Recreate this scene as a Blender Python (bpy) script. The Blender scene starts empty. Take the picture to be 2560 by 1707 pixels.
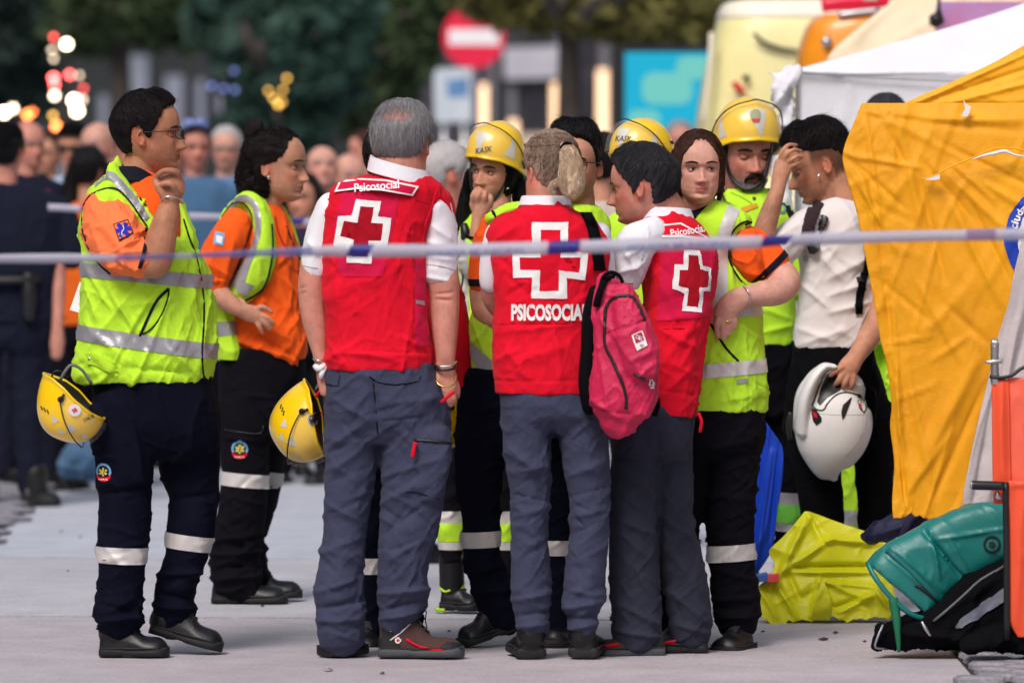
import bpy, bmesh, math, random
import numpy as np
from mathutils import Vector, Matrix
from mathutils.bvhtree import BVHTree
random.seed(7)
RNG = np.random.default_rng(7)

# ------------------------------------------------------------------ camera, world, sun, exposure
SC = bpy.context.scene
F = 14222.2            # focal length in photo pixels (200 mm lens on a 36 mm sensor, photo 2560 wide)
CX, CY, YH = 1280.0, 853.5, 488.0
HC = 1.44              # camera height
cam_d = bpy.data.cameras.new('camera')
cam = bpy.data.objects.new('camera', cam_d)
SC.collection.objects.link(cam)
cam_d.lens = 200.0
cam_d.sensor_width = 36.0
cam_d.clip_start = 0.5
cam_d.clip_end = 2000.0
cam.location = (0, 0, HC)
cam.rotation_euler = (math.radians(90) - math.atan((CY - YH) / F), 0, 0)
cam_d.dof.use_dof = True
cam_d.dof.focus_distance = 18.2
cam_d.dof.aperture_fstop = 3.1
SC.camera = cam

world = bpy.data.worlds.new('World')
SC.world = world
world.use_nodes = True
wn = world.node_tree
wn.nodes.clear()
sky = wn.nodes.new('ShaderNodeTexSky')
sky.sky_type = 'NISHITA'
sky.sun_disc = False
SUN_EL, SUN_ROT = math.radians(48), math.radians(205)
sky.sun_elevation = SUN_EL
sky.sun_rotation = SUN_ROT
sky.air_density = 1.6
sky.dust_density = 4.0
sky.ozone_density = 1.0
bg = wn.nodes.new('ShaderNodeBackground')
bg.inputs['Strength'].default_value = 0.10
out = wn.nodes.new('ShaderNodeOutputWorld')
wn.links.new(sky.outputs[0], bg.inputs[0])
wn.links.new(bg.outputs[0], out.inputs[0])

sun_d = bpy.data.lights.new('sun', 'SUN')
sun_d.energy = 1.5
sun_d.angle = math.radians(22)
sun_d.color = (1.0, 0.945, 0.94)
sun = bpy.data.objects.new('sun', sun_d)
SC.collection.objects.link(sun)
# the sky's sun_rotation runs clockwise from +Y; light comes from behind the camera's left shoulder
_sd = Vector((math.sin(SUN_ROT) * math.cos(SUN_EL), math.cos(SUN_ROT) * math.cos(SUN_EL), math.sin(SUN_EL)))
sun.rotation_euler = _sd.to_track_quat('Z', 'Y').to_euler()

SC.view_settings.view_transform = 'Standard'
SC.view_settings.look = 'None'
SC.view_settings.exposure = 0.5
SC.view_settings.gamma = 1.0
SC.view_settings.use_curve_mapping = False
SC.render.engine = 'CYCLES'
SC.cycles.max_bounces = 6
SC.cycles.transparent_max_bounces = 12

COL = SC.collection

def P(px, py, d):
    """photo pixel + distance -> world point"""
    return Vector((d * (px - CX) / F, d, HC - d * (py - YH) / F))

# ------------------------------------------------------------------ materials
MATS = {}
def srgb(r, g, b):
    f = lambda c: (c / 255 / 12.92) if c / 255 <= 0.04045 else ((c / 255 + 0.055) / 1.055) ** 2.4
    return (f(r), f(g), f(b))

def mat(name, color, rough=0.85, var=0.12, vscale=6.0, bump=0.0, bscale=60.0, bump2=0.0, b2scale=14.0,
        metal=0.0, sheen=0.0, coat=0.0, spec=0.4, emit=None, estr=0.0, trans=0.0, sss=0.0, vcol=False, weave=False, color2=None):
    if name in MATS:
        return MATS[name]
    m = bpy.data.materials.new(name)
    m.use_nodes = True
    nt = m.node_tree
    b = nt.nodes['Principled BSDF']
    b.inputs['Roughness'].default_value = rough
    b.inputs['Metallic'].default_value = metal
    b.inputs['Specular IOR Level'].default_value = spec
    b.inputs['Sheen Weight'].default_value = sheen
    b.inputs['Coat Weight'].default_value = coat
    b.inputs['Coat Roughness'].default_value = 0.12
    b.inputs['Transmission Weight'].default_value = trans
    if sss:
        b.inputs['Subsurface Weight'].default_value = sss
        b.inputs['Subsurface Scale'].default_value = 0.01
        b.inputs['Subsurface Radius'].default_value = (1.0, 0.35, 0.2)
    tc = nt.nodes.new('ShaderNodeTexCoord')
    n1 = nt.nodes.new('ShaderNodeTexNoise')
    n1.inputs['Scale'].default_value = vscale
    n1.inputs['Detail'].default_value = 9
    n1.inputs['Roughness'].default_value = 0.65
    nt.links.new(tc.outputs['Object'], n1.inputs['Vector'])
    mx = nt.nodes.new('ShaderNodeMix')
    mx.data_type = 'RGBA'
    ca = color
    cb = color2 if color2 else tuple(min(1, c * (1 + var) + 0.01 * var) for c in color)
    cc = tuple(c * (1 - var) for c in color) if not color2 else color
    mx.inputs[6].default_value = (*cc, 1)
    mx.inputs[7].default_value = (*cb, 1)
    ramp = nt.nodes.new('ShaderNodeMapRange')
    ramp.inputs[1].default_value = 0.3
    ramp.inputs[2].default_value = 0.7
    nt.links.new(n1.outputs['Fac'], ramp.inputs[0])
    nt.links.new(ramp.outputs[0], mx.inputs[0])
    col = mx.outputs[2]
    if vcol:
        at = nt.nodes.new('ShaderNodeAttribute')
        at.attribute_name = 'tint'
        mm = nt.nodes.new('ShaderNodeMix')
        mm.data_type = 'RGBA'
        mm.blend_type = 'MULTIPLY'
        mm.inputs[0].default_value = 1
        nt.links.new(col, mm.inputs[6])
        nt.links.new(at.outputs['Color'], mm.inputs[7])
        col = mm.outputs[2]
    nt.links.new(col, b.inputs['Base Color'])
    if emit:
        b.inputs['Emission Color'].default_value = (*emit, 1)
        b.inputs['Emission Strength'].default_value = estr
    last = None
    if bump:
        n2 = nt.nodes.new('ShaderNodeTexNoise')
        n2.inputs['Scale'].default_value = bscale
        n2.inputs['Detail'].default_value = 5
        nt.links.new(tc.outputs['Object'], n2.inputs['Vector'])
        bp = nt.nodes.new('ShaderNodeBump')
        bp.inputs['Strength'].default_value = bump
        bp.inputs['Distance'].default_value = 0.01
        nt.links.new(n2.outputs['Fac'], bp.inputs['Height'])
        last = bp
    if bump2:
        n3 = nt.nodes.new('ShaderNodeTexNoise')
        n3.noise_type = 'RIDGED_MULTIFRACTAL'
        n3.inputs['Scale'].default_value = b2scale
        n3.inputs['Detail'].default_value = 3
        n3.inputs['Distortion'].default_value = 0.6
        nt.links.new(tc.outputs['Object'], n3.inputs['Vector'])
        bp2 = nt.nodes.new('ShaderNodeBump')
        bp2.inputs['Strength'].default_value = bump2
        bp2.inputs['Distance'].default_value = 0.01
        nt.links.new(n3.outputs['Fac'], bp2.inputs['Height'])
        if last:
            nt.links.new(last.outputs[0], bp2.inputs['Normal'])
        last = bp2
    if last:
        nt.links.new(last.outputs[0], b.inputs['Normal'])
    MATS[name] = m
    return m

def cloth(name, color, rough=0.9, var=0.10, b=0.25, b2=0.12, sheen=0.15, **k):
    sheen = min(sheen, .03)
    k.setdefault('spec', .2)
    return mat(name, color, rough=rough, var=var, vscale=5, bump=b, bscale=220, bump2=b2, b2scale=18, sheen=sheen, **k)

LIME = cloth('lime_fabric', (0.50, 0.84, 0.035), var=0.05, b2=0.22, sheen=0.2, spec=0.3)
LIME_D = cloth('lime_fabric_deep', (0.40, 0.66, 0.03), var=0.05, b2=0.18)
ORANGE = cloth('orange_fabric', (0.88, 0.105, 0.008), var=0.10, sheen=0.3)
SALMON = cloth('faded_orange_fabric', (0.95, 0.20, 0.065), var=0.08, sheen=0.3)
RED = cloth('red_fabric', (0.66, 0.002, 0.020), var=0.14, b2=0.16, sheen=0.2)
REDMESH = cloth('red_worn_panel', (0.58, 0.005, 0.055), var=0.15, b2=0.16, sheen=0.3)
DEEPRED = cloth('dark_red_print', (0.36, 0.002, 0.012), var=0.05, b2=0.05)
WHITEP = cloth('white_print', (0.80, 0.79, 0.80), var=0.04, b2=0.06)
WHITEC = cloth('white_cotton', (0.76, 0.76, 0.82), var=0.03, b2=0.06, b=.1)
OFFWHITE = cloth('offwhite_cotton', (0.70, 0.66, 0.67), var=0.04, b2=0.08, b=.1)
SILVER = mat('reflective_tape', (0.34, 0.34, 0.37), rough=0.38, var=0.18, vscale=9, bump=0.12, bscale=120, bump2=0.2, b2scale=16, metal=0.25, spec=0.6)
SILVERB = mat('reflective_tape_bright', (0.60, 0.58, 0.57), rough=0.45, var=0.10, vscale=9, bump=0.12, bscale=120, bump2=0.12, b2scale=16, metal=0.1, spec=0.6)
NAVY = cloth('navy_trouser_fabric', (0.0028, 0.0036, 0.0125), var=0.2, sheen=0.0, b2=0.25, spec=.08)
NAVYB = cloth('blackish_trouser_fabric', (0.0045, 0.004, 0.0075), var=0.2, sheen=0.0, b2=0.25, spec=.08)
BLACKC = cloth('black_fabric', (0.002, 0.002, 0.0035), var=0.2, sheen=0.0, spec=.08)
COLLAR = cloth('navy_trim', (0.004, 0.005, 0.014), var=0.1, sheen=0.0, spec=.25)
SLATE = cloth('slate_trouser_fabric', (0.043, 0.049, 0.094), var=0.14, sheen=0.12, b2=0.28, b=0.35)
SLATED = cloth('dark_slate_trouser_fabric', (0.026, 0.029, 0.050), var=0.16, sheen=0.12, b2=0.28, b=0.35)
LEATHER = mat('black_leather', (0.004, 0.004, 0.006), rough=0.42, var=0.3, bump=0.08, bscale=120, bump2=0.06, b2scale=22, spec=0.45)
RUBBER = mat('black_rubber', (0.007, 0.007, 0.009), rough=0.7, var=0.3, bump=0.2, bscale=80)
GREYRUB = mat('grey_rubber', (0.05, 0.055, 0.065), rough=0.7, var=0.3, bump=0.2, bscale=80)
BROWNL = mat('brown_suede', (0.055, 0.024, 0.022), rough=0.85, var=0.3, bump=0.3, bscale=150)
YELLOW = mat('yellow_shell', (0.95, 0.60, 0.002), rough=0.28, var=0.05, bump=0.03, bscale=60, coat=0.5, spec=0.5)
BLACKP = mat('black_plastic', (0.012, 0.012, 0.014), rough=0.4, var=0.1)
STICK = mat('silver_sticker', (0.62, 0.60, 0.55), rough=0.4, var=0.12, vscale=20)
LACE = mat('dull_black_cord', (.022, .022, .026), rough=.7)
METAL = mat('bare_metal', (0.55, 0.55, 0.56), rough=0.3, metal=0.9, var=0.1)
SILVERJ = mat('silver_jewellery', (0.7, 0.69, 0.67), rough=0.25, metal=0.9, var=0.1)
GOLD = mat('gold_jewellery', (0.75, 0.48, 0.15), rough=0.25, metal=0.9, var=0.1)
WHITEPL = mat('white_plastic', (0.78, 0.78, 0.79), rough=0.3, var=0.05)
EYEW = mat('eye_white', (0.55, 0.49, 0.46), rough=0.15, var=0.05, spec=0.6)
IRIS = mat('iris', (0.022, 0.014, 0.009), rough=0.1, var=0.1, spec=0.6)

def skin_mat(name, c):
    return mat(name, c, rough=0.56, var=0.20, vscale=26, bump=0.12, bscale=260, bump2=0.05, b2scale=45, sss=0.06, vcol=True, spec=0.3)
SK_TAN = skin_mat('tanned_skin', (0.47, 0.215, 0.125))
SK_FAIR = skin_mat('fair_skin', (0.62, 0.33, 0.26))
SK_PINK = skin_mat('ruddy_skin', (0.56, 0.25, 0.19))
SK_WARM = skin_mat('warm_skin', (0.55, 0.27, 0.18))

def hair_mat(name, c, c2=None, rough=0.5):
    m = mat(name, c, rough=rough, var=0.35, vscale=40, color2=c2, bump=0.6, bscale=1.0, spec=0.16)
    nt = m.node_tree
    mp = nt.nodes.new('ShaderNodeMapping')
    mp.inputs['Scale'].default_value = (330, 330, 26)
    tc = [n for n in nt.nodes if n.type == 'TEX_COORD'][0]
    nt.links.new(tc.outputs['Object'], mp.inputs['Vector'])
    ns = [n for n in nt.nodes if n.type == 'TEX_NOISE']
    for n in ns:
        n.inputs['Scale'].default_value = 1.0
        nt.links.new(mp.outputs[0], n.inputs['Vector'])
    return m
H_BLACK = hair_mat('black_hair', (0.0035, 0.003, 0.004))
H_DARK = hair_mat('dark_brown_hair', (0.006, 0.004, 0.005), (0.013, 0.009, 0.010))
H_CURL = hair_mat('dark_curly_hair', (0.006, 0.004, 0.004), (0.016, 0.010, 0.010))
H_GREY = hair_mat('grey_hair', (0.16, 0.155, 0.165), (0.40, 0.39, 0.41), 0.6)
H_SALT = hair_mat('dark_grey_hair', (0.018, 0.017, 0.022), (0.055, 0.052, 0.06), 0.5)
H_BROWN = hair_mat('brown_hair', (0.030, 0.011, 0.007), (0.075, 0.030, 0.018))
H_BLOND = hair_mat('ash_blond_hair', (0.13, 0.075, 0.055), (0.52, 0.38, 0.29), 0.5)
H_BLOND2 = hair_mat('blond_hair', (0.50, 0.34, 0.21), (0.85, 0.68, 0.50), 0.5)
H_WHITE = hair_mat('white_hair', (0.36, 0.34, 0.35), (0.62, 0.59, 0.6), 0.6)

def glass_mat(name, tint=(0.9, 0.9, 0.9), alpha=0.2, rough=0.05):
    if name in MATS: return MATS[name]
    m = bpy.data.materials.new(name); m.use_nodes = True
    nt = m.node_tree; nt.nodes.clear()
    o = nt.nodes.new('ShaderNodeOutputMaterial'); mix = nt.nodes.new('ShaderNodeMixShader')
    tr = nt.nodes.new('ShaderNodeBsdfTransparent'); gl = nt.nodes.new('ShaderNodeBsdfPrincipled')
    gl.inputs['Base Color'].default_value = (*tint, 1); gl.inputs['Roughness'].default_value = rough
    mix.inputs[0].default_value = alpha
    nt.links.new(tr.outputs[0], mix.inputs[1]); nt.links.new(gl.outputs[0], mix.inputs[2]); nt.links.new(mix.outputs[0], o.inputs[0])
    MATS[name] = m
    return m
VISOR = glass_mat('clear_visor', (0.75, 0.75, 0.75), 0.10, 0.08)

# ------------------------------------------------------------------ object helpers
def link(o, parent=None):
    COL.objects.link(o)
    if parent is not None:
        o.parent = parent
    return o

def tag(o, label=None, cat=None, group=None, kind=None):
    if label: o['label'] = label
    if cat: o['category'] = cat
    if group: o['group'] = group
    if kind: o['kind'] = kind
    return o

def empty(name, loc, label, cat, group=None, rotz=0.0):
    o = bpy.data.objects.new(name, None)
    o.location = loc
    o.rotation_euler = (0, 0, rotz)
    o.empty_display_size = 0.2
    link(o)
    return tag(o, label, cat, group)

def mesh_obj(name, verts, faces, m, parent=None, smooth=True, loc=None):
    me = bpy.data.meshes.new(name)
    me.from_pydata([tuple(v) for v in verts], [], [tuple(f) for f in faces])
    if m is not None:
        me.materials.append(m)
    if smooth:
        me.polygons.foreach_set('use_smooth', [True] * len(me.polygons))
    me.update()
    o = bpy.data.objects.new(name, me)
    if loc is not None:
        o.location = loc
    return link(o, parent)

def _hash(ix, iy, iz, seed):
    h = (ix.astype(np.uint64) * np.uint64(73856093)) ^ (iy.astype(np.uint64) * np.uint64(19349663)) ^ (iz.astype(np.uint64) * np.uint64(83492791)) ^ np.uint64(seed * 2654435761 % (2**31))
    h = (h ^ (h >> np.uint64(13))) * np.uint64(1274126177)
    h = h ^ (h >> np.uint64(16))
    return (h & np.uint64(0xFFFFFF)).astype(np.float64) / 16777215.0 * 2 - 1

def vnoise(p, seed=1):
    p = np.asarray(p, dtype=np.float64)
    i = np.floor(p).astype(np.int64)
    f = p - i
    f = f * f * f * (f * (f * 6 - 15) + 10)
    i = i + 100000
    r = 0
    for dx in (0, 1):
        wx = f[:, 0] if dx else 1 - f[:, 0]
        for dy in (0, 1):
            wy = f[:, 1] if dy else 1 - f[:, 1]
            for dz in (0, 1):
                wz = f[:, 2] if dz else 1 - f[:, 2]
                r = r + wx * wy * wz * _hash(i[:, 0] + dx, i[:, 1] + dy, i[:, 2] + dz, seed)
    return r

def ridge(p, seed=1, sharp=1.6):
    n = vnoise(p, seed)
    return (1 - np.minimum(1, np.abs(n) * 2.2)) ** sharp

def catmull(rows, k):
    a = np.array(rows, dtype=float)
    n = len(a)
    if n < 2 or k <= 1:
        return a
    ext = np.vstack([2 * a[0] - a[1], a, 2 * a[-1] - a[-2]])
    out_ = []
    for i in range(n - 1):
        p0, p1, p2, p3 = ext[i], ext[i + 1], ext[i + 2], ext[i + 3]
        for j in range(k):
            t = j / k
            out_.append(0.5 * ((2 * p1) + (-p0 + p2) * t + (2 * p0 - 5 * p1 + 4 * p2 - p3) * t * t + (-p0 + 3 * p1 - 3 * p2 + p3) * t ** 3))
    out_.append(a[-1])
    out_ = np.array(out_)
    return out_

def ring_mesh(rings, cap=True):
    """rings: list of (n,3) arrays"""
    n = len(rings[0])
    V = np.vstack(rings)
    Fc = []
    for i in range(len(rings) - 1):
        for j in range(n):
            k = (j + 1) % n
            Fc.append((i * n + j, i * n + k, (i + 1) * n + k, (i + 1) * n + j))
    if cap:
        Fc.append(tuple(range(n))[::-1])
        Fc.append(tuple(range((len(rings) - 1) * n, len(rings) * n)))
    return V, Fc

def tube_world(pts, rad, n=10, k=1, cap=True):
    """simple round tube in world units; pts (m,3), rad scalar or list"""
    pts = np.array(pts, dtype=float)
    rad = np.full(len(pts), rad) if np.isscalar(rad) else np.array(rad, dtype=float)
    a = catmull(np.hstack([pts, rad[:, None]]), k)
    pts, rad = a[:, :3], np.maximum(a[:, 3], 1e-5)
    rings = []
    T = np.gradient(pts, axis=0)
    T /= np.linalg.norm(T, axis=1)[:, None] + 1e-9
    ref = np.array([0, 0, 1.0]) if abs(T[0][2]) < 0.9 else np.array([0, 1.0, 0])
    u = np.cross(T[0], ref); u /= np.linalg.norm(u)
    for p, t, r in zip(pts, T, rad):
        u = u - t * np.dot(u, t); u /= np.linalg.norm(u) + 1e-9
        v = np.cross(t, u)
        ang = np.linspace(0, 2 * math.pi, n, endpoint=False)
        rings.append(p + r * (np.outer(np.cos(ang), u) + np.outer(np.sin(ang), v)))
    return ring_mesh(rings, cap)

def join(parts):
    V, Fc, off = [], [], 0
    for v, f in parts:
        V.append(np.asarray(v, dtype=float))
        Fc += [tuple(i + off for i in q) for q in f]
        off += len(v)
    return np.vstack(V), Fc

def box(x0, x1, y0, y1, z0, z1):
    v = np.array([(x, y, z) for z in (z0, z1) for y in (y0, y1) for x in (x0, x1)], dtype=float)
    f = [(0, 2, 3, 1), (4, 5, 7, 6), (0, 1, 5, 4), (2, 6, 7, 3), (0, 4, 6, 2), (1, 3, 7, 5)]
    return v, f

def remesh(name, parts, m, parent, voxel, smooth_it=3, disp=None, smooth_f=0.5, dec=0.5, protect=None):
    """union of closed pieces as one skin; optional displacement callback(coords, normals)->offset metres"""
    V, Fc = join(parts)
    tmp = bpy.data.meshes.new('tmp')
    tmp.from_pydata([tuple(v) for v in V], [], Fc)
    o = bpy.data.objects.new('tmp', tmp)
    COL.objects.link(o)
    md = o.modifiers.new('r', 'REMESH')
    md.mode = 'VOXEL'
    md.voxel_size = voxel
    if smooth_it:
        ms = o.modifiers.new('s', 'SMOOTH')
        ms.factor = smooth_f
        ms.iterations = smooth_it
    dg = bpy.context.evaluated_depsgraph_get()
    me = bpy.data.meshes.new_from_object(o.evaluated_get(dg))
    bpy.data.objects.remove(o)
    bpy.data.meshes.remove(tmp)
    n = len(me.vertices)
    co = np.empty(n * 3); me.vertices.foreach_get('co', co); co = co.reshape(-1, 3)
    if disp is not None:
        no = np.empty(n * 3); me.vertices.foreach_get('normal', no); no = no.reshape(-1, 3)
        co = co + disp(co, no)
        me.vertices.foreach_set('co', co.ravel())
    me.materials.clear()
    me.update()
    if dec < 1:
        o = bpy.data.objects.new('tmp', me)
        COL.objects.link(o)
        md = o.modifiers.new('d', 'DECIMATE')
        md.ratio = dec
        if protect is not None:
            pm = protect(co)
            vg = o.vertex_groups.new(name='loose')
            vg.add(np.where(~pm)[0].tolist(), 1.0, 'REPLACE')
            md.vertex_group = 'loose'
            md.ratio = max(.12, dec * (1 - pm.mean()) + pm.mean() if dec > .3 else dec)
        dg = bpy.context.evaluated_depsgraph_get()
        me2 = bpy.data.meshes.new_from_object(o.evaluated_get(dg))
        bpy.data.objects.remove(o)
        bpy.data.meshes.remove(me)
        me = me2
    me.materials.append(m)
    me.polygons.foreach_set('use_smooth', [True] * len(me.polygons))
    me.update()
    me.name = name
    ob = bpy.data.objects.new(name, me)
    link(ob, parent)
    return ob

def bvh_of(o):
    me = o.data
    n = len(me.vertices)
    co = np.empty(n * 3); me.vertices.foreach_get('co', co); co = co.reshape(-1, 3)
    return BVHTree.FromPolygons(co.tolist(), [tuple(p.vertices) for p in me.polygons])

def seg_dist(px, pz, a, b):
    ax, az = a; bx, bz = b
    dx, dz = bx - ax, bz - az
    L2 = dx * dx + dz * dz + 1e-9
    t = np.clip(((px - ax) * dx + (pz - az) * dz) / L2, 0, 1)
    return np.hypot(px - ax - t * dx, pz - az - t * dz), t
# ------------------------------------------------------------------ ground
def ground_mat(name, c1, c2, stain=0.75, rough=0.75, bump=0.35):
    m = bpy.data.materials.new(name); m.use_nodes = True
    nt = m.node_tree; b = nt.nodes['Principled BSDF']
    b.inputs['Roughness'].default_value = rough
    b.inputs['Specular IOR Level'].default_value = 0.35
    tc = nt.nodes.new('ShaderNodeTexCoord')
    def noise(sc, det=6, rg=.6):
        n = nt.nodes.new('ShaderNodeTexNoise'); n.inputs['Scale'].default_value = sc; n.inputs['Detail'].default_value = det; n.inputs['Roughness'].default_value = rg
        nt.links.new(tc.outputs['Object'], n.inputs['Vector']); return n
    big, mid, fine = noise(.6, 8, .7), noise(4, 9, .75), noise(70, 4, .75)
    def mr(n, a, b_):
        r = nt.nodes.new('ShaderNodeMapRange'); r.inputs[1].default_value = a; r.inputs[2].default_value = b_; nt.links.new(n.outputs['Fac'], r.inputs[0]); return r
    m1 = nt.nodes.new('ShaderNodeMix'); m1.data_type = 'RGBA'
    m1.inputs[6].default_value = (*c1, 1); m1.inputs[7].default_value = (*c2, 1)
    nt.links.new(mr(big, .35, .65).outputs[0], m1.inputs[0])
    m2 = nt.nodes.new('ShaderNodeMix'); m2.data_type = 'RGBA'; m2.blend_type = 'MULTIPLY'; m2.inputs[0].default_value = stain
    nt.links.new(m1.outputs[2], m2.inputs[6])
    r2 = mr(mid, .2, .8); cr = nt.nodes.new('ShaderNodeMix'); cr.data_type = 'RGBA'; cr.inputs[6].default_value = (.55, .54, .56, 1); cr.inputs[7].default_value = (1.1, 1.08, 1.08, 1)
    nt.links.new(r2.outputs[0], cr.inputs[0]); nt.links.new(cr.outputs[2], m2.inputs[7])
    m3 = nt.nodes.new('ShaderNodeMix'); m3.data_type = 'RGBA'; m3.blend_type = 'MULTIPLY'; m3.inputs[0].default_value = .55
    nt.links.new(m2.outputs[2], m3.inputs[6])
    r3 = mr(fine, .25, .7); cr3 = nt.nodes.new('ShaderNodeMix'); cr3.data_type = 'RGBA'; cr3.inputs[6].default_value = (.42, .41, .43, 1); cr3.inputs[7].default_value = (1.25, 1.23, 1.23, 1)
    nt.links.new(r3.outputs[0], cr3.inputs[0]); nt.links.new(cr3.outputs[2], m3.inputs[7])
    nt.links.new(m3.outputs[2], b.inputs['Base Color'])
    bp = nt.nodes.new('ShaderNodeBump'); bp.inputs['Strength'].default_value = bump; bp.inputs['Distance'].default_value = .006
    nt.links.new(fine.outputs['Fac'], bp.inputs['Height']); nt.links.new(bp.outputs[0], b.inputs['Normal'])
    return m

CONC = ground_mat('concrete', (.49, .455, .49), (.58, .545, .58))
CONC_SKY_MID = ground_mat('concrete_sky_tint_mid', (.50, .50, .545), (.58, .58, .62))  # same concrete, sky reflection painted in as a bluer base colour
CONC_SKY_FAR = ground_mat('concrete_sky_tint_far', (.50, .545, .61), (.57, .61, .68))  # stronger painted sky reflection for the far rows
JOINT = ground_mat('joint_filler', (.035, .03, .03), (.05, .045, .045))
COBBLE = ground_mat('granite_sett', (.27, .27, .31), (.36, .36, .40), stain=.9, bump=.8)
FARP = ground_mat('asphalt_grey', (.30, .31, .35), (.36, .37, .41))

gr = mesh_obj('ground', [(-400, -20, -.012), (400, -20, -.012), (400, 900, -.012), (-400, 900, -.012)], [(0, 1, 2, 3)], JOINT, smooth=False)
tag(gr, 'grey street ground under the concrete slabs', kind='structure')
# concrete roadway slabs: long casts, transverse joints as in the picture
road = bpy.data.objects.new('road', None); link(road); tag(road, 'pale concrete roadway of large cast slabs with thin dark joints', kind='structure')
road.location = (0, 19.30, 0)
road.rotation_euler = (0, 0, math.radians(-5.0))
def slab_vf(x0, x1, y0, y1, z=0.0, n=60, rough=.004, seed=1):
    # edges slightly chipped
    rg = np.random.default_rng(seed)
    top = []
    for a, b_, k in (((x0, y0), (x1, y0), n), ((x1, y0), (x1, y1), 6), ((x1, y1), (x0, y1), n), ((x0, y1), (x0, y0), 6)):
        for i in range(k):
            t = i / k
            top.append((a[0] + (b_[0] - a[0]) * t + rg.normal(0, rough * .6), a[1] + (b_[1] - a[1]) * t + rg.normal(0, rough * 1.6), z))
    m = len(top)
    V = top + [(x, y, z - .011) for x, y, _ in top]
    Fc = [tuple(range(m))] + [(i, i + m, (i + 1) % m + m, (i + 1) % m) for i in range(m)]
    return V, Fc
i = 0
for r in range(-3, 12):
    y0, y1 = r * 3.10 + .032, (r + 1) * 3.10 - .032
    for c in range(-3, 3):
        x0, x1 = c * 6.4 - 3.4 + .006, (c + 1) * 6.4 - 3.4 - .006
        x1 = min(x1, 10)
        o = mesh_obj('slab', *slab_vf(x0, x1, y0, y1, seed=i), CONC if r < 0 else (CONC_SKY_MID if r < 1 else CONC_SKY_FAR), road, smooth=False); i += 1  # farther rows carry the sky's reflection in their colour
far = mesh_obj('far_pavement', [(-200, 56, .004), (200, 56, .004), (200, 400, .004), (-200, 400, .004)], [(0, 1, 2, 3)], FARP, smooth=False)
tag(far, kind='structure')

# cobbled strips: left (diagonal, far) and the bottom right corner
def setts(name, label, corners, rowdir, size=(.19, .11), seed=1, z=.0):
    """rows of setts inside a convex quad; every sett its own box"""
    st = bpy.data.objects.new(name, None); link(st); tag(st, label, kind='structure')
    rg = np.random.default_rng(seed)
    C = [Vector(c) for c in corners]
    ux = Vector((math.cos(rowdir), math.sin(rowdir))); uy = Vector((-ux.y, ux.x))
    pr = [(c.dot(ux), c.dot(uy)) for c in C]
    def inside(p):
        for k in range(len(C)):
            a, b_ = C[k], C[(k + 1) % len(C)]
            if (b_ - a).cross(p - a) < 0: return False
        return True
    base = mesh_obj('bedding', [(c.x, c.y, z + .004) for c in C], [tuple(range(len(C)))], JOINT, st, smooth=False)
    shapes = []
    for k in range(6):
        hw, hh = size[0] / 2 - .006, size[1] / 2 - .006
        n = 12; ring = []
        for q in range(n):
            a = 2 * math.pi * (q + .5) / n
            cx = math.copysign(abs(math.cos(a)) ** .45, math.cos(a)) * hw * rg.uniform(.92, 1.02)
            cy = math.copysign(abs(math.sin(a)) ** .45, math.sin(a)) * hh * rg.uniform(.9, 1.02)
            ring.append((cx, cy))
        V = [(x, y, 0) for x, y in ring] + [(x, y, .014) for x, y in ring] + [(x * .8, y * .75, .021 + rg.uniform(-.002, .002)) for x, y in ring]
        Fc = [(i, (i + 1) % n, n + (i + 1) % n, n + i) for i in range(n)] + [(n + i, n + (i + 1) % n, 2 * n + (i + 1) % n, 2 * n + i) for i in range(n)] + [tuple(range(2 * n, 3 * n))]
        me = bpy.data.meshes.new('sett'); me.from_pydata(V, [], Fc); me.materials.append(COBBLE); shapes.append(me)
    u0, u1 = min(p[0] for p in pr), max(p[0] for p in pr); v0, v1 = min(p[1] for p in pr), max(p[1] for p in pr)
    cnt = 0; row = 0; v = v0
    while v < v1:
        u = u0 + (row % 2) * size[0] / 2
        while u < u1:
            p = ux * u + uy * v
            if inside(p) and cnt < 300:
                o = bpy.data.objects.new('sett', shapes[int(rg.integers(6))]); link(o, st)
                o.location = (p.x, p.y, z + .005); o.rotation_euler = (rg.normal(0, .02), rg.normal(0, .02), rowdir + rg.normal(0, .02)); cnt += 1
            u += size[0]
        v += size[1]; row += 1
    return st
def G(px, py):
    d = HC * F / (py - YH); return (d * (px - CX) / F, d)
setts('cobbled_strip', 'grey cobbled strip running off behind the dark uniformed officer', [G(-60, 1385), G(0, 1330), G(232, 1165), G(190, 1100), G(-60, 1190)][::1], math.radians(62), (.26, .16), 3)
setts('cobbled_border', 'cobbled border at the lower right corner beside the concrete', [G(2372, 1622), G(2450, 1712), G(2640, 1712), G(2640, 1622)], math.radians(0), (.17, .10), 5)
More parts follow.
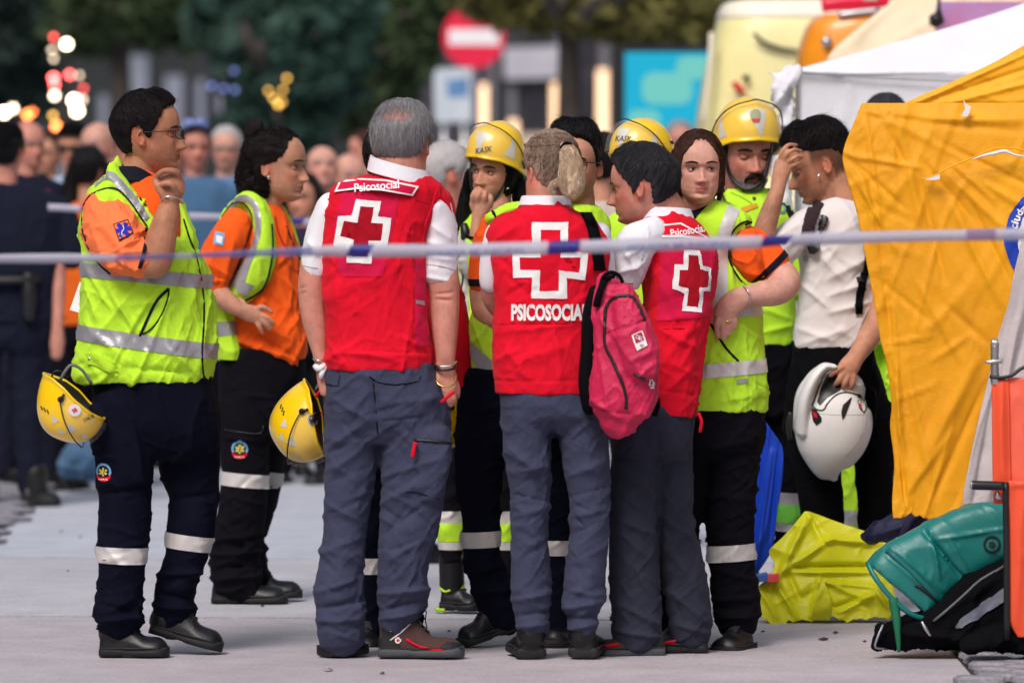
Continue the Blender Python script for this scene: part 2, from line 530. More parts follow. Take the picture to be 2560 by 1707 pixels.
# a few fallen leaves and scraps on the concrete
LEAFM = mat('dry_leaf', (.06, .04, .03), rough=.8, var=.4)
for k, (x, y, w, m_) in enumerate([(2060, 1601, 26, LEAFM), (2090, 1585, 14, LEAFM), (2163, 1607, 10, LEAFM), (1908, 1582, 10, LEAFM), (820, 1679, 24, CONC), (955, 1687, 12, LEAFM), (168, 1430, 6, LEAFM), (152, 1331, 8, LEAFM), (200, 1345, 8, LEAFM), (1122, 1581, 9, LEAFM), (655, 1518, 10, LEAFM)]):
    d = HC * F / (y - YH); s = F / d
    X, Y = G(x, y); w = w / s
    pts = [(X - w / 2, Y, .005), (X - w * .1, Y - w * .9, .006), (X + w / 2, Y + w * .1, .006), (X + w * .1, Y + w * 1.2, .008)]
    o = mesh_obj('fallen_leaf', pts + [(p[0], p[1], p[2] - .003) for p in pts], [(0, 1, 2, 3), (7, 6, 5, 4), (0, 4, 5, 1), (1, 5, 6, 2), (2, 6, 7, 3), (3, 7, 4, 0)], m_)
    tag(o, ['curled brown scrap below the yellow tarpaulin, largest of its patch', 'small scrap just behind the largest brown scrap by the yellow tarpaulin', 'small scrap to the right of the largest brown scrap by the yellow tarpaulin', 'tiny scrap beside the boot of the brown haired woman', 'pale flat chip in front of the grey haired man\'s left boot', 'dark scrap in front of the grey haired man\'s brown boot', 'speck on the pale road left of the navy trousers, lowest of three', 'speck on the pale road left of the navy trousers, topmost of three', 'speck nearest the navy trousers of three on the pale road', 'scrap on the road between the brown boot and the lime flashed boot', 'scrap on the road below the topknot woman\'s shoe'][k], 'leaf', 'dry scraps scattered on the road')

# unseen facades added left, right and behind the camera to block horizon light
FACADE = mat('facade_render', (.30, .26, .22), rough=.9, var=.2, vscale=.4)
GLASSD = mat('dark_window_glass', (.02, .025, .03), rough=.1, var=.1)
def facade(label, x0, y0, x1, y1, h, nwin=12):
    A, B = Vector((x0, y0, 0)), Vector((x1, y1, 0))
    L = (B - A).length; f = (B - A) / L; n = Vector((-f.y, f.x, 0))
    root = empty('light_shaping_facade', A, label, 'building')
    V = [Vector((0, 0, 0)), f * L, f * L - n * 6, -n * 6]
    V = V + [v + Vector((0, 0, h)) for v in V]
    mesh_obj('wall', V, [(0, 1, 5, 4), (1, 2, 6, 5), (2, 3, 7, 6), (3, 0, 4, 7), (4, 5, 6, 7)], FACADE, root, smooth=False)
    for r in range(int(h // 4)):
        for c in range(nwin):
            u = L * (c + .5) / nwin; z = 1.4 + r * 4
            P4 = [f * (u + a) + n * .05 + Vector((0, 0, z + b)) for a, b in ((-.7, 0), (.7, 0), (.7, 2.2), (-.7, 2.2))]
            P8 = P4 + [p - n * .2 for p in P4]
            mesh_obj('window', P8, [(0, 1, 2, 3), (0, 4, 5, 1), (1, 5, 6, 2), (2, 6, 7, 3), (3, 7, 4, 0)], GLASSD, root, smooth=False)
facade('unseen facade left of the view, added to block horizon light', -16, 62, -16, -30, 16, 10)
facade('unseen facade right of the view, added to block horizon light', 17, -30, 17, 62, 16, 10)
facade('unseen low facade behind the camera, added to shape the frontal light', -16, -30, 17, -30, 8, 4)
# ------------------------------------------------------------------ figures, garments, heads
class Frame:
    """a thing standing at distance d; its shapes are measured in photo pixels at that distance, dy<0 is towards the camera"""
    def __init__(self, name, label, cat, d, px, group=None, py=None):
        self.d = d
        self.s = F / d
        z = 0.0 if py is None else P(px, py, d).z
        self.o = Vector((d * (px - CX) / F, d, z))
        self.root = empty(name, self.o, label, cat, group)
        self.ground = YH + HC * self.s

    def M(self, x, y, dy=0.0):
        return np.array([(x - CX) / self.s - self.o.x, dy / self.s, HC - (y - YH) / self.s - self.o.z])

    def px(self, co):
        return (co[:, 0] + self.o.x) * self.s + CX, YH + (HC - co[:, 2] - self.o.z) * self.s

    def tube(self, rows, flat=False, n=20, k=4, e=2.0, rnd=True):
        rows = [tuple(r) + (r[3],) if len(r) == 4 else tuple(r) for r in rows]
        a = catmull(rows, k)
        c = np.array([self.M(r[0], r[1], r[2]) for r in a])
        rx = np.maximum(a[:, 3], 0.3) / self.s
        ry = np.maximum(a[:, 4], 0.3) / self.s
        T = np.gradient(c, axis=0)
        T /= np.linalg.norm(T, axis=1)[:, None] + 1e-9
        if rnd:   # rounded ends
            def cap(c0, t, r0, r1, sgn):
                return [(c0 + sgn * t * min(r0, r1) * math.sin(q) * 0.9, r0 * math.cos(q), r1 * math.cos(q)) for q in (0.5, 0.95, 1.35)]
            pre = cap(c[0], T[0], rx[0], ry[0], -1)[::-1]
            post = cap(c[-1], T[-1], rx[-1], ry[-1], 1)
            c = np.vstack([[p[0] for p in pre], c, [p[0] for p in post]])
            T = np.vstack([[T[0]] * 3, T, [T[-1]] * 3])
            rx = np.concatenate([[p[1] for p in pre], rx, [p[1] for p in post]])
            ry = np.concatenate([[p[2] for p in pre], ry, [p[2] for p in post]])
        ang = np.linspace(0, 2 * math.pi, n, endpoint=False)
        ca, sa = np.cos(ang), np.sin(ang)
        ca = np.sign(ca) * np.abs(ca) ** (2 / e)
        sa = np.sign(sa) * np.abs(sa) ** (2 / e)
        rings = []
        Y = np.array([0, 1.0, 0])
        pu = None
        for p, t, r0, r1 in zip(c, T, rx, ry):
            if flat:
                u, v = np.array([1.0, 0, 0]), Y
            else:
                u = np.cross(t, Y)
                if np.linalg.norm(u) < 0.25:
                    u = pu if pu is not None else np.array([1.0, 0, 0])
                u = u - t * np.dot(u, t)
                u /= np.linalg.norm(u) + 1e-9
                if pu is not None and np.dot(u, pu) < 0: u = -u
                v = np.cross(u, t)
                pu = u
            rings.append(p + np.outer(ca * r0, u) + np.outer(sa * r1, v))
        return ring_mesh(rings)

    def rows(self, data, dep=None, dy=0):
        """[(xl,xr,y,depth_half,dy)] -> flat tube rows"""
        r = []
        for q in data:
            xl, xr, y = q[:3]
            dd = q[3] if len(q) > 3 else dep
            yy = q[4] if len(q) > 4 else dy
            r.append(((xl + xr) / 2, y, yy, (xr - xl) / 2, dd))
        return r

    def loft(self, data, dep=None, dy=0, n=28, k=4, e=2.3, rnd=False):
        return self.tube(self.rows(data, dep, dy), flat=True, n=n, k=k, e=e, rnd=rnd)

    def disp(self, folds=(), noise=(), keep=None):
        s = self.s
        def fn(co, no):
            X, Y = self.px(co)
            D = np.zeros(len(co))
            front = np.clip((0.35 - no[:, 1]) / 0.5, 0, 1)
            for f in folds:
                x0, y0, x1, y1, w, a = f[:6]
                dist, t = seg_dist(X, Y, (x0, y0), (x1, y1))
                # slight waviness of the crease
                D += front * a * FOLD_GAIN * np.exp(-(dist / (w * .85)) ** 1.35) * np.sqrt(np.clip(4 * t * (1 - t), 0, 1) * 0.85 + 0.15)
            for q in noise:
                wx, wz, ang, amp, seed = q[:5]
                msk = q[5](X, Y) if len(q) > 5 and q[5] else 1.0
                ca, sa = math.cos(math.radians(ang)), math.sin(math.radians(ang))
                yy = co[:, 1] * s
                xx = X + yy * 0.7
                u = (xx * ca + Y * sa) / wx
                v = (-xx * sa + Y * ca) / wz
                pp = np.stack([u, v, yy / max(wx, wz)], 1)
                pp = pp + 0.35 * np.stack([vnoise(pp * 0.7, seed + 7), vnoise(pp * 0.7 + 9, seed + 8), vnoise(pp * 0.7 + 5, seed + 9)], 1)
                D += msk * amp * 1.5 * (ridge(pp, seed, 2.4) - 0.35 + .35 * ridge(pp * 2.1 + 3, seed + 4, 2.0) - .12)
            return no * (D / s)[:, None]
        return fn

    def skin(self, name, parts, m, voxel=0.0055, smooth=3, folds=(), noise=(), parent=None, dec=0.5):
        if name == 'body': smooth = 2
        prot = None
        if name == 'body' and getattr(self, 'head', None) is not None and voxel < .006:
            hd_ = self.head
            def prot(co):
                L = hd_.inv(co)
                return (L[:, 1] > .05) & (L[:, 2] > -.02) & (L[:, 2] < .66) & (np.abs(L[:, 0]) < .4) & (L[:, 1] < .6)
        if name == 'body' and voxel < .006: dec = .30
        o = remesh(name, parts, m, parent or self.root, voxel, smooth, self.disp(folds, noise) if (folds or noise) else None, dec=dec, protect=prot)
        return o

    def obj(self, name, vf, m, parent=None, smooth=True):
        return mesh_obj(name, vf[0], vf[1], m, parent or self.root, smooth)

    # ---- flat shapes laid on a garment
    def creases(self, x0, x1, y0, y1, n, ang=(20, 60), ln=(30, 90), w=(3, 7), a=3.0, seed=1):
        rg = np.random.default_rng(seed)
        out_ = []
        for i in range(n):
            x, y = rg.uniform(x0, x1), rg.uniform(y0, y1)
            t = math.radians(rg.uniform(*ang) * (1 if rg.random() < .5 else -1))
            L = rg.uniform(*ln) / 2
            out_.append((x - L * math.cos(t), y - L * math.sin(t), x + L * math.cos(t), y + L * math.sin(t), rg.uniform(*w), a * rg.uniform(.4, 1) * (1 if rg.random() < .6 else -1)))
        return out_

    def decal(self, name, target, polys, m, off=0.0022, cell=None, parent=None, fit=None):
        """polys: list of pixel polygons (each a list of (x,y)); target: BVH in local coords; projected along the view"""
        bm = bmesh.new()
        for poly in polys:
            vs = [bm.verts.new((x, 0, -y)) for x, y in poly]
            try:
                bm.faces.new(vs)
            except ValueError:
                pass
        bmesh.ops.triangulate(bm, faces=bm.faces[:])
        self._lay(bm, target, off, cell or 0.0085 * self.s, fit)
        return self._fin(bm, name, m, parent)

    def _lay(self, bm, target, off, cell, fit=None):
        xs = [v.co.x for v in bm.verts]; zs = [v.co.z for v in bm.verts]
        if not xs: return
        x = math.floor(min(xs) / cell) * cell + cell
        while x < max(xs):
            bmesh.ops.bisect_plane(bm, geom=bm.verts[:] + bm.edges[:] + bm.faces[:], plane_co=(x, 0, 0), plane_no=(1, 0, 0)); x += cell
        z = math.floor(min(zs) / cell) * cell + cell
        while z < max(zs):
            bmesh.ops.bisect_plane(bm, geom=bm.verts[:] + bm.edges[:] + bm.faces[:], plane_co=(0, 0, z), plane_no=(0, 0, 1)); z += cell
        last = None
        miss = []
        tl = target if isinstance(target, (list, tuple)) else [target]
        for v in bm.verts:
            p = self.M(v.co.x, -v.co.z, 0)
            h = None
            for t in tl:
                hh = t.ray_cast(Vector((p[0], -2.5, p[2])), Vector((0, 1, 0)), 5)
                if hh[0] is not None and (h is None or hh[0].y < h[0].y): h = hh
            if h is None:
                miss.append((v, p))
            else:
                nn = h[1] if h[1].y < 0 else -h[1]
                q = h[0] + (nn * off if fit is None else Vector((0, 0, 0)))
                v.co = q
        if fit is not None:    # stiff panel: a smooth surface just proud of the bumpy cloth
            hit = [v for v in bm.verts if v not in {m_[0] for m_ in miss}]
            basis = lambda c: np.stack([np.ones(len(c)), c[:, 0], c[:, 2], c[:, 0] ** 2, c[:, 0] * c[:, 2], c[:, 2] ** 2], 1)
            co = np.array([v.co[:] for v in hit])
            if fit == 'new':
                B = basis(co)
                self._fit = np.linalg.lstsq(B, co[:, 1], rcond=None)[0]
                self._res = max(0.0, float(np.quantile(B @ self._fit - co[:, 1], .97)))
            yy = basis(co) @ self._fit - self._res - off
            for v, y_ in zip(hit, yy): v.co.y = y_
        if miss and len(miss) < len(bm.verts):
            bmesh.ops.delete(bm, geom=[v for v, p in miss], context='VERTS')

    def _fin(self, bm, name, m, parent=None, smooth=True):
        for f in bm.faces:
            if f.normal.y > 0: f.normal_flip()
            f.smooth = smooth
        me = bpy.data.meshes.new(name)
        bm.to_mesh(me); bm.free()
        me.materials.append(m)
        o = bpy.data.objects.new(name, me)
        return link(o, parent or self.root)

    def text(self, name, target, s, m, x, y, h, w=None, ang=0.0, bold=0.012, shear=0.0, off=0.003, parent=None, arc=None, fit=None):
        cu = bpy.data.curves.new('t', 'FONT')
        cu.body = s
        cu.size = 1.0
        cu.offset = bold
        cu.shear = shear
        cu.fill_mode = 'FRONT'
        cu.resolution_u = 3
        to = bpy.data.objects.new('t', cu)
        COL.objects.link(to)
        dg = bpy.context.evaluated_depsgraph_get()
        me = bpy.data.meshes.new_from_object(to.evaluated_get(dg))
        bpy.data.objects.remove(to); bpy.data.curves.remove(cu)
        co = [v.co.copy() for v in me.vertices]
        bpy_me = me
        x0, x1 = min(c.x for c in co), max(c.x for c in co)
        y0, y1 = min(c.y for c in co), max(c.y for c in co)
        sy = h / (y1 - y0)
        sx = (w / (x1 - x0)) if w else sy
        bm = bmesh.new(); bm.from_mesh(me); bpy.data.meshes.remove(me)
        ca, sa = math.cos(math.radians(ang)), math.sin(math.radians(ang))
        for v in bm.verts:
            u = (v.co.x - (x0 + x1) / 2) * sx
            t = (v.co.y - (y0 + y1) / 2) * sy
            if arc:   # (radius px, start angle): bend along a circle
                R, a0 = arc
                aa = math.radians(a0) + u / R
                xx, yy = x + (R + t) * math.sin(aa), y - (R + t) * math.cos(aa)
            else:
                xx, yy = x + u * ca + t * sa, y + u * sa - t * ca
            v.co = (xx, 0, -yy)
        self._lay(bm, target, off, 0.012 * self.s, fit)
        return self._fin(bm, name, m, parent)

    def ring(self, name, target, c, axis_deg, width, m, off=0.0032, n=150, parent=None, dy=0, bend=0.0, rmax=0.5, a0=0, a1=360, tilt_y=0.0):
        """band round a limb or torso: c pixel centre (inside), axis_deg tilt of the limb axis from vertical in the picture"""
        C0 = self.M(c[0], c[1], dy)
        t = math.radians(axis_deg)
        ax = np.array([math.sin(t), math.sin(math.radians(tilt_y)), math.cos(t)])
        ax /= np.linalg.norm(ax)
        u = np.cross(np.array([0, 1.0, 0]), ax); u /= np.linalg.norm(u)
        v = np.cross(ax, u)
        V, Fc = [], []
        steps = 6
        full = (a1 - a0) >= 360
        N = n if full else n + 1
        for i in range(N):
            a = math.radians(a0 + (a1 - a0) * i / n)
            dirv = u * math.cos(a) + v * math.sin(a)
            for j in range(steps + 1):
                h = (j / steps - 0.5) * width / self.s + bend / self.s * math.cos(a)
                org = C0 + ax * h
                hit = target.ray_cast(Vector(org), Vector(dirv), rmax)
                r = (hit[0] - Vector(org)).length if hit[0] is not None else None
                V.append((org, dirv, r))
        # fill misses with the median, damp outliers
        rs = np.array([q[2] if q[2] is not None else np.nan for q in V])
        med = np.nanmedian(rs) if np.isfinite(rs).any() else 0.1
        co = []
        for (org, dv, r) in V:
            if r is None: r = med
            r = min(r, med * 2.2)
            co.append(org + dv * (r + off))
        m1 = steps + 1
        for i in range(N if full else N - 1):
            k = (i + 1) % N
            for j in range(steps):
                Fc.append((i * m1 + j, k * m1 + j, k * m1 + j + 1, i * m1 + j + 1))
        o = mesh_obj(name, co, Fc, m, parent or self.root)
        return o

    def line(self, name, target, pts, r, m, off=0.001, parent=None, k=3, n=6):
        """cord or piping laid on a surface along pixel points"""
        a = catmull([tuple(p[:2]) for p in pts], k)
        out_ = []
        tl = target if isinstance(target, (list, tuple)) else [target]
        for x, y in a:
            p = self.M(x, y, 0)
            h = None
            for t in tl:
                hh = t.ray_cast(Vector((p[0], -2.5, p[2])), Vector((0, 1, 0)), 5)
                if hh[0] is not None and (h is None or hh[0].y < h.y): h = hh[0]
            if h is None:
                h = tl[0].find_nearest(Vector((p[0], -0.1, p[2])))[0]
            out_.append(h + Vector((0, -off, 0)))
        return self.obj(name, tube_world(out_, r / self.s, n), m, parent)

    def cord(self, name, pts, r, m, parent=None, k=4, n=6):
        """free tube through (x,y,dy) pixel points"""
        W = [self.M(*p[:3]) for p in pts]
        rr = [p[3] / self.s if len(p) > 3 else r / self.s for p in pts]
        return self.obj(name, tube_world(W, rr, n, k), m, parent)

    def collar(self, name, c, rx, ry, h, m, yaw=0, drop=0, gap=0.0, flare=1.12, th=2.2, parent=None, tilt=0.0):
        """folded shirt collar: band round the neck; yaw = facing direction (0 to camera), drop = how far the front hangs, gap degrees open at the front"""
        s = self.s
        C0 = self.M(c[0], c[1], c[2])
        ya = math.radians(yaw)
        f = np.array([math.sin(ya), -math.cos(ya), 0.]); r = np.array([math.cos(ya), math.sin(ya), 0.])
        N = 40
        rings = []
        for i in range(N + 1):
            a = math.radians(gap / 2 + (360 - gap) * i / N)
            fc, rc = math.cos(a), math.sin(a)
            e = f * fc * ry / s + r * rc * rx / s
            n_ = e / (np.linalg.norm(e) + 1e-9)
            dz = -drop / s * max(0, fc) ** 1.5 + tilt / s * rc
            lo = h / s * (1 + .35 * max(0, fc) ** 3)
            up = np.array([0, 0, 1.])
            t = th / s
            p = [C0 + e + up * (dz), C0 + e * 1.02 + n_ * t + up * (dz + t), C0 + e * flare + n_ * 2 * t + up * (dz - lo), C0 + e * flare + up * (dz - lo - t), C0 + e + n_ * t * .2 + up * (dz - lo * .8)]
            rings.append(np.array(p))
        V, Fc = ring_mesh(rings)
        return self.obj(name, (V, Fc), m, parent, smooth=False)

    # ---- shoe: heel and toe in pixels on the ground
    def shoe(self, heel, toe, width=42, high=60, m=None, sole_m=None, sole_h=14, lift=0.0, shaft=None, toe_h=30):
        sole_h = sole_h * 1.05
        m = m or LEATHER; sole_m = sole_m or RUBBER
        A = self.M(*heel); B = self.M(*toe)
        s = self.s
        L = B - A; Ln = np.linalg.norm(L)
        f = L / Ln
        side = np.cross(f, [0, 0, 1.0]); side /= np.linalg.norm(side)
        up = np.cross(side, f)
        w = width / s / 2
        toe_h = toe_h * .78
        prof = [(-0.03, .5, .35), (0.0, .66, .8), (0.06, .74, 1.0), (.2, .76, 1.0), (.32, .72, 1.0), (.43, .74, .86), (.56, .86, toe_h / high * 1.55), (.64, .97, toe_h / high * 1.22), (.76, 1.02, toe_h / high * 1.14), (.88, .94, toe_h / high * 1.08), (.96, .64, toe_h / high * .78), (1.0, .36, toe_h / high * .5)]
        rings = []
        n = 20
        for t, ww, hh in catmull(prof, 2):
            c = A + f * (t * Ln) + up * (sole_h / s * 0.6)
            ring = []
            for j in range(n):
                a = 2 * math.pi * j / n
                x = math.copysign(abs(math.cos(a)) ** 0.8, math.cos(a)) * w * ww * 0.96
                z = math.sin(a)
                z = (z ** 0.85 * (high - sole_h * .6) / s * hh) if z > 0 else z * 0.004
                x *= (1 - 0.35 * max(0, math.sin(a)) ** 2)
                ring.append(c + side * x + up * z)
            rings.append(np.array(ring))
        v1 = ring_mesh(rings)
        parts = [v1]
        if shaft:
            parts.append(self.tube(shaft, n=16, k=3))
        up_o = remesh('shoe', parts, m, self.root, 0.0045 if self.s > 700 else .010, 2, dec=.5)
        # sole
        rings = []
        sp = [(-.035, .5, .55), (-.02, .74, .95), (.04, .86, 1), (.3, .82, .95), (.42, .80, .75), (.55, .95, .8), (.75, 1.04, .85), (.9, .95, .9), (.98, .7, 1.0), (1.02, .4, .95)]
        for t, ww, hh in catmull(sp, 3):
            c = A + f * (t * Ln)
            ring = []
            for j in range(16):
                a = 2 * math.pi * (j + .5) / 16
                x = math.copysign(abs(math.cos(a)) ** 0.5, math.cos(a)) * w * ww * 1.05
                z = math.copysign(abs(math.sin(a)) ** 0.5, math.sin(a)) * .5 + .5
                lowz = 0.0 if not (.34 < t < .5) else 0.22
                ring.append(c + side * x + up * (max(z, lowz) * sole_h / s * hh + 0.002))
            rings.append(np.array(ring))
        vs = ring_mesh(rings)
        so = self.obj('sole', vs, sole_m, up_o)
        # laces
        lc = []
        for t in (.34, .39, .44, .49, .54):
            hgt = np.interp(t, [.3, .43, .56], [1.0, .86, toe_h / high * 1.55]) * (high - sole_h * .6) / s + sole_h / s * 0.6
            c = A + f * (t * Ln) + up * (hgt * 0.99)
            lc.append(tube_world([c - side * w * .34 - up * .006 + f * .006, c + up * 0.003, c + side * w * .34 - up * .006 - f * .006], 0.0036, 5, 3))
        self.obj('laces', join(lc), LACE, up_o)
        wl = [A + f * (t * Ln) + side * sg * w * (.97 if .5 < t < .92 else .86 if t < .5 else .62) + up * (sole_h / s * .98) for sg in (1, -1) for t in ((0, .2, .4, .6, .8, .93, 1.0) if sg > 0 else (1.0, .93, .8, .6, .4, .2, 0))]
        self.obj('welt', tube_world(wl, .0022, 5, 2), LACE, up_o)
        return up_o


FOLD_GAIN = 1.75
# ---- head
PROF = [0, .03, .08, .14, .18, .21, .24, .28, .35, .43, .50, .55, .62, .70, .78, .86, .93, .975, 1.0]
PF = [.24, .345, .40, .385, .402, .396, .41, .402, .398, .392, .378, .415, .425, .415, .385, .315, .21, .10, 0]
ZB = [0, .1, .2, .3, .4, .5, .6, .7, .8, .9, .96, 1.0]
PB = [-.02, -.10, -.22, -.32, -.395, -.435, -.46, -.455, -.41, -.29, -.17, 0]
ZW = [0, .03, .06, .1, .15, .2, .3, .4, .5, .6, .7, .8, .9, .96, 1.0]
PW = [.06, .115, .155, .19, .225, .25, .280, .30, .317, .328, .325, .29, .21, .135, 0]

def _smooth_tab(zx, v, sg=.014):
    z = np.linspace(0, 1, 501)
    y = np.interp(z, zx, v)
    k = np.exp(-.5 * (np.arange(-30, 31) * .002 / sg) ** 2); k /= k.sum()
    pad = np.concatenate([np.full(30, y[0]), y, 2 * y[-1] - y[-2:-32:-1]])
    ys = np.convolve(pad, k, 'valid')
    w = np.clip((z - .86) / .08, 0, 1)
    return z, ys * (1 - w) + y * w
_Z, _PF = _smooth_tab(PROF, PF, .010)
_, _PB = _smooth_tab(ZB, PB, .03)
_, _PW = _smooth_tab(ZW, PW, .025)

class Head:
    def __init__(self, fr, cx, cy, H, yaw=0, pitch=0, roll=0, dy=0, spin=0, wide=1.0, fat=0.0, nose=1.0, jaw=1.0):
        self.fr, self.H, self.c = fr, H / fr.s, fr.M(cx, cy, dy)
        a = math.radians(yaw)
        f = np.array([math.sin(a), -math.cos(a), 0.0]); r = np.array([math.cos(a), math.sin(a), 0.0]); u = np.array([0, 0, 1.0])
        p = math.radians(pitch)   # down positive
        f, u = f * math.cos(p) - u * math.sin(p), u * math.cos(p) + f * math.sin(p)
        q = math.radians(roll)    # clockwise in own view
        r, u = r * math.cos(q) - u * math.sin(q), u * math.cos(q) + r * math.sin(q)
        if spin:
            t = math.radians(spin)
            rot = lambda v: np.array([v[0] * math.cos(t) + v[2] * math.sin(t), v[1], -v[0] * math.sin(t) + v[2] * math.cos(t)])
            f, r, u = rot(f), rot(r), rot(u)
        self.f, self.r, self.u = f, r, u
        fr.head = self
        self.wide, self.fat, self.nose, self.jaw = wide, fat, nose, jaw

    def W(self, L):
        """local head coords (x right, y forward, z 0..1) -> local object coords"""
        L = np.atleast_2d(L)
        return self.c + self.H * (np.outer(L[:, 0], self.r) + np.outer(L[:, 1], self.f) + np.outer(L[:, 2] - .5, self.u))

    def inv(self, co):
        d = (co - self.c) / self.H
        return np.stack([d @ self.r, d @ self.f, d @ self.u + .5], 1)

    def surf(self, a, z, off=0.0):
        """a: azimuth 0 front, + to own x; z: height"""
        a = np.asarray(a, float); z = np.clip(np.asarray(z, float), 0, 1)
        zf = np.interp(z, _Z, _PF); zb = np.interp(z, _Z, _PB); w = np.interp(z, _Z, _PW) * self.wide
        low = np.clip((.35 - z) / .35, 0, 1)
        w = w * (1 + self.fat * low) * (1 + (self.jaw - 1) * low)
        zf = zf + self.fat * .12 * np.clip((.12 - z) / .12, 0, 1)
        zf = zf * .95; zb = zb * .95
        mid = .06 * np.clip((.45 - z) / .25, 0, 1)
        ca, sa = np.cos(a), np.sin(a)
        e = 2.0 + .2 * np.clip((z - .2) / .3, 0, 1)
        cc = np.sign(ca) * np.abs(ca) ** (2 / e); ss = np.sign(sa) * np.abs(sa) ** (2 / e)
        y = mid + np.where(ca > 0, (zf - mid) * cc, (mid - zb) * cc)
        x = w * ss
        x = x + sa * off; y = y + ca * off
        zz = z + off * np.clip((z - .75) / .25, 0, 1) ** 1.0
        return np.stack([x, y, zz], -1)

    def skull(self):
        na = 120
        zs = np.concatenate([[0.0], np.linspace(0.008, .60, 100), np.linspace(.615, .9, 18), 1 - .1 * np.linspace(1, 0.02, 12)[1:] ** 2])
        nz = len(zs)
        rings = []
        A = np.linspace(0, 2 * math.pi, na, endpoint=False)
        for z in zs:
            L = self.surf(A, np.full(na, z))
            if z > .97:   # round the crown
                pass
            x, y, zz = L[:, 0], L[:, 1], L[:, 2]
            fr = np.clip((y - .15) / .1, 0, 1)
            # features
            nw = np.interp(z, [.27, .30, .34, .42, .50, .55], [.055, .062, .05, .032, .03, .03])
            npf = np.interp(z, [.255, .275, .295, .315, .34, .39, .45, .50, .56], [0, .05, .105, .125, .115, .082, .048, .022, 0]) * self.nose
            y = y + fr * npf * np.exp(-(x / nw) ** 2)
            for sx in (-1, 1):
                y = y + fr * .055 * np.exp(-((x - sx * .058) / .028) ** 2 - ((z - .305) / .028) ** 2)      # nostril wings
                y = y - fr * .044 * np.exp(-((x - sx * .13) / .07) ** 2 - ((z - .470) / .040) ** 2)      # sockets
                y = y + fr * .022 * np.exp(-((x - sx * .125) / .09) ** 2 - ((z - .545) / .028) ** 2)       # brow
                y = y + fr * .022 * np.exp(-((x - sx * .185) / .06) ** 2 - ((z - .37) / .06) ** 2)         # cheekbone
                y = y - fr * .012 * np.exp(-((x - sx * .095) / .02) ** 2 - ((z - .25) / .05) ** 2)         # fold
            y = y - fr * .024 * np.exp(-(x / .10) ** 2 - ((z - .197) / .009) ** 2)                         # mouth line
            y = y + fr * .026 * np.exp(-(x / .085) ** 2 - ((z - .218) / .016) ** 2)
            y = y + fr * .032 * np.exp(-(x / .075) ** 2 - ((z - .174) / .018) ** 2)
            y = y - fr * .018 * np.exp(-(x / .08) ** 2 - ((z - .135) / .02) ** 2)
            y = y + fr * .018 * np.exp(-(x / .07) ** 2 - ((z - .08) / .035) ** 2)
            rings.append(self.W(np.stack([x, y, zz], 1)))
        return ring_mesh(rings)

    def ear(self, sx):
        w = float(np.interp(.42, ZW, PW)) * self.wide
        parts = []
        def ell(cx_, cy_, cz_, a, b, c_, n=12, m_=8):
            rings = []
            for i in range(1, m_):
                t = math.pi * i / m_
                A = np.linspace(0, 2 * math.pi, n, endpoint=False)
                L = np.stack([cx_ + a * math.sin(t) * np.cos(A), cy_ + b * math.sin(t) * np.sin(A), np.full(n, cz_ - c_ * math.cos(t))], 1)
                rings.append(self.W(L))
            return ring_mesh(rings)
        cx_ = sx * (w + .005)
        parts.append(ell(cx_ + sx * .008, -.035, .425, .020, .044, .098))
        pts = []
        for t in np.linspace(-0.6, 4.2, 12):
            yy = -.038 - .045 * math.sin(t + .2)
            zz = .435 + .088 * math.cos(t + .2)
            pts.append((cx_ + sx * (.030 + .006 * math.sin(t)), yy - .0, zz))
        parts.append(tube_world(self.W(np.array(pts)), .0150 * self.H, 8, 2))
        parts.append(ell(cx_ + sx * .012, -.008, .345, .018, .024, .028))
        return parts

    def body_parts(self, ears=(-1, 1)):
        p = [self.skull()]
        for e in ears: p += self.ear(e)
        return p

    def face_tint(self, o, beard=0.0, lips=(0.78, .45, .45), scalp=None, red=0.25, fade=0):
        me = o.data
        n = len(me.vertices)
        co = np.empty(n * 3); me.vertices.foreach_get('co', co); co = co.reshape(-1, 3)
        L = self.inv(co)
        x, y, z = L[:, 0], L[:, 1], L[:, 2]
        T = np.ones((n, 3))
        fr = (y > .12)
        def mixc(w, c):
            nonlocal T
            w = np.clip(w, 0, 1)[:, None]
            T = T * (1 - w) + T * np.array(c) * w
        blot = vnoise(co * 45, 5) * .5 + vnoise(co * 110, 6) * .5
        mixc(.5 + .5 * blot, (.93, .88, .86))
        for sx in (-1, 1):
            mixc(fr * red * 1.6 * np.exp(-((x - sx * .2) / .1) ** 2 - ((z - .34) / .09) ** 2), (1.0, .72, .70))
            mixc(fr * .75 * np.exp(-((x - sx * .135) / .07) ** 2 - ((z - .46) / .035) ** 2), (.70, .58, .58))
        mixc(fr * red * 2 * np.exp(-(x / .06) ** 2 - ((z - .31) / .06) ** 2), (1.0, .72, .68))
        mixc(((np.abs(x) > .27) & (np.abs(y + .04) < .11) & (z > .26) & (z < .6)) * .7, (1.0, .68, .62))
        lw_ = np.sqrt(np.clip(1 - (x / .098) ** 2, 0, 1))
        lipm = fr * np.clip(np.clip(1.6 - np.abs(z - .210) / (.012 * lw_ + 1e-4), 0, 1) + np.clip(1.6 - np.abs(z - .182) / (.014 * lw_ + 1e-4), 0, 1), 0, 1)
        mixc(fr * .8 * (np.exp(-((x - .028) / .014) ** 2 - ((z - .281) / .008) ** 2) + np.exp(-((x + .028) / .014) ** 2 - ((z - .281) / .008) ** 2)), (.3, .18, .16))  # nostrils: shade under the nose darkened into the tint
        mixc(lipm, lips)
        mixc(fr * np.exp(-(np.abs(x) / .09) ** 4 - ((z - .197) / .006) ** 2), (.35, .22, .22))
